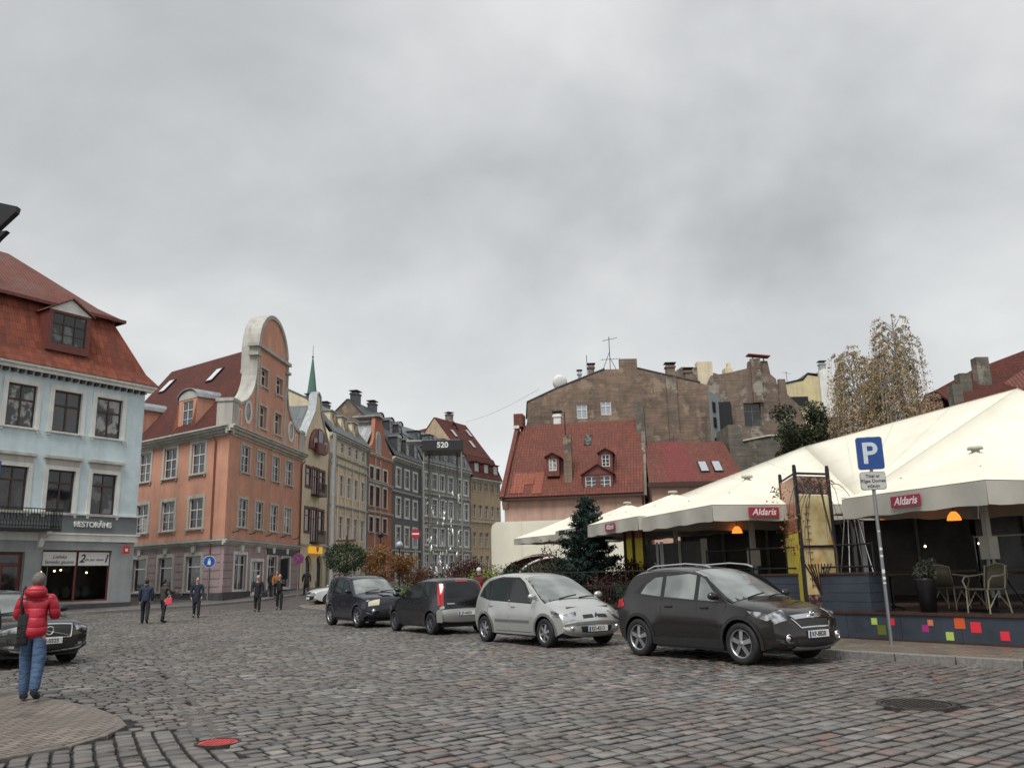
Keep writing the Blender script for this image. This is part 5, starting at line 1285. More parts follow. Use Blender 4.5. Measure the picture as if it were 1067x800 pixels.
def car(name, label, cat, loc, yaw, prof, W, wb, xr, tyre, belt, paintm, side_win, ws, rw=None, **k):
    """loc = rear axle on the ground, yaw = heading; side_win = list of (x,z) outlines; ws = (x base, x roof)"""
    C = CarShape(prof, W, wb, xr, tyre, belt, k.get('roofw', .77), taper=k.get('taper', .12), zsill=k.get('sill', .24))
    H = thing(name, label, cat, loc, yaw)
    mb = MB(); C.body_mesh(mb, paintm)
    o = mb.build('body', None, H, recalc=False)
    mb = MB().mat(plastic); mb.box(C.x0+.25, C.x1-.3, -C.hw*.78, C.hw*.78, .2, .55); mb.box(.45, wb-.45, -C.hw*.93, C.hw*.93, .2, .42); mb.box(C.x0+.3, C.x1-.35, -C.hw*.66, C.hw*.66, .3, belt-.12)
    mb.build('underbody', None, H)
    # glass
    a, b = C.u_top(ws[1]), C.u_top(ws[0]); qb, qt = k.get('ws_q', (.90, .84))
    mb = MB(); C.patch(mb, a, b, -qt-.04, qt+.04, -qb-.05, qb+.05, .003); mb.build('windscreen_seal', plastic, H, recalc=False)
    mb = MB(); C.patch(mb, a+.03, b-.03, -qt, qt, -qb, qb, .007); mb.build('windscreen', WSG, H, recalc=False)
    mb = MB(); 
    for y0 in (-.45, .12):
        for i in range(1): mb.tube([C.S(b-.02, y0/C.hw, .02), C.S(b-.10, (y0+.3)/C.hw, .022), C.S(b-.16, (y0+.58)/C.hw, .018)], .012, 5)
    mb.build('wiper', plastic, H)
    if rw:
        u0, u1, q0, q1 = C.u_rear(rw[0]), C.u_rear(rw[1]), rw[2], rw[3]
        mb = MB(); C.patch(mb, u0, u1, -q0, q0, -q1, q1, .006); mb.build('rear_window', CARG, H, recalc=False)
    for sg in (-1, 1):
        mb = MB()
        if k.get('trim_win'): C.side(mb.mat(plastic), k['trim_win'], .002, sg)
        if mb.v: mb.build('window_trim', None, H, recalc=False)
        for wn_ in side_win:
            mb = MB(); C.side(mb, wn_, .006, sg); mb.build('side_window', k.get('side_glass', CARG), H, recalc=False)
        mb = MB().mat(plastic)
        for ln in k.get('seams', []):
            for (xa, za), (xb, zb) in zip(ln, ln[1:]):
                d = Vector((xb-xa, zb-za)).normalized()*.0055; nx_, nz_ = -d.y, d.x
                C.side(mb, [(xa-nx_, za-nz_), (xb-nx_, zb-nz_), (xb+nx_, zb+nz_), (xa+nx_, za+nz_)], .0015, sg, cell=.3)
        if mb.v: mb.build('door_seam', None, H, recalc=False)
        for hx, hz in k.get('handles', []):
            MB().box(hx-.09, hx+.09, sg*(C.Y(hx, hz)-.01), sg*(C.Y(hx, hz)+.03), hz-.018, hz+.018).build('door_handle', k.get('handle_mat', paintm), H, bevel=.01)
        if k.get('clad'):
            mb = MB(); z = .24
            for pl in k['clad']: C.side(mb, pl, .006, sg)
            # arch lips
            for cx in (0, wb):
                a0 = math.asin(max(-1, (.26-tyre)/C.ar)); n = 14
                for i in range(n):
                    t0 = a0+(PI-2*a0)*i/n; t1 = a0+(PI-2*a0)*(i+1)/n
                    C.side(mb, [(cx+C.ar*math.cos(t0), tyre+C.ar*math.sin(t0)), (cx+(C.ar+.06)*math.cos(t0), tyre+(C.ar+.06)*math.sin(t0)), (cx+(C.ar+.06)*math.cos(t1), tyre+(C.ar+.06)*math.sin(t1)), (cx+C.ar*math.cos(t1), tyre+C.ar*math.sin(t1))], .008, sg, cell=.5)
            mb.build('side_cladding', k.get('clad_mat', plastic), H, recalc=False)
        # mirror
        mx_, mz_ = k.get('mirror', (ws[0]-.35, belt+.07)); yy = C.Y(mx_, mz_)
        mb = MB(); mb.ball((mx_, sg*(yy+.13), mz_+.04), .1, 12, (.7, 1.15, .72)); mb.box(mx_-.03, mx_+.03, sg*(yy-.03), sg*(yy+.1), mz_-.03, mz_+.02)
        mb.build('mirror', k.get('mirror_mat', paintm), H)
        # lamps
        hl = k.get('head')   # (z0,z1,q0,q1, side polygon)
        mb = MB(); C.patch(mb, C.u_front(hl[1]), C.u_front(hl[0]), sg*hl[2], sg*hl[3], sg*hl[4], sg*hl[3], .008, 5, 8)
        if hl[5]: C.side(mb, hl[5], .008, sg, cell=.08)
        mb.build('headlight', k.get('head_mat', HEADL), H, recalc=False)
        tl = k.get('tail')
        if tl:
            mb = MB(); C.patch(mb, C.u_rear(tl[0]), C.u_rear(tl[1]), sg*tl[2], sg*1.0, sg*tl[2], sg*1.0, .01, 6, 5)
            if tl[3]: C.side(mb, tl[3], .009, sg, cell=.1)
            mb.build('tail_light', tail, H, recalc=False)
    for x in (0, wb):
        for sg in (-1, 1): wheel(H, x, sg*(C.hw*k.get('track', .885)), tyre, k.get('tw', .215), tyre*k.get('rimf', .66), k.get('spokes', 5), -sg, k.get('rim', alloy))
    # number plates
    def plate(txt, front):
        z = k['plate_z'][0 if front else 1]
        pz = C.S(C.u_front(z) if front else C.u_rear(z), 0, .012); g = 1 if front else -1
        pl = MB().box(pz.x-.012, pz.x+.012, -.26, .26, z-.058, z+.058).build('number_plate', platem, H, bevel=.004)
        if txt:
            t_ = text(txt, .105, M['black'], pl, (pz.x+.0135*g, -.01*g, z), (PI/2, 0, PI/2*g), .001, bold=.002)
            MB().box(pz.x+.0125*g, pz.x+.0145*g, -.255 if front else .215, -.215 if front else .255, z-.052, z+.052).build('plate_band', plain('plate_blue', (.02, .05, .3), .4), pl)
    if k.get('plate_f') is not None: plate(k['plate_f'], True)
    if k.get('plate_r') is not None: plate(k['plate_r'], False)
    H['C'] = 0; del H['C']
    return H, C

def head(dx, dy): return math.atan2(dy, dx)
# --- dark compact SUV nearest the pavement
prof = [(.12, .26), (.03, .42), (.0, .62), (.03, .86), (.10, 1.02), (.20, 1.22), (.38, 1.48), (.58, 1.595), (1.1, 1.665), (1.75, 1.66), (2.25, 1.585), (2.65, 1.41), (3.05, 1.16), (3.2, 1.07), (3.55, 1.02), (3.95, .92), (4.14, .80), (4.23, .64), (4.27, .45), (4.24, .30), (4.05, .22)]
dark_suv = paint('dark_umber_paint', (.017, .0145, .0135), .16, .2)
H, C = car('compact_suv', 'dark brown grey compact SUV with roof rails parked nearest the café terrace', 'car', (2.72+.35, 17.72, 0), head(1.5, -2.2), prof, 1.79, 2.555, .80, .345, 1.02, dark_suv,
    [[(.05, 1.16), (.62, 1.11), (.62, 1.47), (.42, 1.46), (.2, 1.34)], [(.72, 1.105), (1.50, 1.06), (1.50, 1.49), (1.3, 1.52), (.72, 1.48)], [(1.60, 1.055), (2.12, 1.03), (1.95, 1.2), (1.72, 1.42), (1.6, 1.47)]],
    (2.42, 1.32), rw=(1.15, 1.5, .8, .74), side_glass=WSG, head=(.77, .91, .60, 1.0, .70, [(2.86, .79), (3.12, .73), (3.19, .76), (3.17, .82), (3.0, .87), (2.72, .885)]), tail=(.86, 1.06, .72, [(-.66, .88), (-.42, .93), (-.50, 1.06), (-.64, 1.04)]),
    trim_win=[(-.18, 1.17), (.6, 1.07), (2.30, 1.0), (2.1, 1.17), (1.75, 1.46), (1.3, 1.55), (.5, 1.52), (.1, 1.36)],
    seams=[[(.66, 1.06), (.62, .75), (.66, .38)], [(1.56, 1.02), (1.56, .36)], [(2.28, 1.0), (2.12, .62), (2.12, .36)], [(.45, .62), (.35, .9)], [(.62, .36), (2.12, .36)]], handles=[(.85, .93), (1.75, .92)],
    clad=[[(.42, .24), (2.15, .24), (2.15, .40), (.42, .38)]], spokes=5, rim=alloy, plate_f='KF-8828', plate_z=(.50, .9), rimf=.68, tw=.22, mirror_mat=dark_suv)
mb = MB().mat(chrome)
for sg in (-1, 1): mb.tube([(.05, sg*.60, 1.60), (.25, sg*.60, 1.67), (1.1, sg*.6, 1.70), (1.55, sg*.58, 1.665), (1.7, sg*.57, 1.62)], .018, 6)
mb.build('roof_rail', plastic, H)
mb = MB(); C.patch(mb, C.u_front(.80), C.u_front(.62), -.56, .56, -.40, .40, .007, 5, 12); mb.build('grille', plastic, H, recalc=False)
mb = MB(); C.patch(mb, C.u_front(.815), C.u_front(.75), -.60, .60, -.52, .52, .02, 3, 12); C.patch(mb, C.u_front(.625), C.u_front(.605), -.44, .44, -.42, .42, .012, 2, 10); [C.patch(mb, C.u_front(.78), C.u_front(.61), s1*.58, s1*.61, s1*.42, s1*.45, .012, 4, 2) for s1 in (-1, 1)]; mb.build('grille_bar', chrome, H, recalc=False)
e = C.S(C.u_front(.785), 0, .03); mb = MB().mat(chrome); mb.lathe([(.05, -.01), (.062, -.01), (.068, .01), (.055, .015), (.05, .01)], tuple(e), 20, 'x'); mb.box(e.x-.005, e.x+.012, -.06, .06, e.z-.01, e.z+.01); mb.build('emblem', None, H)
mb = MB(); C.patch(mb, C.u_front(.42), C.u_front(.30), -.62, .62, -.55, .55, .006, 3, 10); mb.build('lower_grille', plastic, H, recalc=False)
mb = MB(); C.patch(mb, C.u_front(.30), C.u_front(.25), -.62, .62, -.70, .70, .016, 3, 10); mb.build('skid_plate', plain('skid_silver', (.38, .38, .38), .4, .5), H, recalc=False)
for sg in (-1, 1):
    e = C.S(C.u_front(.45), sg*.78, .0); mb = MB().mat(chrome); mb.lathe([(.05, 0), (.07, .0), (.075, .03), (.055, .035)], tuple(e), 18, 'x'); mb.ball(tuple(e), .045, 10); mb.build('fog_light', None, H)
mb = MB().mat(plastic); mb.tube([(-.25, 0, 1.63), (-.38, 0, 1.75)], .01, 5); mb.build('aerial', None, H)

# --- silver one-box family car
prof = [(.10, .28), (.02, .42), (.0, .60), (.04, .88), (.10, 1.05), (.22, 1.32), (.42, 1.52), (.8, 1.605), (1.4, 1.63), (2.0, 1.60), (2.4, 1.52), (2.8, 1.32), (3.2, 1.09), (3.35, 1.01), (3.65, .93), (3.92, .80), (4.07, .66), (4.14, .50), (4.13, .34), (3.98, .22)]
silver = paint('silver_paint', (.50, .51, .49), .2, .5)
H, C = car('family_car', 'silver rounded family car between the black hatchback and the dark SUV', 'car', (-.62+.52, 22.15+.10, 0), head(1.42, -2.2), prof, 1.72, 2.58, .72, .31, .98, silver,
    [[(-.28, 1.07), (.18, 1.02), (.18, 1.43), (.0, 1.39), (-.2, 1.24)], [(.24, 1.015), (1.08, .98), (1.08, 1.49), (.6, 1.50), (.24, 1.45)], [(1.16, .975), (1.95, .95), (1.98, 1.03), (1.6, 1.38), (1.4, 1.47), (1.16, 1.49)]],
    (2.62, 1.55), head=(.62, .78, .52, .97, .70, [(2.9, .66), (3.1, .64), (3.12, .73), (2.8, .80)]), tail=(.8, 1.1, .8, None),
    trim_win=[(-.36, 1.08), (.2, .99), (2.05, .925), (2.1, 1.0), (1.65, 1.41), (1.4, 1.52), (.6, 1.54), (0, 1.44), (-.22, 1.28)],
    seams=[[(.21, 1.0), (.15, .7), (.3, .4)], [(1.12, .97), (1.12, .3)], [(2.12, .95), (2.05, .6), (2.05, .3)], [(.3, .3), (2.05, .3)]], handles=[(.32, .87), (1.3, .86)], handle_mat=silver,
    clad=[[(.5, .5), (1.98, .5), (1.98, .56), (.5, .56)]], clad_mat=plain('grey_strip', (.14, .14, .14), .5), spokes=6, plate_f='EZ-4213', plate_z=(.40, .9), rimf=.64, tw=.2, ws_q=(.93, .86))
mb = MB(); C.patch(mb, C.u_front(.70), C.u_front(.63), .08, .40, .08, .42, .008, 3, 6, both=True); mb.build('grille', plastic, H, recalc=False)
e = C.S(C.u_front(.67), 0, .02); mb = MB().mat(chrome); mb.slab([(e.x, 0, e.z+.07), (e.x, .04, e.z), (e.x, 0, e.z-.07), (e.x, -.04, e.z)], (.012, 0, 0)); mb.build('emblem', None, H)
mb = MB(); C.patch(mb, C.u_front(.56), C.u_front(.50), -.97, .97, -.97, .97, .012, 2, 16); mb.build('bumper_strip', plain('grey_strip2', (.12, .12, .12), .5), H, recalc=False)
mb = MB(); C.patch(mb, C.u_front(.46), C.u_front(.32), -.55, .55, -.5, .5, .006, 3, 10); mb.build('lower_grille', plastic, H, recalc=False)
for sg in (-1, 1): e = C.S(C.u_front(.40), sg*.78, .0); mb = MB().mat(chrome); mb.ball(tuple(e), .055, 10); mb.build('fog_light', None, H)
mb = MB().mat(plastic); mb.tube([(1.0, 0, 1.62), (.9, 0, 1.72)], .012, 5); mb.build('aerial', None, H)

# --- black small hatchback seen from behind
prof = [(.06, .30), (.0, .45), (-.01, .60), (.05, .72), (.08, .95), (.16, 1.2), (.30, 1.45), (.46, 1.52), (.9, 1.555), (1.5, 1.55), (2.0, 1.47), (2.5, 1.27), (2.95, 1.04), (3.1, .98), (3.45, .90), (3.72, .76), (3.84, .60), (3.87, .42), (3.80, .28), (3.65, .22)]
blackp = paint('black_blue_paint', (.006, .0065, .009), .2, .1)
H, C = car('small_hatchback', 'black small hatchback with tall red tail lights and silver rear bumper', 'car', (-1.75, 25.35, 0), head(-1.38, 2.25), prof, 1.70, 2.5, .62, .30, .98, blackp,
    [[(.05, 1.06), (.52, 1.03), (.52, 1.40), (.25, 1.37)], [(.6, 1.02), (1.3, .99), (1.3, 1.42), (.6, 1.42)], [(1.38, .985), (2.1, .96), (1.75, 1.22), (1.38, 1.41)]],
    (2.5, 1.55), rw=(1.02, 1.42, .76, .68), head=(.62, .8, .5, .95, .7, None), tail=(.80, 1.42, .84, [(-.50, .80), (-.40, .80), (-.25, 1.2), (-.14, 1.38), (-.24, 1.38), (-.42, 1.1)]),
    seams=[[(.56, 1.0), (.5, .7), (.55, .3)], [(1.34, .98), (1.34, .3)], [(2.1, .96), (2.05, .3)]], handles=[(.72, .90), (1.55, .88)], spokes=7, rim=plain('steel_wheel', (.10, .10, .11), .5, .4), plate_r='JF-6023', plate_z=(.4, .58), rimf=.62, tw=.19)
mb = MB(); C.patch(mb, C.u_rear(.34), C.u_rear(.70), -1.0, 1.0, -1.0, 1.0, .012, 5, 16)
for sg in (-1, 1): C.side(mb, [(-.6, .34), (-.36, .34), (-.36, .66), (-.52, .70), (-.62, .66)], .012, sg)
mb.build('rear_bumper', paint('silver_bumper', (.30, .30, .29), .35, .3), H, recalc=False)
for sg in (-1, 1): mb = MB(); C.patch(mb, C.u_rear(.72), C.u_rear(.79), sg*.82, sg*1.0, sg*.82, sg*1., .018, 3, 4); mb.build('reversing_light', HEADL, H, recalc=False)
mb = MB(); C.patch(mb, C.u_rear(1.43), C.u_rear(1.46), -.3, .3, -.28, .28, .012, 2, 8); mb.build('brake_light', tail, H, recalc=False)
e = C.S(C.u_rear(.92), 0, .012); mb = MB().mat(chrome)
for a in (PI/2, PI/2+2*PI/3, PI/2+4*PI/3):
    def dd(r, t): return (e.x-.004, r*math.cos(a)-t*math.sin(a), e.z+r*math.sin(a)+t*math.cos(a))
    mb.slab([dd(0, 0), dd(.028, .017), dd(.058, 0), dd(.028, -.017)], (-.01, 0, 0))
mb.box(e.x-.03, e.x-.01, -.05, .05, .80, .815)
mb.build('emblem', None, H)
mb = MB().mat(platem); mb.box(C.S(C.u_rear(.84), 0, 0).x-.02, C.S(C.u_rear(.84), 0, 0).x-.01, .35, .58, .83, .855); mb.build('badge', chrome, H)

# --- dark blue off-roader
prof = [(.04, .36), (.0, .5), (.0, .72), (.02, .95), (.06, 1.15), (.14, 1.45), (.24, 1.64), (.5, 1.70), (1.2, 1.72), (1.9, 1.69), (2.25, 1.58), (2.6, 1.32), (2.85, 1.14), (2.98, 1.09), (3.5, 1.05), (3.85, .98), (3.97, .86), (4.03, .68), (4.06, .52), (4.02, .36), (3.88, .28)]
blue_p = paint('dark_blue_paint', (.009, .011, .022), .22, .1)
H, C = car('off_roader', 'dark blue off-roader with pale square headlights, facing left end of the parked row', 'car', (-5.95, 31.9, 0), head(1.35, -2.05), prof, 1.74, 2.41, .78, .345, 1.06, blue_p,
    [[(-.55, 1.14), (.12, 1.11), (.12, 1.52), (-.42, 1.52)], [(.2, 1.11), (.95, 1.09), (.95, 1.54), (.2, 1.54)], [(1.04, 1.085), (1.75, 1.07), (1.4, 1.42), (1.04, 1.54)]],
    (2.12, 1.42), head=(.74, .92, .45, .93, .52, None), head_mat=plain('yellowed_lamp', (.55, .52, .38), .2), tail=(.85, 1.2, .86, None), sill=.32,
    seams=[[(.16, 1.1), (.1, .7), (.3, .4)], [(1.0, 1.08), (1.0, .34)], [(1.8, 1.06), (1.78, .34)]], handles=[(.35, .96), (1.2, .95)],
    clad=[[(.42, .3), (2.0, .3), (2.0, .48), (.42, .48)]], clad_mat=plain('grey_clad', (.04, .04, .045), .6), spokes=6, plate_f=None, plate_z=(.5, .9), rimf=.6, tw=.23)
mb = MB(); C.patch(mb, C.u_front(.90), C.u_front(.78), -.42, .42, -.45, .45, .008, 3, 8); C.patch(mb, C.u_front(.60), C.u_front(.42), -.55, .55, -.5, .5, .008, 3, 8); mb.build('grille', plastic, H, recalc=False)
for sg in (-1, 1): e = C.S(C.u_front(.55), sg*.75, .01); mb = MB().mat(HEADL); mb.ball(tuple(e), .07, 10); mb.build('fog_light', None, H)
C_ = MB(); C.patch(C_, C.u_top(2.45), C.u_top(2.95), -.22, .22, -.24, .24, .035, 4, 8); C_.build('bonnet_scoop', blue_p, H, recalc=False)
mb = MB().mat(plastic)
for sg in (-1, 1): mb.tube([(-.3, sg*.62, 1.66), (-.2, sg*.62, 1.75), (1.2, sg*.62, 1.76), (1.3, sg*.62, 1.67)], .02, 6)
mb.build('roof_rail', None, H)

# --- white saloon far behind
prof = [(.06, .3), (.0, .5), (.05, .8), (.2, .93), (.8, .98), (1.2, 1.25), (1.6, 1.38), (2.2, 1.40), (2.7, 1.30), (3.2, 1.0), (3.35, .95), (3.9, .88), (4.25, .78), (4.36, .6), (4.36, .4), (4.2, .24)]
white_p = paint('white_car_paint', (.55, .56, .56), .3, .1)
H, C = car('white_saloon', 'small white saloon parked beyond the off-roader, nose towards the street', 'car', (-8.2, 48.9, gz(48)), head(-1.5, -.9), prof, 1.7, 2.6, .85, .31, .9, white_p,
    [[(.2, .97), (1.1, .96), (1.1, 1.28), (.75, 1.27)], [(1.2, .955), (2.1, .94), (1.6, 1.25), (1.2, 1.3)]], (2.45, 1.75), rw=None, head=(.60, .74, .45, .97, .45, None), spokes=6, plate_f='', plate_z=(.42, .9))
mb = MB(); C.patch(mb, C.u_front(.74), C.u_front(.62), -.38, .38, -.36, .36, .008, 3, 8); C.patch(mb, C.u_front(.55), C.u_front(.32), -.9, .9, -.8, .8, .008, 3, 8); mb.build('grille', plastic, H, recalc=False)

# --- dark estate car behind the man in red
prof = [(.08, .32), (.0, .5), (.02, .8), (.1, 1.0), (.3, 1.3), (.6, 1.47), (1.3, 1.53), (2.1, 1.50), (2.6, 1.40), (3.1, 1.14), (3.35, 1.02), (3.9, .97), (4.45, .90), (4.68, .80), (4.74, .62), (4.76, .42), (4.72, .30), (4.5, .22)]
volvo_p = paint('dark_bronze_paint', (.024, .021, .020), .18, .2)
hd = head(.80, -.60); fx = Vector((-9.38, 17.75)); L_ = 4.76
H, C = car('estate_car', 'dark bronze estate car at the left edge with chrome rimmed grille and black plastic arches', 'car', (fx.x-math.cos(hd)*(L_-.92), fx.y-math.sin(hd)*(L_-.92), 0), hd, prof, 1.88, 2.87, .92, .345, .98, volvo_p,
    [[(.0, 1.06), (.75, 1.03), (.75, 1.35), (.2, 1.3)], [(.85, 1.02), (1.6, 1.0), (1.6, 1.38), (.85, 1.37)], [(1.7, .995), (2.3, .97), (1.9, 1.24), (1.7, 1.32)]], (2.55, 1.6), head=(.70, .82, .62, .99, .66, [(3.4, .68), (3.55, .70), (3.5, .78), (3.15, .80)]),
    clad=[[(.42, .24), (2.45, .24), (2.45, .36), (.42, .36)]], spokes=5, rimf=.7, tw=.23, plate_f='DU-5525', plate_z=(.50, .9), mirror_mat=plastic, seams=[[(.8, 1.0), (.75, .3)], [(1.65, 1.0), (1.65, .3)], [(2.5, .98), (2.4, .3)]])
mb = MB(); C.patch(mb, C.u_front(.80), C.u_front(.57), -.56, .56, -.50, .50, .008, 5, 12); mb.build('grille', plastic, H, recalc=False)
mb = MB(); C.patch(mb, C.u_front(.825), C.u_front(.80), -.58, .58, -.58, .58, .02, 2, 12); C.patch(mb, C.u_front(.57), C.u_front(.555), -.52, .52, -.5, .5, .014, 2, 10); [C.patch(mb, C.u_front(.81), C.u_front(.56), s1*.56, s1*.585, s1*.5, s1*.525, .014, 4, 2) for s1 in (-1, 1)]
mb.build('grille_rim', chrome, H, recalc=False)
e = C.S(C.u_front(.69), 0, .03); mb = MB().mat(chrome); mb.lathe([(.065, -.01), (.085, -.01), (.09, .012), (.07, .018), (.065, .01)], tuple(e), 24, 'x')
mb.slab([(e.x-.012, -.42, .80), (e.x-.012, -.42, .775), (e.x-.004, .42, .575), (e.x-.004, .42, .60)], (.012, 0, 0)); mb.build('emblem', None, H)
mb = MB(); C.patch(mb, C.u_front(.44), C.u_front(.34), -.66, .66, -.6, .6, .008, 3, 10); mb.build('lower_grille', plastic, H, recalc=False)
mb = MB(); C.patch(mb, C.u_front(.33), C.u_front(.295), -.85, .85, -.8, .8, .02, 2, 12); mb.build('bumper_trim', chrome, H, recalc=False)
for sg in (-1, 1): mb = MB(); C.patch(mb, C.u_front(.44), C.u_front(.37), sg*.72, sg*.92, sg*.72, sg*.9, .012, 2, 6); mb.build('fog_light', HEADL, H, recalc=False)
# ------------------------------------------------------------------ people
def skin_mesh(verts, edges, radii, name, sub=2, root=0):
    me = bpy.data.meshes.new(name); me.from_pydata(verts, edges, [])
    o = bpy.data.objects.new(name, me); COL.objects.link(o)
    sk = o.modifiers.new('s', 'SKIN'); sk.branch_smoothing = .6; sk.use_smooth_shade = True
    lay = me.skin_vertices[0].data
    for i, r in enumerate(radii):
        lay[i].radius = (r, r) if isinstance(r, (int, float)) else r
        lay[i].use_root = (i == root)
    sb = o.modifiers.new('u', 'SUBSURF'); sb.levels = sub; sb.render_levels = sub
    dg = bpy.context.evaluated_depsgraph_get(); m2 = bpy.data.meshes.new_from_object(o.evaluated_get(dg))
    bpy.data.objects.remove(o); bpy.data.meshes.remove(me); m2.name = name
    for p in m2.polygons: p.use_smooth = True
    return m2
skinm = plain('skin', (.42, .25, .19), .6, var=.1, ns=20)
def cloth_m(name, c, puff=False, fold=.5):
    t = NT(name); t.color(t.mix(t.ramp(t.noise(5, 5), [(.3, 0.), (.7, 1.)]), sc(c, .72), sc(c, 1.15))); t.set(Roughness=.42 if puff else .85)
    if puff:
        sx = t.n('ShaderNodeSeparateXYZ'); t.l(t.coord('Object'), sx.inputs[0])
        z = t.math('ADD', sx.outputs[2], t.math('MULTIPLY', t.noise(4, 2), .05))
        h = t.math('ABSOLUTE', t.math('SINE', t.math('MULTIPLY', z, PI/.125))); t.bump(t.math('ADD', t.math('POWER', h, .5), t.math('MULTIPLY', t.noise(9, 5), 1.4)), .38, .03)
    else: t.bump(t.math('ADD', t.noise(9, 4, cs=(.6, .6, 1.4)), t.math('MULTIPLY', t.noise(40, 2), .15)), fold*1.6, .05)
    return t.m
def person(label, loc, rz, h=1.74, step=.25, arms=((.15, .25), (.15, .1)), top=None, legs_m=None, hair=(.02, .015, .012), coat=False, hood=False, hat=None, shoes=None, build=1.0, lift=0, skirt=False, bald=False, bag=None, group=None):
    """local -y is the way the person faces; step = stride half length; arms = (swing forward, elbow bend) left and right"""
    k = h/1.74; H = thing('person', label, 'person', loc, rz, group)
    V = lambda x, y, z: (x*k, y*k, z*k)
    hip = .92; pts = {}
    pts['pelvis'] = V(0, 0, .96); pts['waist'] = V(0, 0, 1.10); pts['chest'] = V(0, -.01, 1.30); pts['neck'] = V(0, .0, 1.46); pts['headb'] = V(0, -.015, 1.55); pts['head'] = V(0, -.02, 1.64)
    E_ = [('pelvis', 'waist'), ('waist', 'chest'), ('chest', 'neck'), ('neck', 'headb'), ('headb', 'head')]
    R_ = {'pelvis': .125, 'waist': .11, 'chest': .125, 'neck': .055, 'headb': .075, 'head': .085}
    pts['nose'] = V(0, -.118, 1.60); E_.append(('head', 'nose')); R_['nose'] = .016
    for s_, sg in (('L', 1), ('R', -1)):
        st = step*sg
        pts['hip'+s_] = V(sg*.095, 0, .90); pts['knee'+s_] = V(sg*.10, -st*.55-.03, .50+.02*abs(st)); 
        fy = -st; fz = .09+(.07 if st < -.02 else 0)
        pts['ank'+s_] = V(sg*.10, fy+.01, fz); pts['toe'+s_] = V(sg*.115, fy-.15, .035 if st > -.02 else .05)
        E_ += [('pelvis', 'hip'+s_), ('hip'+s_, 'knee'+s_), ('knee'+s_, 'ank'+s_), ('ank'+s_, 'toe'+s_)]
        R_.update({'hip'+s_: .09, 'knee'+s_: .055, 'ank'+s_: .026, 'toe'+s_: .02})
        sw, el = arms[0 if sg > 0 else 1]
        sh = Vector((sg*.19, 0, 1.40)); eb = sh+Vector((sg*.06, -math.sin(sw)*.29, -math.cos(sw)*.29)); wr = eb+Vector((-sg*.10*min(1, el), -math.sin(sw+el)*.25, -math.cos(sw+el)*.25))
        d = (wr-eb).normalized(); hd_ = wr+d*.07
        pts['sh'+s_] = V(*sh); pts['el'+s_] = V(*eb); pts['wr'+s_] = V(*wr); pts['pa'+s_] = V(*hd_)
        E_ += [('chest', 'sh'+s_), ('sh'+s_, 'el'+s_), ('el'+s_, 'wr'+s_), ('wr'+s_, 'pa'+s_)]
        R_.update({'sh'+s_: .06, 'el'+s_: .042, 'wr'+s_: .027, 'pa'+s_: .035})
        for f_i in range(5):
            if f_i == 0: a, b = hd_+Vector((-sg*.015, -.04, .0)), hd_+d*.045+Vector((-sg*.02, -.055, 0))
            else:
                yo = -.03+.02*f_i; ln = (.075, .085, .08, .062)[f_i-1]; a = hd_+d*ln*.5+Vector((0, yo, 0)); b = hd_+d*ln+Vector((-sg*.018, yo-.008, 0))
            n1_, n2_ = 'f%d%s' % (f_i, s_), 'g%d%s' % (f_i, s_); pts[n1_] = V(*a); pts[n2_] = V(*b); E_ += [('pa'+s_, n1_), (n1_, n2_)]; R_[n1_] = .010; R_[n2_] = .008
    names = list(pts); idx = {n_: i for i, n_ in enumerate(names)}
    me = skin_mesh([pts[n_] for n_ in names], [(idx[a], idx[b]) for a, b in E_], [R_[n_]*k for n_ in names], 'body', 1)
    me.materials.append(skinm); o = bpy.data.objects.new('body', me); COL.objects.link(o); o.parent = H
    # rounder head laid over the same neck
    def part(name, nn, ee, rr, mat, sub=2, flat=.78, root=0):
        m_ = skin_mesh([pts[n_] if isinstance(n_, str) else V(*n_) for n_ in nn], ee, [r_*k for r_ in rr], name, sub, root)
        m_.materials.append(mat)
        c = bpy.data.objects.new(name, m_); COL.objects.link(c); c.parent = H; return c
    b_ = build
    hm = MB(); hm.ball(V(0, -.02, 1.625), .098*k, 16, (.80, .98, 1.18)); hm.ball(V(0, -.115, 1.60), .018*k, 8, (.7, 1, 1.3)); 
    for sg in (-1, 1): hm.ball(V(sg*.078, .0, 1.61), .024*k, 8, (.4, .8, 1.2))
    ho = hm.build('head', skinm, None); bb = bmesh.new(); bb.from_mesh(me); bb.from_mesh(ho.data); bb.to_mesh(me); bb.free(); bpy.data.objects.remove(ho)
    for p_ in me.polygons: p_.use_smooth = True
    em = MB().mat(M['black']); 
    for sg in (-1, 1): em.ball(V(sg*.03, -.104, 1.635), .009*k, 6)
    em.build('eyes', None, H); MB().box(-.022*k, .022*k, -.117*k, -.10*k, 1.558*k, 1.566*k).build('mouth', plain('lips', (.25, .09, .08), .6), H)
    hb = MB()
    if hat: hb.ball(V(0, -.01, 1.665), .108*k, 14, (.88, 1.02, .95)); hb.build('hat', cloth_m('hat', hat), H)
    elif hood: hb.ball(V(0, .012, 1.63), .128*k, 14, (.9, .98, 1.15)); hb.build('hood', top, H)
    else:
        hb.ball(V(0, .008, 1.645), .107*k, 16, (.84, .98, 1.04)) if not bald else hb.ball(V(0, .02, 1.60), .103*k, 16, (.86, .90, .78)); hb.build('hair', plain('hair', hair, .8, var=.35, ns=30, bump=.5), H)
    # trousers and shoes
    q = lambda n_, dz=0: (pts[n_][0]/k, pts[n_][1]/k, pts[n_][2]/k+dz)
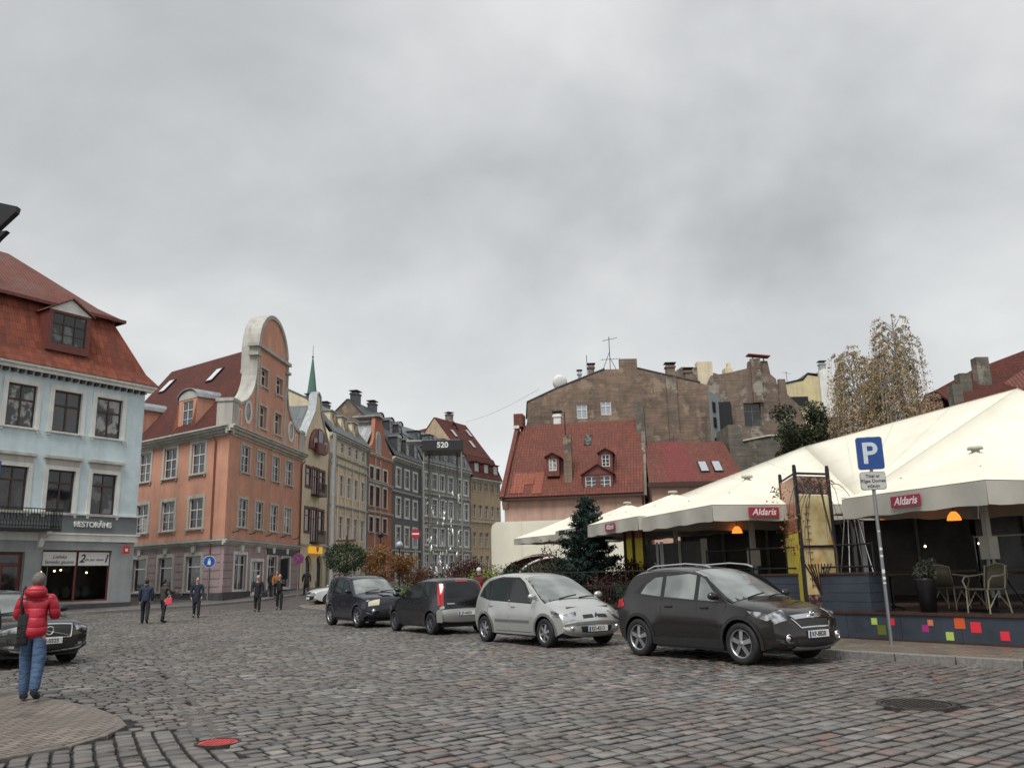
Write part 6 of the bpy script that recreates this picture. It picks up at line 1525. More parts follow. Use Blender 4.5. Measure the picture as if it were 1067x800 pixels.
    part('trousers', ['pelvis', (0, 0, 1.02), 'hipL', 'kneeL', q('ankL', -.045), 'hipR', 'kneeR', q('ankR', -.045)], [(0, 1), (0, 2), (2, 3), (3, 4), (0, 5), (5, 6), (6, 7)], [.135*b_, .13*b_, .10*b_, .075*b_, .06*b_, .10*b_, .075*b_, .06*b_], legs_m)
    for s_ in 'LR':
        a = Vector(q('ank'+s_)); t_ = Vector(q('toe'+s_))
        sm_ = MB(); lo_ = min(a.z-.09, 0) if a.z < .1 else a.z-.085
        c_ = (a+t_)/2; sm_.tube([V(a.x, a.y+.06, a.z-.045), V(a.x, a.y, a.z-.03), V(t_.x, (a.y+t_.y)/2, t_.z+.01), V(t_.x, t_.y, t_.z), V(t_.x, t_.y-.04, t_.z-.005)], [.035*k, .052*k, .045*k, .04*k, .02*k], 10)
        sm_.build('shoe', shoes or M['black'], H)
    # coat or jacket: torso, collar, sleeves
    bot = .55 if coat else .80
    nn = ['chest', (0, 0, 1.12), (0, .0, .98), (0, 0, bot), (0, 0, 1.45), 'shL', 'elL', 'wrL', 'shR', 'elR', 'wrR']
    ee = [(0, 1), (1, 2), (2, 3), (0, 4), (0, 5), (5, 6), (6, 7), (0, 8), (8, 9), (9, 10)]
    rr = [.155*b_, .145*b_, .155*b_, (.165 if coat else .15)*b_, .075, .085*b_, .065*b_, .048*b_, .085*b_, .065*b_, .048*b_]
    part('coat' if coat else 'jacket', nn, ee, rr, top)
    cl = MB(); cl.lathe([(.06, 1.42), (.078, 1.45), (.074, 1.50), (.060, 1.52)], n=14); 
    cl.v = [V(*p_) for p_ in cl.v]; cl.build('collar', top, H)
    return H
def face(dx, dy): return math.atan2(dy, dx)+PI/2
navy = cloth_m('navy_jacket', (.022, .03, .06)); dark = cloth_m('black_coat', (.010, .010, .013)); jeans = cloth_m('jeans', (.06, .105, .19), fold=.5); darkj = cloth_m('dark_trousers', (.014, .015, .02)); redj = cloth_m('red_puffer', (.42, .012, .03), puff=True); olive = cloth_m('olive_jacket', (.045, .04, .03)); rust = cloth_m('rust_jacket', (.28, .10, .02)); wine = cloth_m('wine_jacket', (.10, .02, .02))
person('man in a puffy red hooded jacket and blue jeans walking away on the left pavement', (-6.78, 12.42, .03), face(-.25, 1), 1.72, .14, ((.15, 1.9), (.1, 2.0)), redj, jeans, hair=(.13, .115, .10), build=1.18, shoes=plain('dark_shoe', (.02, .022, .03), .6))
# hood of the jacket lies on the shoulders, part of the same person
ph = [o for o in COL.objects if o.get('label', '').startswith('man in a puffy')][0]
hm = MB(); hm.ball((0, .11, 1.46), .15, 14, (1.0, .62, .60)); hm.build('hood', redj, ph)
b = thing('shoulder_bag', 'black shoulder bag hanging at the left side of the man in red', 'bag', (-6.99, 12.34, .03), face(-.25, 1))
mb = MB().mat(cloth_m('bag_black', (.012, .012, .014))); mb.prism([(-.10, .74), (.10, .74), (.13, .98), (.11, 1.17), (-.11, 1.17), (-.13, .98)], 'x', -.17, -.03); mb.build('pouch', None, b, bevel=.03)
MB().tube([(-.08, .09, 1.14), (-.07, .15, 1.30), (-.06, .12, 1.47), (-.06, .0, 1.53), (-.06, -.13, 1.45), (-.08, -.10, 1.14)], .018, 6).build('strap', M['black'], b)
person('person in a navy jacket and black trousers, left of the walking pair', (-15.12, 35.8, gz(35.8)), face(-.3, 1), 1.76, .2, ((.1, .2), (.1, .2)), navy, darkj, build=1.12)
person('person in an olive jacket holding a pink bag, right of the walking pair', (-14.55, 36.2, gz(36.2)), face(.6, 1), 1.74, .1, ((.3, .6), (.7, 1.1)), olive, darkj, build=1.0)
b = thing('pink_bag', 'bright pink carrier bag held by the person in olive', 'bag', (-14.3, 36.1, .72)); mb = MB().mat(plain('pink', (.7, .06, .10), .5)); mb.prism([(-.14, 0), (.14, .04), (.12, .3), (-.10, .26)], 'y', -.05, .05); mb.build('sack', None, b, bevel=.02); MB().tube([(-.06, 0, .26), (0, 0, .42), (.08, 0, .28)], .01, 5).build('handle', M['white_paint'], b)
person('man in a navy coat walking towards the camera near the orange house', (-14.33, 39.35, gz(39.4)), face(.25, -1), 1.76, .12, ((.1, .3), (.1, .2)), cloth_m('navy_coat', (.012, .018, .035)), darkj, coat=True, build=1.05)
person('grey haired woman in a long black coat with a handbag', (-12.75, 43.2, gz(43.2)), face(.1, -1), 1.74, .1, ((.1, .3), (.2, .5)), dark, darkj, hair=(.35, .33, .31), coat=True, build=1.1)
b = thing('handbag', 'black handbag at the hip of the grey haired woman', 'bag', (-12.42, 43.1, gz(43)+.70)); mb = MB().mat(M['metal_dark']); mb.prism([(-.18, 0), (.18, 0), (.15, .26), (-.15, .26)], 'y', -.06, .06); mb.build('pouch', None, b, bevel=.02); MB().tube([(-.12, 0, .26), (0, 0, .5), (.12, 0, .26)], .012, 5).build('handle', M['black'], b)
person('person in black with folded arms walking beside the grey haired woman', (-12.0, 44.4, gz(44.4)), face(.1, -1), 1.76, .06, ((.6, 1.6), (.6, 1.6)), dark, darkj, build=1.1)
person('person in a rust orange jacket outside the shop door', (-15.4, 56.2, gz(56.2)+.12), face(.2, -1), 1.7, .1, ((.2, .4), (.2, .4)), rust, darkj, build=1.15)
person('person in dark clothes behind the rust orange jacket', (-16.25, 58.0, gz(58)+.12), face(.2, 1), 1.7, .1, ((.1, .2), (.1, .2)), dark, darkj)
person('person in black striding past the cream arcaded house', (-14.75, 61.5, gz(61.5)), face(-.5, 1), 1.78, .22, ((.3, .4), (-.2, .2)), dark, darkj, coat=True, build=1.15)
person('person with a white knitted hat and wine red jacket behind the parked hatchback', (-1.35, 31.5, .125), face(.1, 1), 1.74, .1, ((.2, .3), (.1, .2)), wine, darkj, hat=(.5, .5, .5))
person('person in black beside the one with the white knitted hat', (-.55, 31.9, .125), face(.3, 1), 1.66, .1, ((.2, .3), (.1, .2)), dark, darkj, hair=(.3, .27, .25), hood=False)
for i, (px, dd_) in enumerate(((371, 38.0), (384, 38.6))):
    q = at(px-8, 600, dd_); person(('person in dark clothes behind the off-roader roof, left of the two', 'person in dark clothes behind the off-roader roof, right of the two')[i], (q.x, dd_, .12), face(1, .3), 1.66, .1, top=dark, legs_m=darkj)

person('person in a navy puffer jacket cut off by the left edge of the view', (-7.8, 12.75, .03), face(-.1, 1), 1.66, .1, ((.2, .5), (.2, .6)), cloth_m('navy_puffer', (.015, .02, .04), puff=True), darkj, build=1.15)
# ------------------------------------------------------------------ café terrace
TD = Vector((-.553, .833, 0)); TN_ = Vector((.833, .553, 0))       # along the terrace front / inwards
T0 = Vector((8.83, 15.6, 0)); TRZ = math.atan2(-TD.y, -TD.x)       # local x runs towards the camera side along the front
def tl(x, y, z=0):   # terrace local -> world ; x metres towards the right, y inwards
    return T0-TD*x+TN_*y+Vector((0, 0, z))
FZ = .66
H = thing('terrace_deck', 'raised brown plank terrace floor behind the blue grey kerb boards', 'terrace', (T0.x, T0.y, 0), TRZ)
deckm = NT('deck_boards'); br = deckm.n('ShaderNodeTexBrick'); deckm.l(deckm.coord('UV'), br.inputs['Vector'])
for k_, v_ in (('Scale', 1.), ('Brick Width', 3.), ('Row Height', .14), ('Mortar Size', .008)): br.inputs[k_].default_value = v_
br.inputs['Color1'].default_value = (.06, .036, .03, 1); br.inputs['Color2'].default_value = (.045, .028, .024, 1); br.inputs['Mortar'].default_value = (.02, .015, .012, 1)
deckm.color(br.outputs[0]); deckm.set(Roughness=.35); DECK = deckm.m
MB().box(-14.5, 9, .06, 14, .1, FZ).build('floor', DECK, H)
# blue grey front boards with coloured squares
bg_ = plain('blue_grey_board', (.035, .045, .062), .55, var=.25, ns=2, bump=.2, bs=8)
W_ = thing('low_wall', 'low blue grey boarded terrace front scattered with coloured squares', 'low wall', (T0.x, T0.y, 0), TRZ)
mb = MB().mat(bg_)
x = -14.5
while x < 9: mb.box(x+.004, min(x+1.22, 9)-.004, 0, .055, .13, FZ-.03); x += 1.22
mb.mat(M['wood_brown']).box(-14.5, 9, -.03, .10, FZ-.03, FZ+.02); mb.box(-14.5, 9, -.02, .0, .12, .16)
mb.build('boards', None, W_)
sq = {'lime': (.42, .55, .12), 'red': (.70, .03, .05), 'olive': (.12, .14, .02), 'magenta': (.35, .03, .18), 'orange': (.62, .10, .03), 'salmon': (.60, .18, .08)}
def face_at(px, py):
    d = _R*((px-533.5)/FPX)+_U*((400-py)/FPX)+_fw; n = TN_; k = (T0-Vector((0, 0, EYE))).dot(n)/d.dot(n); p = Vector((0, 0, EYE))+d*k
    return (p-T0).dot(-TD), p.z
for px, py, s_, cn in ((911, 647, .13, 'lime'), (919, 656, .19, 'olive'), (929, 647.5, .13, 'red'), (969.5, 648.5, .11, 'salmon'), (964.5, 654.5, .13, 'magenta'), (990, 662.5, .15, 'lime'), (1000, 649, .2, 'orange'), (1017, 653.5, .19, 'red'), (1047.5, 662.5, .16, 'red'), (1075, 652, .15, 'lime')):
    u, z = face_at(px, py); MB().box(u-s_/2, u+s_/2, -.006, -.001, z-s_/2, z+s_/2).build('coloured_square', plain('square_'+cn, sq[cn], .5, var=.05), W_)
# set-back planter box with navy boards
H = thing('planter_screen', 'tall navy boarded planter on the terrace corner behind the parked SUV', 'planter', (0, 0, 0), 0)
a = face_at(905, 637)[0]; 
H.location = T0; H.rotation_euler = (0, 0, TRZ)
mb = MB().mat(bg_)
for i in range(4): mb.box(a-3.6, a, .12+.002*i, .8, FZ+.02+i*.185, FZ+.02+i*.185+.178)
mb.build('boards', None, H); MB().box(a-3.62, a+.02, .10, .82, FZ+.762, FZ+.80).build('cap', M['wood_brown'], H)
H = thing('railing', 'dark metal railing with two bars above the navy planter', 'railing', T0, TRZ)
mb = MB().mat(M['metal_dark'])
for z in (FZ+.92, FZ+1.38): mb.tube([(a-4.6, .22, z), (a+.1, .22, z)], .022, 6)
for x in (a-4.6, a-3.2, a-1.6, a+.1): mb.tube([(x, .22, FZ+.76 if x > a-3.7 else FZ), (x, .22, FZ+1.42)], .022, 6)
mb.build('bars', None, H)
H = thing('railing', 'dark metal railing further along the terrace beside the shrubs', 'railing', T0, TRZ)
mb = MB().mat(M['metal_dark'])
for z in (FZ+.55, FZ+.95): mb.tube([(-14.4, .15, z), (a-4.8, .15, z)], .022, 6)
for i in range(6): x = -14.4+i*1.25; mb.tube([(x, .15, FZ), (x, .15, FZ+1.0)], .022, 6)
mb.build('bars', None, H)

# parasols
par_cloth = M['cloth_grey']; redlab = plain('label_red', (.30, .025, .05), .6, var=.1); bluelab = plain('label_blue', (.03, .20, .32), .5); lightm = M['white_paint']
def parasol(label, cx, cy, zap, zc, half, rot, texts, val=.42, pole=True):
    H = thing('parasol', label, 'parasol', (cx, cy, 0), rot, 'cream parasols along the terrace')
    mb = MB().mat(M['cloth']); n = 8; cor = [(-half, -half), (half, -half), (half, half), (-half, half)]
    # each panel sags a little between its ribs
    for i in range(4):
        (x0, y0), (x1, y1) = cor[i], cor[(i+1) % 4]
        vs_ = []
        for r in range(n+1):
            f = r/n
            for c_ in range(n+1):
                g = c_/n; x = (x0+(x1-x0)*g)*f; y = (y0+(y1-y0)*g)*f; z = zap-.12+(zc-zap+.12)*(f**.92)
                z -= .07*math.sin(PI*g)*math.sin(PI*f)
                z += .03*math.sin(PI*g*2)*f*0
                vs_.append((x, y, z))
        k = n+1; mb.add(vs_, [(a_*k+b_, a_*k+b_+1, (a_+1)*k+b_+1, (a_+1)*k+b_) for a_ in range(n) for b_ in range(n)], True)
    mb.build('canopy', None, H, recalc=False)
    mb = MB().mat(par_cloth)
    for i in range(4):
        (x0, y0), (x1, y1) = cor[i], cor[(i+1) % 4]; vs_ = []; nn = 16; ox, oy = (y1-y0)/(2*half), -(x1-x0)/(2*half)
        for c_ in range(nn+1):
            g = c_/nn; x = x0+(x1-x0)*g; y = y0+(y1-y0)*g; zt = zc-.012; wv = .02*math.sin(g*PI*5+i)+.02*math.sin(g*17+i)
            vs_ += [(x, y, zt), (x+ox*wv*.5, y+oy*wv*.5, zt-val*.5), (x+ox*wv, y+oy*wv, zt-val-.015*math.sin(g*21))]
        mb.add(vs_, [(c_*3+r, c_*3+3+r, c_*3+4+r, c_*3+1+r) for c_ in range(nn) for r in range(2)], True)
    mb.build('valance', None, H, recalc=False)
    MB().lathe([(0, -.04), (.13, -.04), (.15, -.07), (.15, -.10), (.0, -.10)], (0, 0, zap), 16).build('top_cap', M['cloth_grey'], H)
    if pole:
        mb = MB().mat(plain('parasol_pole', (.42, .41, .35), .45, .2)); mb.box(-.055, .055, -.055, .055, FZ+.25, zap-.1); mb.box(-.12, .12, -.12, .12, FZ+1.0, FZ+1.45); mb.build('pole', None, H)
        mb = MB().mat(M['metal_dark'])
        for sx in (-1, 1):
            for sy_ in (-1, 1): mb.tube([(sx*.06, sy_*.06, FZ+1.05), (sx*.2, sy_*.2, FZ+.5), (sx*.38, sy_*.38, FZ+.02)], .022, 6)
        mb.box(-.5, .5, -.5, .5, FZ+.0, FZ+.05); mb.build('base', None, H)
        mb = MB().mat(M['metal_grey'])
        for x, y in cor: mb.tube([(0, 0, zap-.8), (x*.55, y*.55, zc+(zap-zc)*.38)], .015, 5); mb.tube([(0, 0, zap-.30), (x*.97, y*.97, zc-.10)], .018, 5)
        mb.build('rib', None, H)
    for kind, side, u in texts:
        i = side; (x0, y0), (x1, y1) = cor[i], cor[(i+1) % 4]; g = u; x = x0+(x1-x0)*g; y = y0+(y1-y0)*g; ox, oy = (y1-y0)/(2*half), -(x1-x0)/(2*half)
        a_ = math.atan2(y1-y0, x1-x0); zt = zc-val*.5
        lb = bpy.data.objects.new('label', None)
        if kind == 'red':
            m_ = MB().box(-.39, .39, -.004, .004, -.11, .11); o = m_.build('label', redlab, H); 
            t_ = text('Aldaris', .215, lightm, o, (0, -.008, 0), (PI/2, 0, 0), .002, shear=.3, bold=.003)
        elif kind == 'blue':
            o = MB().box(-.2, .2, -.004, .004, -.10, .10).build('label', bluelab, H); t_ = text('TELE', .13, lightm, o, (0, -.008, 0), (PI/2, 0, 0), .002)
        else:
            m_ = MB(); m_.tube([(-.14, 0, -.05), (0, 0, .07), (.14, 0, -.05)], .014, 5); m_.tube([(-.07, 0, .02), (.03, 0, -.05)], .01, 5); o = m_.build('label', plain('label_grey', (.12, .11, .10), .6), H)
        bpy.data.objects.remove(lb)
        off_ = .045; o.location = (x+ox*off_, y+oy*off_, zt); o.rotation_euler = (0, 0, a_)
    return H
# the square's near corner points at the camera
c1 = Vector((9.5, 17.5)); nc = Vector((-1.2, -2.4)); rot = math.atan2(nc.y, nc.x)+PI*.75    # corner 0 (-,-) direction is 225 deg
half = nc.length/math.sqrt(2)
parasol('cream parasol at the right edge, corner forward, with red and blue labels on its valance', 9.5, 17.5, 3.97, 3.02, half, rot, [('red', 3, .50), ('mark', 0, .28), ('blue', 0, .52)], .42)
parasol('second cream parasol from the right, just left of the yellow advertising frame', 6.1, 22.4, 4.02, 3.05, half*1.12, rot-.08, [('red', 0, .30)], .36)
parasol('third cream parasol from the right, small red label on its valance', 4.9, 26.6, 4.05, 3.1, half*1.1, rot-.06, [('red', 0, .2), ('red', 3, .5)], .36)
parasol('cream parasol furthest left in the row, partly hidden by the spruce', 4.05, 31.0, 4.1, 3.15, half*1.1, rot-.06, [('red', 0, .3)], .34)
parasol('low cream parasol behind the bare shrubs, left of the spruce', 2.6, 38.5, 4.25, 3.2, half*1.05, rot+.15, [], .25)

# big marquee
H = thing('marquee', 'large cream marquee roof covering the back of the terrace', 'marquee', (0, 0, 0))
A = at(1060, 405, 23); B = at(838, 465.5, 32); Cn = at(671, 531, 30.5); D_ = Vector((8.6, 21.6, 3.3)); E_ = Vector((15.5, 18.0, 3.25)); F_ = Vector((24, 28, 3.3)); G_ = Vector((19, 38, 3.5)); J_ = Vector((9.5, 39.5, 3.6)); A2 = A+Vector((1.2, -.6, -.1))
def sag_tri(mb, a, b, c, s_=.12, n=8):
    idx = {}; vs_ = []; fs = []
    for i in range(n+1):
        for j in range(n+1-i):
            u, v = i/n, j/n; w_ = 1-u-v; p = a*w_+b*u+c*v; p = p-Vector((0, 0, s_*27*u*v*w_)); idx[i, j] = len(vs_); vs_.append(p)
    for i in range(n):
        for j in range(n-i):
            fs.append((idx[i, j], idx[i+1, j], idx[i, j+1]))
            if j < n-i-1: fs.append((idx[i+1, j], idx[i+1, j+1], idx[i, j+1]))
    mb.add(vs_, fs, True)
mb = MB().mat(M['cloth'])
for t_ in ((B, Cn, D_), (A, B, D_), (A, D_, E_), (A, E_, F_), (A, F_, G_), (A, G_, B), (B, G_, J_), (B, J_, Cn)): sag_tri(mb, *[Vector(v) for v in t_], s_=.05)
o = mb.build('roof', None, H, recalc=False); so_ = o.modifiers.new('t', 'SOLIDIFY'); so_.thickness = .02
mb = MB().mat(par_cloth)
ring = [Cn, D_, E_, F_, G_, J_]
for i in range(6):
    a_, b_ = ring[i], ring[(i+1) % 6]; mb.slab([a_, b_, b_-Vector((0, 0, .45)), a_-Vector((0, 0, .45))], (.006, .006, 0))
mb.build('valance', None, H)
mb = MB().mat(plain('hem_cord', (.64, .59, .46), .8))
for p_, q_ in ((A, D_), (B, D_), (B, Cn), (A, E_), (A, B)): mb.tube([p_+(q_-p_)*(k/10)+Vector((0, 0, .012)) for k in range(11)], .006, 5)
for f_ in (.25, .5, .75):
    r_ = A.lerp(B, f_); mb.tube([r_+(D_-r_)*(k/10)+Vector((0, 0, -.5*(f_*(1-f_))*(k/10)*(1-k/10)*.2+.01)) for k in range(10)], .005, 4)
    r_ = B.lerp(Cn, f_); mb.tube([r_+(D_-r_)*(k/10)+Vector((0, 0, .012)) for k in range(10)], .005, 4)
mb.build('seam', None, H)
mb = MB().mat(M['metal_grey'])
for p in ring+[(Cn+J_)/2, (G_+J_)/2, (F_+G_)/2]: mb.box(p.x-.06, p.x+.06, p.y-.06, p.y+.06, FZ-.5, p.z-.1)
mb.build('post', None, H)
H = thing('pavilion_wall', 'dark timber and glass back wall inside the marquee', 'wall', (0, 0, 0))
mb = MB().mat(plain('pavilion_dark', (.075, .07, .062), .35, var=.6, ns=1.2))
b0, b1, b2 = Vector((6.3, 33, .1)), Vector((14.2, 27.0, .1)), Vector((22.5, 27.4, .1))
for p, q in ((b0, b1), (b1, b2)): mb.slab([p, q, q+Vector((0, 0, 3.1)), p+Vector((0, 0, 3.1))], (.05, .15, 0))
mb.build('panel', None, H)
mb = MB().mat(plain('pavilion_post', (.20, .18, .15), .6))
for p, q, n in ((b0, b1, 7), (b1, b2, 6)):
    for i in range(n): c_ = p.lerp(q, i/(n-1)); mb.box(c_.x-.05, c_.x+.05, c_.y-.12, c_.y-.02, .1, 3.2)
    mb.slab([p+Vector((-.02, -.06, 1.25)), q+Vector((-.02, -.06, 1.25)), q+Vector((-.02, -.06, 1.33)), p+Vector((-.02, -.06, 1.33))], (-.02, -.05, 0))
mb.build('post', None, H)
# glazed side screen with white frames and the yellow end panel
H = thing('glazed_screen', 'dim glazed screen with pale posts under the third parasol', 'screen', (0, 0, 0))
p0, p1 = at(672, 575, 27.5), at(735, 575, 24.5); p0.z = p1.z = FZ
mb = MB().mat(plain('smoky_glass', (.05, .048, .045), .2, var=.4, ns=1.5)); mb.slab([p0, p1, p1+Vector((0, 0, 1.75)), p0+Vector((0, 0, 1.75))], (.02, .03, 0)); mb.build('pane', None, H)
for f_, w_ in ((.22, .03), (.3, .05), (.6, .03), (.98, .08)):
    c_ = p0.lerp(p1, f_); MB().box(c_.x-w_, c_.x+w_, c_.y-.1, c_.y-.02, FZ, FZ+1.8).build('post', M['white_paint'] if f_ < .5 else M['stone_trim'], H)
yp = NT('yellow_print'); yp.color(yp.mix(yp.ramp(yp.noise(3, 3, cs=(1, 1, .4)), [(.4, 0.), (.6, 1.)]), (.85, .72, .06), (.75, .56, .06))); yp.set(Roughness=.35); YP = yp.m
rp_ = NT('red_print'); rp_.color(rp_.mix(rp_.ramp(rp_.noise(9, 5), [(.42, 0.), (.6, 1.)]), (.50, .12, .07), (.36, .26, .15))); rp_.set(Roughness=.4); RP = rp_.m
tan_ = NT('tan_print'); tan_.color(tan_.mix(tan_.ramp(tan_.noise(2.5, 4), [(.4, 0.), (.65, 1.)]), (.62, .52, .28), (.48, .30, .10))); tan_.set(Roughness=.4); TP = tan_.m
dkp = NT('dark_print'); dkp.color(dkp.mix(dkp.ramp(dkp.noise(7, 5), [(.45, 0.), (.62, 1.)]), (.05, .025, .02), (.35, .20, .18))); DKP = dkp.m
H = thing('yellow_banner', 'yellow printed panel with orange top on dark posts beside the shrub', 'banner', (0, 0, 0))
p0, p1 = at(652, 590, 28.5), at(672, 590, 27.6)
mb = MB().mat(YP); mb.slab([(p0.x, p0.y, FZ), (p1.x, p1.y, FZ), (p1.x, p1.y, 2.65), (p0.x, p0.y, 2.65)], (.02, .03, 0)); mb.mat(RP); mb.slab([(p0.x, p0.y, 2.66), (p1.x, p1.y, 2.66), (p1.x, p1.y, 2.95), (p0.x, p0.y, 2.95)], (.02, .03, 0)); mb.build('print', None, H)
mb = MB().mat(M['wood_brown'])
for f_ in (0, .45, 1.0): c_ = p0.lerp(p1, f_); mb.box(c_.x-.04, c_.x+.04, c_.y-.1, c_.y-.02, FZ, 3.05)
mb.build('post', None, H)
# advertising frame
q0, q1, q2 = at(822, 600, 20.9), at(838, 600, 19.0), at(873, 600, 19.35)
H = thing('advertising_frame', 'tall dark metal frame with yellow, red and tan printed panels on the terrace corner', 'banner stand', (q1.x, q1.y, FZ))
q = [Vector((v.x-q1.x, v.y-q1.y, 0)) for v in (q0, q1, q2)]; HT = 3.02
def panel_(name, a_, b_, z0, z1, m_, y=.0):
    n = (b_-a_).normalized(); n = Vector((-n.y, n.x, 0)); n = -n if n.y > 0 else n
    return MB().slab([a_+Vector((0, 0, z0))+n*y, b_+Vector((0, 0, z0))+n*y, b_+Vector((0, 0, z1))+n*y, a_+Vector((0, 0, z1))+n*y], -n*.012).build(name, m_, H)
panel_('print', q[0], q[1], 0, 1.68, YP); panel_('print', q[0], q[1], 1.69, 2.92, RP)
pn = panel_('print', q[1], q[2], .35, 2.5, TP); panel_('print', q[1], q[2], 2.51, 2.92, DKP); panel_('print', q[1], q[2], 0, .34, DKP)
mb = MB().mat(M['metal_dark'])
for v in q: mb.box(v.x-.035, v.x+.035, v.y-.035, v.y+.035, 0, HT+.08); mb.ball((v.x, v.y, HT+.11), .045, 8)
for a_, b_ in ((q[0], q[1]), (q[1], q[2])):
    for z in (2.95, .0, 1.35 if a_ is q[1] else 2.95): mb.slab([a_+Vector((0, -.03, z)), b_+Vector((0, -.03, z)), b_+Vector((0, -.03, z+.05)), a_+Vector((0, -.03, z+.05))], (0, .05, 0))
mb.build('frame', None, H)
# drawn ladder line and plant drawing on the tan panel
mb = MB(); d_ = (q[2]-q[1]).normalized(); n_ = Vector((d_.y, -d_.x, 0))*.016
def dp(u, z): return q[1]+d_*u+n_+Vector((0, 0, z))
for i in range(13): mb.tube([dp(.14 if i % 2 else .2, .55+i*.14), dp(.30, .55+i*.14)], .007, 4)
mb.tube([dp(.2, .5), dp(.22, 2.3)], .007, 4)
for i in range(9):
    u0 = .2+.05*i; mb.tube([dp(.42+.03*(i % 3-1), .36), dp(u0, .75), dp(u0+.04*(i-4), 1.0)], .014, 4)
mb.build('drawing', M['wood_brown'], H)
# bare vine growing over the frame
H = thing('climbing_vine', 'bare autumn vine with a few red brown leaves hanging over the advertising frame', 'vine', (q1.x+.3, q1.y-.12, FZ))
mb = MB().mat(M['bark'])
for s_ in range(12):
    x, y, z = random.uniform(-.1, .3), -.05, 2.6; pts = [(x, y, z)]
    dx, dz = random.uniform(-.14, .12), random.uniform(.02, .16)
    for i in range(9): x += dx; z += dz; dz -= .055; dx *= .93; y += random.uniform(-.02, .02); pts.append((x+random.uniform(-.02, .02), y, z))
    mb.tube(pts, [.012*(1-i/12) for i in range(10)], 5)
mb.tube([(.35, 0, -.1), (.4, -.02, 1.2), (.25, 0, 2.2), (.2, 0, 2.7)], .022, 6)
mb.build('stem', None, H)
VINE = H
# patio heater: pyramid with flat hood
p = at(893, 597, 19.2); H = thing('patio_heater', 'pyramid patio heater with shiny flat hood behind the parking sign', 'heater', (p.x, p.y, FZ))
mb = MB().mat(chrome)
for sx in (-1, 1):
    for sy_ in (-1, 1): mb.tube([(sx*.26, sy_*.26, .75), (sx*.10, sy_*.10, 2.02)], .014, 6)
mb.build('leg', None, H)
MB().mat(M['metal_grey']).lathe([(0, 2.16), (.12, 2.15), (.34, 2.08), (.36, 2.05), (.1, 2.06), (0, 2.06)], n=20).build('hood', None, H)
MB().lathe([(.05, .8), (.05, 2.0)], n=12).build('glass_tube', M['pane_dark'], H)
MB().mat(plain('heater_base', (.12, .05, .04), .5)).box(-.3, .3, -.3, .3, 0, .75).build('base', None, H, bevel=.02)
# pendant lamps
for px, py, dd, lb in ((924, 538, 19.5, 'orange glass pendant lamp nearest the parking sign'), (994, 539, 19.0, 'brighter orange glass pendant lamp in the middle of the right parasol'), (768, 553, 24.5, 'orange pendant lamp under the second parasol, left of the yellow frame')):
    p = at(px, py, dd); H = thing('pendant_lamp', lb, 'lamp', tuple(p), 0, 'orange pendant lamps under the parasols')
    MB().lathe([(.02, .13), (.06, .12), (.12, .04), (.15, -.06), (.145, -.06), (.10, .02), (.02, .10)], n=16).build('lamp_shade', orange_glow, H)
    MB().tube([(0, 0, .12), (0, 0, .62)], .008, 5).build('cord', M['metal_dark'], H); MB().ball((0, 0, -.01), .04).build('bulb', bulb, H)
for i, (px, py, dd) in enumerate(((934.6, 538, 22), (1020, 566, 20.4), (1035, 565, 20.4), (964, 569, 20.6))):
    p = at(px, py, dd); H = thing('string_light', ('bare white bulb right of the left orange pendant lamp', 'tiny bulb left of the right parasol pole', 'tiny bulb right of the right parasol pole', 'tiny bulb above the potted plant')[i], 'bulb', tuple(p), 0, 'tiny bare bulbs on the terrace')
    MB().ball((0, 0, 0), .025 if i else .04).build('bulb', bulb, H); MB().lathe([(.012, .02), (.015, .07), (0, .075)], n=8).build('socket', M['black'], H)
# chairs
wick = NT('wicker'); wv = wick.n('ShaderNodeTexChecker'); wv.inputs['Scale'].default_value = 40; wick.l(wick.coord('UV'), wv.inputs['Vector']); wv.inputs[1].default_value = (.17, .155, .11, 1); wv.inputs[2].default_value = (.10, .09, .06, 1); wick.color(wv.outputs[0]); wick.set(Roughness=.5); WICK = wick.m
cane = plain('cane', (.36, .32, .22), .35, var=.15)
def chair(label, x, y, rz):
    H = thing('wicker_armchair', label, 'armchair', (x, y, FZ), rz, 'wicker armchairs on the terrace')
    for sx in (-1, 1):
        MB().tube([(sx*.25, -.25, 0), (sx*.24, -.24, .44)], .016, 6).build('leg', cane, H)
        MB().tube([(sx*.27, .27, 0), (sx*.23, .22, .44), (sx*.23, .30, .88)], .016, 6).build('leg', cane, H)
        MB().tube([(sx*.25, -.22, .44), (sx*.30, -.24, .60), (sx*.31, -.16, .68), (sx*.30, .05, .69), (sx*.25, .26, .72)], .017, 6).build('armrest', cane, H)
        MB().tube([(sx*.25, -.24, .1), (sx*.25, .0, .38), (sx*.25, .25, .1)], .012, 5).build('brace', cane, H)
    MB().mat(WICK).box(-.25, .25, -.26, .24, .42, .46).build('seat', None, H, bevel=.015)
    mb = MB().mat(WICK); n = 8; vs_ = []
    for i in range(n+1):
        f = i/n*2-1; yb = .24+.05*(1-f*f)
        vs_ += [(f*.25, yb, .46), (f*.26, yb+.07, .70), (f*.24, yb+.09, .86+.05*(1-f*f))]
    mb.add(vs_, [(i*3+r, i*3+3+r, i*3+4+r, i*3+1+r) for i in range(n) for r in range(2)], True); o = mb.build('backrest', None, H); s_ = o.modifiers.new('t', 'SOLIDIFY'); s_.thickness = .02
    MB().tube([(-.25, .32, .86), (-.12, .36, .90), (0, .375, .92), (.12, .36, .90), (.25, .32, .86)], .014, 6).build('top_rail', cane, H)
    return H
def tlx(px, py, y):   # terrace point seen at a floor pixel
    d = _R*((px-533.5)/FPX)+_U*((400-py)/FPX)+_fw; k = (FZ-EYE)/d.z; return Vector((0, 0, EYE))+d*k
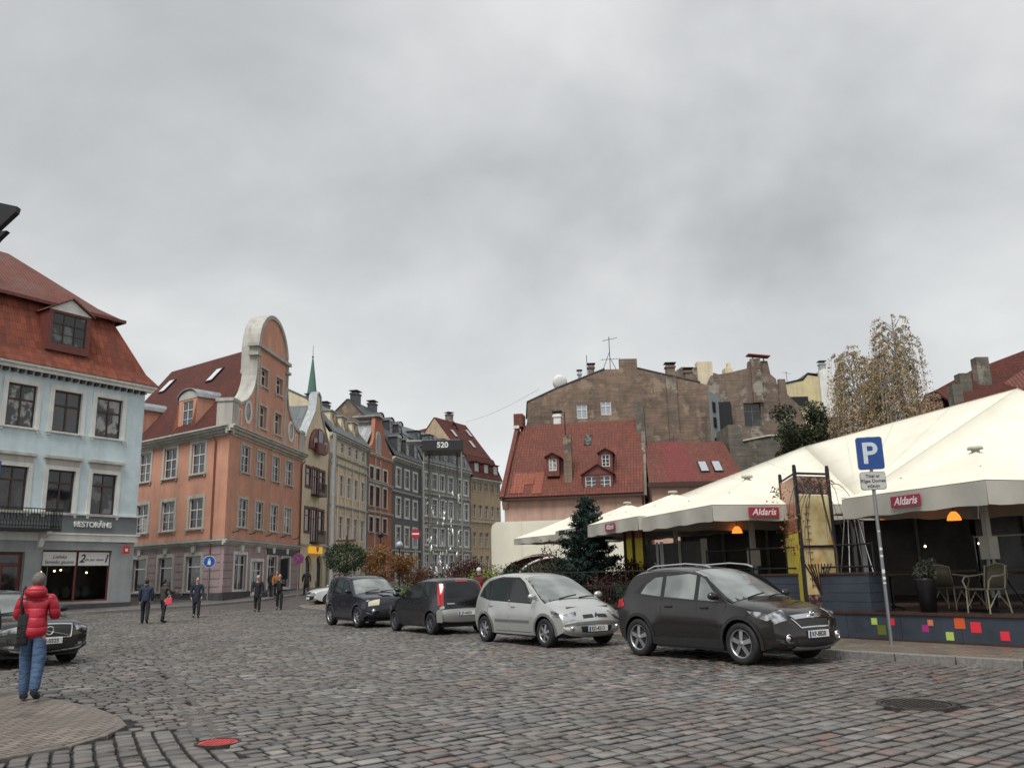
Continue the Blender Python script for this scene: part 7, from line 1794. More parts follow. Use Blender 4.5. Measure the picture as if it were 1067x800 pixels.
c_ = at(1003, 640, 17.4); chair('wicker armchair left of the right parasol pole, turned sideways', 9.0, 16.9, math.radians(-70))
chair('wicker armchair at the right edge, right of the parasol pole', 10.0, 16.45, math.radians(150))
chair('wicker armchair half hidden behind the one left of the pole', 9.2, 18.7, math.radians(120))
def table(label, x, y):
    H = thing('bistro_table', label, 'table', (x, y, FZ), .3, 'small dark tables on the terrace')
    MB().lathe([(0, .74), (.38, .74), (.39, .72), (.38, .70), (0, .70)], n=28).build('tabletop', M['wood_brown'], H); MB().tube([(0, 0, .02), (0, 0, .71)], .03, 8).build('column', M['metal_dark'], H)
    mb = MB()
    for k in range(4): a_ = PI/2*k; mb.tube([(0, 0, .08), (.2*math.cos(a_), .2*math.sin(a_), .05), (.3*math.cos(a_), .3*math.sin(a_), .01)], .02, 6)
    mb.build('foot', M['metal_dark'], H)
table('small round dark table between the two right armchairs', 10.55, 17.0+.9); table('small dark table behind the parking sign', 8.05, 18.9)
mb = MB().mat(plain('wood_crate', (.20, .17, .12), .7)); 
H = thing('bench', 'long dark bench with pale slats at the back of the right parasol', 'bench', tuple(tl(1.6, 5.4, FZ)), TRZ)
for i in range(4): mb.box(-3.2, 3.5, i*.11, i*.11+.08, .40, .44)
mb.build('seat', None, H)
mb = MB().mat(M['pavilion'] if 'pavilion' in M else M['wood_brown']); mb.box(-3.2, 3.5, .5, .56, .5, .95); mb.build('backrest', None, H)
for x in (-3, 0, 3.3): MB().box(x-.05, x+.05, .02, .42, 0, .4).build('leg', M['metal_dark'], H)
MB().box(-3.2, 3.5, -.3, -.27, .02, .12).build('foot_rail', plain('pale_rail', (.35, .34, .30), .5), H)
p = at(967, 628, 17.6); H = thing('planter_pot', 'tall black tapered pot behind the terrace front', 'plant pot', (p.x, 17.6, FZ)); MB().mat(plain('pot_black', (.015, .015, .016), .4)).lathe([(0, 0), (.15, 0), (.20, .62), (.21, .66), (.18, .66), (.17, .6), (0, .6)], n=20).build('pot', None, H); POT = (p.x, 17.6, FZ+.6)

H = thing('glass_screen', 'clear glazed windbreak behind the armchairs with a thin pale top rail', 'glass screen', T0, TRZ)
for x in (-2.6, -1.2, .2, 1.6, 3.0):
    MB().box(x+.02, x+1.36, 3.6, 3.612, FZ+.35, FZ+1.5).build('pane', SHOPG, H); MB().box(x-.02, x+.02, 3.58, 3.63, FZ, FZ+1.56).build('post', M['metal_dark'], H)
MB().box(-2.6, 4.4, 3.585, 3.625, FZ+1.5, FZ+1.53).build('top_rail', plain('pale_metal', (.30, .31, .29), .4, .4), H)
# parking sign
H = thing('parking_sign', 'blue parking sign with a white plate below on a grey pole with torn stickers', 'traffic sign', (7.02, 16.78, .125), math.radians(-14))
MB().tube([(0, 0, 0), (0, 0, 3.95)], .034, 12).build('pole', M['metal_grey'], H)
blue_s = plain('sign_blue', (.012, .055, .22), .35, var=.08)
def rrect(w_, h_, r, n=5):
    o = []
    for cx, cz, a0 in ((w_-r, h_-r, 0), (-w_+r, h_-r, PI/2), (-w_+r, -h_+r, PI), (w_-r, -h_+r, 1.5*PI)):
        for k in range(n+1): a_ = a0+PI/2*k/n; o.append((cx+r*math.cos(a_), cz+r*math.sin(a_)))
    return o
def psign(name, w_, h_, zc, m_, back):
    mb = MB().mat(m_); mb.prism([(x, z+zc) for x, z in rrect(w_, h_, .05)], 'y', -.062, -.05); mb.mat(M['metal_grey']); mb.prism([(x, z+zc) for x, z in rrect(w_+.012, h_+.012, .055)], 'y', -.05, -.036); return mb.build(name, None, H)
psg = psign('sign_plate', .235, .31, 3.62, blue_s, 0); text('P', .58, plain('sign_white', (.50, .55, .58), .4), psg, (-.01, -.065, 3.60), ext=.002, bold=.012)
sp2 = psign('supplementary_plate', .225, .165, 3.08, plain('plate_grey', (.44, .44, .41), .5), 0)
for i, s_ in enumerate(('Tikai ar', 'Rīgas Domes', 'atļauju')): text(s_, .085, M['black'], sp2, (0, -.065, 3.17-.095*i), ext=.0015, bold=.001)
mb = MB().mat(M['white_paint'])
for z, s_ in ((1.75, .05), (1.62, .04), (1.32, .07), (1.2, .05), (1.12, .03), (2.1, .02)): mb.prism([(.0362*math.cos(t_/4), .0362*math.sin(t_/4)) for t_ in range(-9, -1)]+[(.0345*math.cos(t_/4), .0345*math.sin(t_/4)) for t_ in range(-2, -10, -1)], 'z', z, z+s_)
mb.build('sticker', None, H)

# ------------------------------------------------------------------ square furniture
def round_sign(label, loc, rz, r, zc, kind, poleh=None):
    H = thing('round_sign', label, 'traffic sign', loc, rz); 
    MB().tube([(0, 0, 0), (0, 0, zc+r+.05)], .035, 10).build('pole', M['metal_grey'], H)
    disc = lambda rr, y0, y1, m_, nm: MB().prism([(rr*math.cos(2*PI*k/28), zc+rr*math.sin(2*PI*k/28)) for k in range(28)], 'y', y0, y1).build(nm, m_, H)
    if kind == 'nostop':
        disc(r, -.06, -.045, plain('sign_red2', (.26, .03, .07), .4), 'sign_plate'); disc(r*.80, -.066, -.061, plain('sign_violet', (.06, .035, .14), .4), 'sign_face')
        for a_ in (PI/4, -PI/4): 
            ca, sa = math.cos(a_), math.sin(a_); w_ = r*.09; MB().prism([(ca*t_*r*.84-sa*s_*w_, zc+sa*t_*r*.84+ca*s_*w_) for t_, s_ in ((-1, -1), (1, -1), (1, 1), (-1, 1))], 'y', -.0705-(a_ > 0)*.002, -.067).build('cross_bar', plain('sign_red3', (.28, .03, .07), .4), H)
    elif kind == 'blue':
        disc(r, -.06, -.045, M['white_paint'], 'sign_plate'); disc(r*.93, -.066, -.061, plain('sign_blue2', (.01, .08, .34), .4), 'sign_face')
        mb = MB().mat(M['white_paint']); mb.prism([(r*.12*math.cos(k), zc+r*.42+r*.12*math.sin(k)) for k in range(6)], 'y', -.07, -.067); mb.prism([(-r*.2, zc+r*.24), (r*.2, zc+r*.24), (r*.26, zc-r*.5), (-r*.26, zc-r*.5)], 'y', -.07, -.067); mb.build('symbol', None, H)
    elif kind == 'noentry':
        disc(r, -.06, -.045, plain('sign_red4', (.32, .02, .03), .4), 'sign_plate'); MB().box(-r*.7, r*.7, -.067, -.061, zc-r*.16, zc+r*.16).build('bar', M['white_paint'], H)
    return H
p = at(48, 625, 46.5); round_sign('round no-stopping sign on a thin pole in front of the restaurant window', (p.x-.1, 46.5, gz(46.5)+.12), .4, .33, 3.15, 'nostop')
p = at(311, 620, 57); q_ = at(311, 582, 57); round_sign('round no-stopping sign in front of the mauve shop front of the gabled house', (q_.x, 57.0, gz(57)), .25, .36, q_.z-gz(57), 'nostop')
q_ = at(218, 585, 53.5); round_sign('round blue pedestrian sign at the corner of the gabled orange house', (q_.x, 53.5, gz(53.5)+.12), .35, .36, q_.z-gz(53.5)-.12, 'blue')
q_ = at(433, 556, 52); round_sign('red no-entry sign among the garden shrubs', (q_.x, 52, gz(52)), .1, .29, q_.z-gz(52), 'noentry')
H = thing('blue_sign', 'edge of a blue sign board at the left edge of the street', 'sign', (-8.98, 14.2, 0), .3); MB().mat(blue_s).box(-.35, .36, -.03, .0, 2.95, 3.65).build('sign_plate', None, H, bevel=.02); MB().tube([(-.3, .04, 0), (-.3, .04, 3.7)], .03, 8).build('pole', M['metal_grey'], H)
# tall lamp column left of the parked cars
q_ = at(345, 630, 47); t_ = at(340, 455, 47); H = thing('lamp_column', 'tall slim grey column rising in front of the arcaded house', 'lamp post', (q_.x, 47, .2)); MB().tube([(0, 0, 0), (0, 0, 2), (0, 0, t_.z)], [.15, .13, .10], 10).build('pole', plain('column_grey', (.24, .24, .23), .5), H); MB().lathe([(.16, 0), (.16, .5), (.12, .55)], n=12).build('base', M['metal_dark'], H)
# square frame sculpture hung with shiny bottles
fr = thing('frame_sculpture', 'tall square steel frame with a black lettered fascia and shiny objects hung inside it', 'sculpture', (-3.75, 45, .3), .06)
mb = MB().mat(plain('frame_steel', (.20, .195, .175), .6, .1)); s2 = 1.0
for x in (-.98, .98):
    for y in (-.8, 1.0): mb.tube([(x*(.78 if y > 0 else 1), y, -.2), (x*(.78 if y > 0 else 1), y, 7.7)], .04, 8)
for z in (.6, 3.9): mb.tube([(-.98, -.8, z), (.98, -.8, z)], .02, 6)
mb.build('pole', None, fr)
mb = MB().mat(M['black']); mb.box(-1.08, 1.08, -.95, -.85, 7.72, 8.25); mb.box(-1.08, 1.08, 1.1, 1.2, 7.72, 8.25); mb.box(-1.08, -1.0, -.849, 1.099, 7.72, 8.25); mb.box(1.0, 1.08, -.849, 1.099, 7.72, 8.25); mb.mat(M['zinc']); mb.box(-1.9, .9, -.5, .8, 8.26, 8.34)
fb = mb.build('fascia', None, fr); text('520', .40, M['white_paint'], fb, (.0, -.955, 7.98), ext=.003, bold=.01)
mb = MB().mat(M['metal_dark']); mb.box(-1, 1, -.84, 1.1, 7.72, 7.8)
for i in range(34): x, y = random.uniform(-.85, .85), random.uniform(-.6, .8); mb.tube([(x, y, random.uniform(.8, 5)), (x, y, 7.75)], .004, 4)
mb.build('wire', None, fr)
shiny = plain('shiny_foil', (.85, .85, .82), .15, .6)
proto = None
for i in range(75):
    mb = MB()
    if proto is None: mb.lathe([(0, -.11), (.045, -.10), (.05, .03), (.02, .08), (.018, .13), (0, .13)], n=8); proto = mb.build('bottle', shiny, fr); o = proto
    else: o = proto.copy(); COL.objects.link(o); o.parent = fr
    f_ = random.random(); o.location = (random.uniform(-.85, .85), random.uniform(-.6, .8), .9+4.6*f_**1.7); s_ = random.uniform(.45, 1.05); o.scale = (s_, s_, s_*random.uniform(.8, 1.6)); o.rotation_euler = (random.uniform(-.3, .3), random.uniform(-.3, .3), 0)
# globe lamp posts
for px, dd, hh, lb in ((416, 43, 2.9, 'short lamp post with a frosted globe among the autumn shrubs'), (396, 47, 3.6, 'taller lamp post with two dark globes beside the red gabled house')):
    q_ = at(px, 600, dd); H = thing('globe_lamp', lb, 'lamp post', (q_.x, dd, .15), 0, 'globe lamp posts in the garden'); MB().tube([(0, 0, 0), (0, 0, hh)], .035, 8).build('pole', M['metal_dark'], H)
    MB().ball((0, 0, hh+.15), .17, 14).build('globe', plain('frosted', (.35, .40, .45), .2) if hh < 3 else M['metal_dark'], H)
# traffic-style gantry left of the shrubs
q_ = at(361, 600, 44); H = thing('signpost', 'thin wooden post with crossbar standing before the ornate house', 'post', (q_.x, 44, .15)); mb = MB().mat(M['wood_brown']); mb.box(-.05, .05, -.05, .05, 0, 3.6); mb.box(-.55, .45, -.04, .04, 3.3, 3.4); mb.build('post', None, H)
# cream hall-like marquee behind the garden, with dark red arched awning
H = thing('cream_tent', 'plain cream tent wall with rounded corner behind the garden hedge', 'tent', (-1.35, 48, 0), -.10)
mb = MB().mat(M['cloth']); L = 8.5; mb.prism([(0, 1.0), (0, 4.1), (.08, 4.35), (.3, 4.5), (L, 4.52), (L, 1.0)], 'y', 0, 6); mb.build('canopy', None, H)
mb = MB().mat(plain('stitch', (.5, .46, .36), .8))
for x in (1.7, 3.4, 5.1): mb.box(x-.01, x+.01, -.012, -.002, 2.0, 4.4)
mb.build('seam', None, H)
H = thing('arched_awning', 'dark red arched awning with a pale rim in front of the cream tent', 'awning', (1.15, 44.5, 0), -.1)
mb = MB().mat(plain('maroon', (.075, .022, .022), .7)); n = 14; R_ = 2.1; vs_ = []
for k in range(n+1): a_ = PI*k/n; vs_ += [(-R_*math.cos(a_), 0, 1.2+1.35*math.sin(a_)), (-R_*math.cos(a_)*1, 2.4, 1.2+1.5*math.sin(a_))]
mb.add(vs_, [(2*k, 2*k+2, 2*k+3, 2*k+1) for k in range(n)], True); mb.add([(-R_*math.cos(PI*k/n), 1.0, 1.2+1.36*math.sin(PI*k/n)) for k in range(n+1)], [list(range(n+1))]); mb.build('canopy', None, H, recalc=False)
MB().tube([(-R_*math.cos(PI*k/n)+.9, -.05, 1.15+1.3*math.sin(PI*k/n)) for k in range(0, 9)], .05, 8).build('rim', M['white_trim'], H)
mb = MB().mat(M['metal_dark']); [mb.tube([(x, .02, .1), (x, .02, 1.25)], .03, 6) for x in (-R_, R_)]; mb.build('post', None, H)
# fence of the garden
fd = plain('fence_black', (.012, .014, .013), .5)
KIN = resample(offset_line(KERB[4:10], -1.9), 2.0)
for i in range(len(KIN)-1):
    a_, b_ = Vector(KIN[i]), Vector(KIN[i+1]); L = (b_-a_).length; rz_ = math.atan2(b_.y-a_.y, b_.x-a_.x)
    if i == 0: FH = thing('garden_fence', 'low black bar fence along the garden behind the parked cars', 'fence', (0, 0, 0)); fm_ = MB()
    t_ = (b_-a_).normalized()
    for z in (.35, 1.05): fm_.slab([(a_.x, a_.y, .12+z), (b_.x, b_.y, .12+z), (b_.x, b_.y, .15+z), (a_.x, a_.y, .15+z)], (.02, .02, 0))
    n = int(L/.14)
    for k in range(n): p = a_.lerp(b_, k/n); fm_.box(p.x-.008, p.x+.008, p.y-.008, p.y+.008, .13, 1.2)
fm_.build('bars', fd, FH)
# ------------------------------------------------------------------ plants
def leaf_mat(name, cols, rough=.6, trans=.0):
    t = NT(name); at_ = t.n('ShaderNodeAttribute', attribute_name='tone'); s_ = t.n('ShaderNodeSeparateColor'); t.l(at_.outputs['Color'], s_.inputs[0])
    n = len(cols); t.color(t.ramp(s_.outputs[0], [(i/(n-1), c) for i, c in enumerate(cols)])); t.set(Roughness=rough); t.b.inputs['Specular IOR Level'].default_value = .2; return t.m
def leaves(name, pts, size, mat, parent, hang=0.0, asp=.5, tone=None):
    """many small pointed leaves; pts is an (N,3) array of leaf positions"""
    pts = np.asarray(pts, float); n = len(pts)
    d = RNG.normal(size=(n, 3)); d[:, 2] = d[:, 2]*(1-hang)-hang*2.0; d /= np.linalg.norm(d, axis=1)[:, None]
    r = RNG.normal(size=(n, 3)); s_ = np.cross(d, r); s_ /= np.linalg.norm(s_, axis=1)[:, None]; nn = np.cross(d, s_)
    L = size*RNG.uniform(.6, 1.4, n)[:, None]; W = L*asp
    q = np.stack([pts-d*L*.5, pts+s_*W*.5+nn*L*.06, pts+d*L*.5, pts-s_*W*.5+nn*L*.06], 1).reshape(-1, 3)
    me = bpy.data.meshes.new(name); me.vertices.add(4*n); me.vertices.foreach_set('co', q.astype(np.float32).ravel())
    me.loops.add(4*n); me.loops.foreach_set('vertex_index', np.arange(4*n)); me.polygons.add(n); me.polygons.foreach_set('loop_start', np.arange(n)*4); me.update(calc_edges=True)
    ca_ = me.color_attributes.new('tone', 'FLOAT_COLOR', 'POINT'); tn = RNG.uniform(0, 1, n) if tone is None else np.clip(tone+RNG.normal(0, .15, n), 0, 1)
    ca_.data.foreach_set('color', np.repeat(np.stack([tn, tn, tn, np.ones(n)], 1), 4, axis=0).astype(np.float32).ravel())
    me.materials.append(mat); o = bpy.data.objects.new(name, me); COL.objects.link(o); o.parent = parent; return o
def branching(mb, p, d, L, r, depth, tips, spread=.5, up=.1, nseg=4, kids=3):
    p = Vector(p); d = Vector(d).normalized(); pts = [p.copy()]; rr = [r]
    for i in range(nseg):
        d = (d+Vector((random.gauss(0, .12), random.gauss(0, .12), random.gauss(0, .08)+up*.3))).normalized(); p = p+d*L/nseg; pts.append(p.copy()); rr.append(r*(1-.55*(i+1)/nseg))
        if depth == 0: tips.append((p.copy(), d.copy()))
    mb.tube(pts, rr, 6 if depth > 1 else 4, cap=False)
    if depth > 0:
        for k in range(kids+(depth > 1)):
            f = random.uniform(.35, 1); i = min(nseg, max(1, int(f*nseg))); a = random.uniform(0, 2*PI)
            nd = (d*.6+Vector((math.cos(a)*spread*1.6, math.sin(a)*spread*1.6, random.uniform(-.1, .6)))).normalized()
            branching(mb, pts[i], nd, L*random.uniform(.5, .75), rr[i]*.6, depth-1, tips, spread, up, nseg, kids)
def clump(c, r, n, sq=(1, 1, 1)):
    v = RNG.normal(size=(n, 3)); v /= np.linalg.norm(v, axis=1)[:, None]; v *= (RNG.uniform(0, 1, n)**.45)[:, None]*r; return v*np.array(sq)+np.array(c)
def tree(name, label, loc, h, crown_r, mat, size, nleaf, trunk_r=.1, th=.35, group=None, bare=.0, sq=(1, 1, 1), kids=3, cat='tree', depth=2):
    H = thing(name, label, cat, loc, 0, group); mb = MB().mat(M['bark']); tips = []
    branching(mb, (0, 0, 0), (0, 0, 1), h*.62, trunk_r, depth, tips, .55, .15, 5, kids)
    # keep limbs inside the crown size
    mb.build('trunk', None, H)
    pts = []; per = max(3, int(nleaf/max(1, len(tips))))
    for p, d in tips: pts.append(clump(tuple(p), crown_r*.32, per, (1, 1, .8)))
    P_ = np.concatenate(pts); rad = np.hypot(P_[:, 0], P_[:, 1]); P_ = P_[(rad < crown_r*1.15) & (P_[:, 2] > h*th*.7) & (P_[:, 2] < h*1.02)]
    leaves('crown', P_, size, mat, H); return H
def shrub(name, label, loc, r, hgt, mat, size, n, cat='shrub', group=None, sq=(1, 1), lumps=9):
    H = thing(name, label, cat, loc, random.uniform(0, 6), group); mb = MB().mat(M['bark'])
    pts = []; 
    for k in range(lumps):
        a = random.uniform(0, 2*PI); rr = r*.6*math.sqrt(random.random()); z = random.uniform(.25, .8)*hgt; c = (rr*math.cos(a)*sq[0], rr*math.sin(a)*sq[1], z)
        mb.tube([(c[0]*.2, c[1]*.2, 0), (c[0]*.6, c[1]*.6, z*.6), c], [.03, .02, .008], 5)
        pts.append(clump(c, r*random.uniform(.35, .55), n//lumps, (1, 1, hgt/r*.55 if hgt < r*2 else .9)))
    mb.build('stem', None, H); P_ = np.concatenate(pts); P_ = P_[P_[:, 2] > .02]; leaves('foliage', P_, size, mat, H); return H

ln = lambda *c: leaf_mat('leaf_%d' % len(bpy.data.materials), c)
green_d = ln((.012, .022, .012), (.03, .05, .025), (.05, .075, .035)); green_m = ln((.03, .06, .02), (.07, .12, .04), (.14, .18, .06)); green_y = ln((.07, .10, .02), (.16, .19, .04), (.30, .30, .07))
autumn = ln((.07, .03, .014), (.17, .065, .022), (.26, .12, .035), (.24, .16, .05)); redb = ln((.028, .012, .014), (.06, .024, .022), (.11, .045, .03)); brownl = ln((.10, .065, .03), (.20, .13, .06), (.28, .19, .09)); spruce_m = ln((.008, .016, .014), (.018, .034, .028), (.035, .06, .045)); olive_t = ln((.02, .03, .014), (.045, .055, .03), (.08, .085, .05))

# weeping birch
def birch(label, loc, h, r, nst, nl, seed):
    random.seed(seed); H = thing('birch_tree', label, 'tree', loc, 0, 'birches behind the marquee'); mb = MB().mat(plain('birch_bark', (.34, .32, .29), .8, var=.5, ns=4)); tips = []; pts = []
    for s_ in range(3 if r > 1.5 else 1):
        a = 2*PI*s_/3+.4; p = Vector((math.cos(a)*.2, math.sin(a)*.2, 0)); d = Vector((math.cos(a)*.10, math.sin(a)*.10, 1)); hh = h*(1, .9, .82)[s_]
        line = [p+d*hh*f+Vector((math.sin(f*4+s_)*.2, math.cos(f*3+s_)*.2, 0)) for f in (0, .2, .4, .6, .8, .92, 1.0)]; mb.tube(line, [.17, .14, .11, .08, .045, .02, .01], 7)
        for k in range(nst//3 if r > 1.5 else nst):
            f = random.uniform(.35, .97); c = line[0].lerp(line[-1], f); az = random.uniform(0, 2*PI); out = r*(1-abs(f-.52)*1.15)*random.uniform(.35, 1)
            top = c+Vector((math.cos(az)*out*.7, math.sin(az)*out*.7, out*.55)); end = c+Vector((math.cos(az)*out, math.sin(az)*out, out*.35))
            drop = random.uniform(.10, .26)*h; e2 = end+Vector((math.cos(az)*.15, math.sin(az)*.15, -drop*.5)); e3 = e2+Vector((0, 0, -drop*.5))
            if e3.z < h*.22: continue
            mb.tube([c, c.lerp(top, .6), top, end, e2, e3], [.03, .025, .015, .01, .006, .004], 4, cap=False)
            m_ = nl
            for q in range(3):
                sh = Vector((random.gauss(0, .16), random.gauss(0, .16), 0))
                tt = RNG.uniform(0, 1, m_//3); seg = np.array([tuple(top+sh*.3), tuple(end+sh), tuple(e2+sh), tuple(e3+sh*1.3)])
                x = np.clip(tt*3, 0, 2.999); i = x.astype(int); fr_ = (x-i)[:, None]; pts.append(seg[i]*(1-fr_)+seg[i+1]*fr_+RNG.normal(0, .045, (len(tt), 3)))
    mb.build('trunk', None, H); P_ = np.concatenate(pts); leaves('crown', P_, .125, BIRCHL, H, hang=.7, asp=.5); return H
BIRCHL = ln((.15, .12, .08), (.26, .19, .11), (.35, .26, .14), (.44, .33, .17))
birch('tall weeping birch with thin brown autumn leaves above the marquee', (24.2, 55, .3), 17.6, 2.6, 520, 150, 3)
birch('small slender birch just right of the tall weeping birch', (28.1, 58, .3), 13.2, .95, 60, 110, 5)
random.seed(11)
H = shrub('golden_shrub', 'golden brown lower foliage at the foot of the tall birch', (22.2, 53, 6.2), 1.9, 3.8, ln((.20, .12, .02), (.34, .22, .04), (.42, .30, .07)), .15, 3600, cat='tree')
H.location.z = .3
for c in H.children:
    c.location.z = 6.0
MB().tube([(0, 0, 0), (.1, 0, 3), (0, 0, 7.5)], [.16, .12, .08], 8).build('trunk', M['bark'], H)
# dark bushy tree in front of the ruins
def bushy(name, label, loc, h, r, n, mat, size, seed, zc=.72, sqz=.8, group=None):
    random.seed(seed); H = thing(name, label, 'tree', loc, 0, group); mb = MB().mat(M['bark']); mb.tube([(0, 0, 0), (.1, 0, h*.3), (0, .1, h*.6)], [.2, .16, .1], 8); pts = []
    for k in range(26):
        v = Vector((random.gauss(0, 1), random.gauss(0, 1), random.gauss(0, 1))).normalized()*r*random.uniform(.35, .95); c = Vector((v.x, v.y, h*zc+v.z*sqz)); c.z = min(c.z, h-.3)
        mb.tube([(0, 0, h*.35), tuple(c*.5+Vector((0, 0, h*.2))), tuple(c)], [.08, .04, .012], 5, cap=False); pts.append(clump(tuple(c), r*random.uniform(.18, .36), n//26, (1, 1, .75)))
    mb.build('trunk', None, H); leaves('crown', np.concatenate(pts), size, mat, H); return H
bushy('leafy_tree', 'dark olive green bushy tree between the ruined wall and the birch', (21.2, 60.5, .3), 14.2, 3.2, 16000, olive_t, .2, 21)
bushy('leafy_tree', 'lower dark green tree crown left of the olive tree', (19.2, 58.5, .3), 10.8, 1.9, 5000, green_d, .18, 22)
# garden
def gp(px, dd, z=.13): q = at(px, 600, dd); return (q.x, dd, gz(dd)+z)
def topiary(label, loc, h, r):
    H = thing('round_topped_tree', label, 'tree', loc); MB().tube([(0, 0, 0), (.03, 0, h-r)], [.07, .05], 8).build('trunk', M['bark'], H)
    v = RNG.normal(size=(3600, 3)); v /= np.linalg.norm(v, axis=1)[:, None]; v *= (r*RNG.uniform(.72, 1.04, 3600)*(1+.1*np.sin(v[:, 0]*7)*np.cos(v[:, 1]*6)))[:, None]; v[:, 2] *= .72; leaves('crown', v+np.array([0, 0, h-r*.72]), .10, green_m if 0 else ln((.012, .022, .010), (.028, .048, .02), (.05, .075, .03)), H)
topiary('small clipped dark green round tree in front of the ornate house', gp(359, 41), 3.05, .98)
random.seed(5)
for i, (px, dd, h, r, mt, n, lb) in enumerate((
    (398, 42, 3.2, 1.25, autumn, 2600, 'orange brown autumn tree left of the globe lamp'),
    (424, 43, 3.0, 1.2, autumn, 2400, 'orange autumn tree right of the globe lamp'),
    (383, 45, 2.7, .9, autumn, 900, 'small rust coloured tree beside the round topped tree'),
    (452, 42, 2.4, 1.0, redb, 700, 'thin brown leaved sapling at the foot of the frame sculpture'),
    (500, 39, 3.0, 1.35, redb, 3200, 'dark maroon leaved tree left of the cream tent'),
    (480, 41, 2.2, .8, redb, 600, 'small maroon sapling right of the frame sculpture'))):
    tree('autumn_tree', lb, gp(px, dd), h, r, mt, .11, n, .05, .3, 'autumn trees in the garden')
for i, (px, dd, r, h, mt, n, lb) in enumerate((
    (372, 36.5, 1.1, 1.0, green_m, 1800, 'low green garden bush left of the fence behind the off-roader'),
    (395, 37, 1.1, 1.15, green_y, 1800, 'yellow green bush below the orange autumn tree'),
    (425, 36, 1.2, 1.25, green_m, 2000, 'mid green bush behind the gap between the blue and black cars'),
    (445, 37, 1.0, 1.3, redb, 1600, 'reddish bush below the frame sculpture'),
    (465, 36, 1.0, 1.3, olive_t, 1600, 'dull olive bush right of the reddish bush'),
    (484, 37.5, .9, 1.3, green_m, 1500, 'green bush left of the white hatted person'),
    (508, 36, 1.2, 1.9, green_y, 2600, 'bright yellow green hedge bush left of the tent'),
    (531, 35, 1.0, 1.7, green_y, 2000, 'yellow green bush right of the bright hedge bush'),
    (548, 33, 1.3, 1.95, green_d, 2600, 'dark green juniper behind the silver car roof'),
    (572, 32, 1.4, 2.0, olive_t, 2600, 'olive bush in front of the arched awning'),
    (592, 31, 1.3, 2.2, green_d, 2600, 'dark green bush at the left foot of the spruce'),
    (640, 27.5, 1.15, 2.0, redb, 3400, 'dark maroon rounded shrub right of the spruce'),
    (655, 26.0, .8, 1.2, green_d, 1500, 'small dark green shrub below the yellow panel'))):
    shrub('garden_shrub', lb, gp(px, dd), r, h, mt, .09, n, group='shrubs in the garden behind the cars')
# bare twiggy shrub in front of the low parasol
def bare(label, loc, h, seed, name='bare_tree'):
    random.seed(seed); H = thing(name, label, 'tree', loc); mb = MB().mat(M['bark']); tips = []
    branching(mb, (0, 0, 0), (0, 0, 1), h*.6, .05, 2, tips, .6, .1, 4, 4); mb.build('trunk', None, H)
    P_ = np.concatenate([clump(tuple(p), .2, 4) for p, d in tips]); leaves('crown', P_, .09, redb, H); return H
bare('thin bare tree with few dark leaves left of the spruce', gp(576, 30), 3.3, 31)
bare('bare twiggy tree in front of the low cream parasol', gp(590, 29.5), 3.0, 32)
bare('leafless spindly tree behind the black hatchback', gp(470, 35), 2.8, 33)
# spruce
def spruce(label, loc, h, r):
    random.seed(9); H = thing('spruce_tree', label, 'tree', loc); mb = MB().mat(M['bark']); mb.tube([(0, 0, 0), (0, 0, h)], [.09, .015], 8); pts = []
    nl = 22
    for i in range(nl):
        f = i/nl; z = h*(.06+.92*f); rr = r*(1-f)**.8*random.uniform(.8, 1.1)+.08; nb = int(11-6*f)
        for k in range(nb):
            a = 2*PI*k/nb+random.random(); R_ = rr*random.uniform(.75, 1.12); tip = Vector((math.cos(a)*R_, math.sin(a)*R_, z-.10*R_+random.uniform(-.05, .1))); c = Vector((0, 0, z+.1))
            mid = c.lerp(tip, .5)+Vector((0, 0, -.07)); tip += Vector((0, 0, .10)); mb.tube([c, mid, tip], [.02, .012, .005], 4, cap=False)
            m_ = int(210*R_/r)+30; t_ = RNG.uniform(.15, 1, m_); P_ = np.outer(1-t_, np.array(c))+np.outer(t_, np.array(tip)); P_[:, 2] -= .06+.08*np.sin(t_*PI)
            w_ = (.17*(1-t_*.6))[:, None]; P_ += RNG.normal(0, 1, (m_, 3))*w_*np.array([.8, .8, .45]); pts.append(P_)
    mb.build('trunk', None, H); leaves('crown', np.concatenate(pts), .15, spruce_m, H, asp=.28); return H
spruce('dark green spruce standing behind the silver car', gp(614, 29.5), 4.15, 1.75)
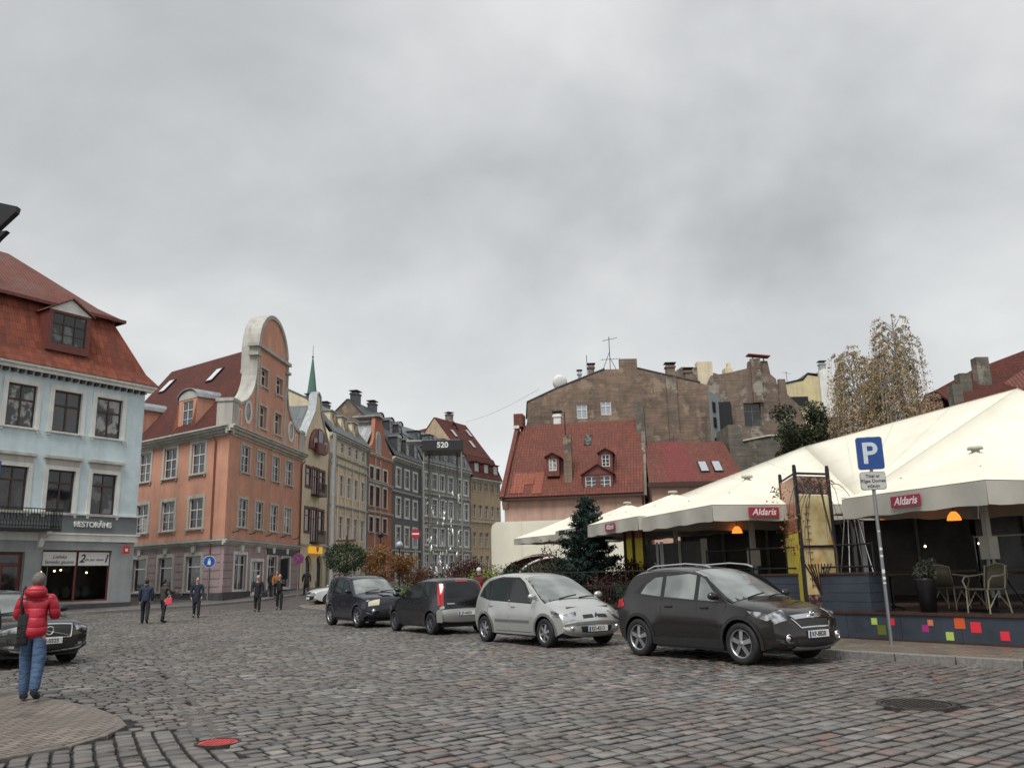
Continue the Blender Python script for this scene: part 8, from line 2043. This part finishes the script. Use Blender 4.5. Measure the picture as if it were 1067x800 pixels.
# terrace greenery
random.seed(3)
def tp_(px, dd): q = at(px, 590, dd); return (q.x, dd, FZ)
for px, dd, r, h, n, mt, lb in ((738, 21.5, .7, .95, 1800, green_m, 'leafy green plant on the terrace behind the SUV roof, right one'), (722, 22.5, .6, .9, 1300, green_m, 'leafy green plant on the terrace behind the SUV roof, middle one'), (683, 24.5, .55, 1.0, 1100, ln((.04, .09, .03), (.10, .20, .06), (.18, .28, .10)), 'bright green plant beside the yellow panel'), (760, 20.6, .55, .8, 1100, green_m, 'green plant at the foot of the advertising frame'), (790, 20.2, .5, .7, 900, olive_t, 'dull green plant just left of the advertising frame')):
    shrub('terrace_plant', lb, tp_(px, dd), r, h, mt, .08, n, cat='plant', group='green plants on the terrace')
H = shrub('potted_plant', 'grey green leafy plant growing from the tall black pot', POT, .28, .45, ln((.05, .06, .045), (.11, .12, .09), (.18, .19, .15)), .07, 500, cat='plant')
vp = np.concatenate([clump((-.5, 0, 1.9), .28, 90), clump((-.75, 0, 2.5), .3, 60), clump((.1, 0, 2.75), .45, 80, (1, .3, .3)), clump((-.55, 0, 1.4), .25, 50)]); leaves('foliage', vp, .07, ln((.10, .03, .015), (.22, .10, .03), (.30, .20, .06)), VINE)
# hanging ivy under the second parasol
H = thing('hanging_plant', 'yellow brown trailing plant hanging under the second parasol', 'plant', (6.45, 20.6, 2.55)); leaves('foliage', np.concatenate([clump((0, 0, 0), .28, 160, (1, .5, 1)), clump((.25, 0, -.25), .2, 90, (.6, .5, 1.3))]), .08, ln((.05, .05, .02), (.16, .10, .03), (.3, .16, .04)), H); MB().tube([(0, 0, 0), (0, 0, .9)], .01, 5).build('cord', M['metal_dark'], H)
# overhead wire
H = thing('overhead_wire', 'thin overhead wire sagging from the brown gable to the brick tenement', 'wire', (0, 0, 0)); a_ = at(485, 440, 100); b_ = at(562, 405, 79); mb = MB(); mb.tube([a_.lerp(b_, f/8)-Vector((0, 0, .35*math.sin(PI*f/8))) for f in range(9)], .012, 4); mb.build('wire', M['metal_dark'], H)
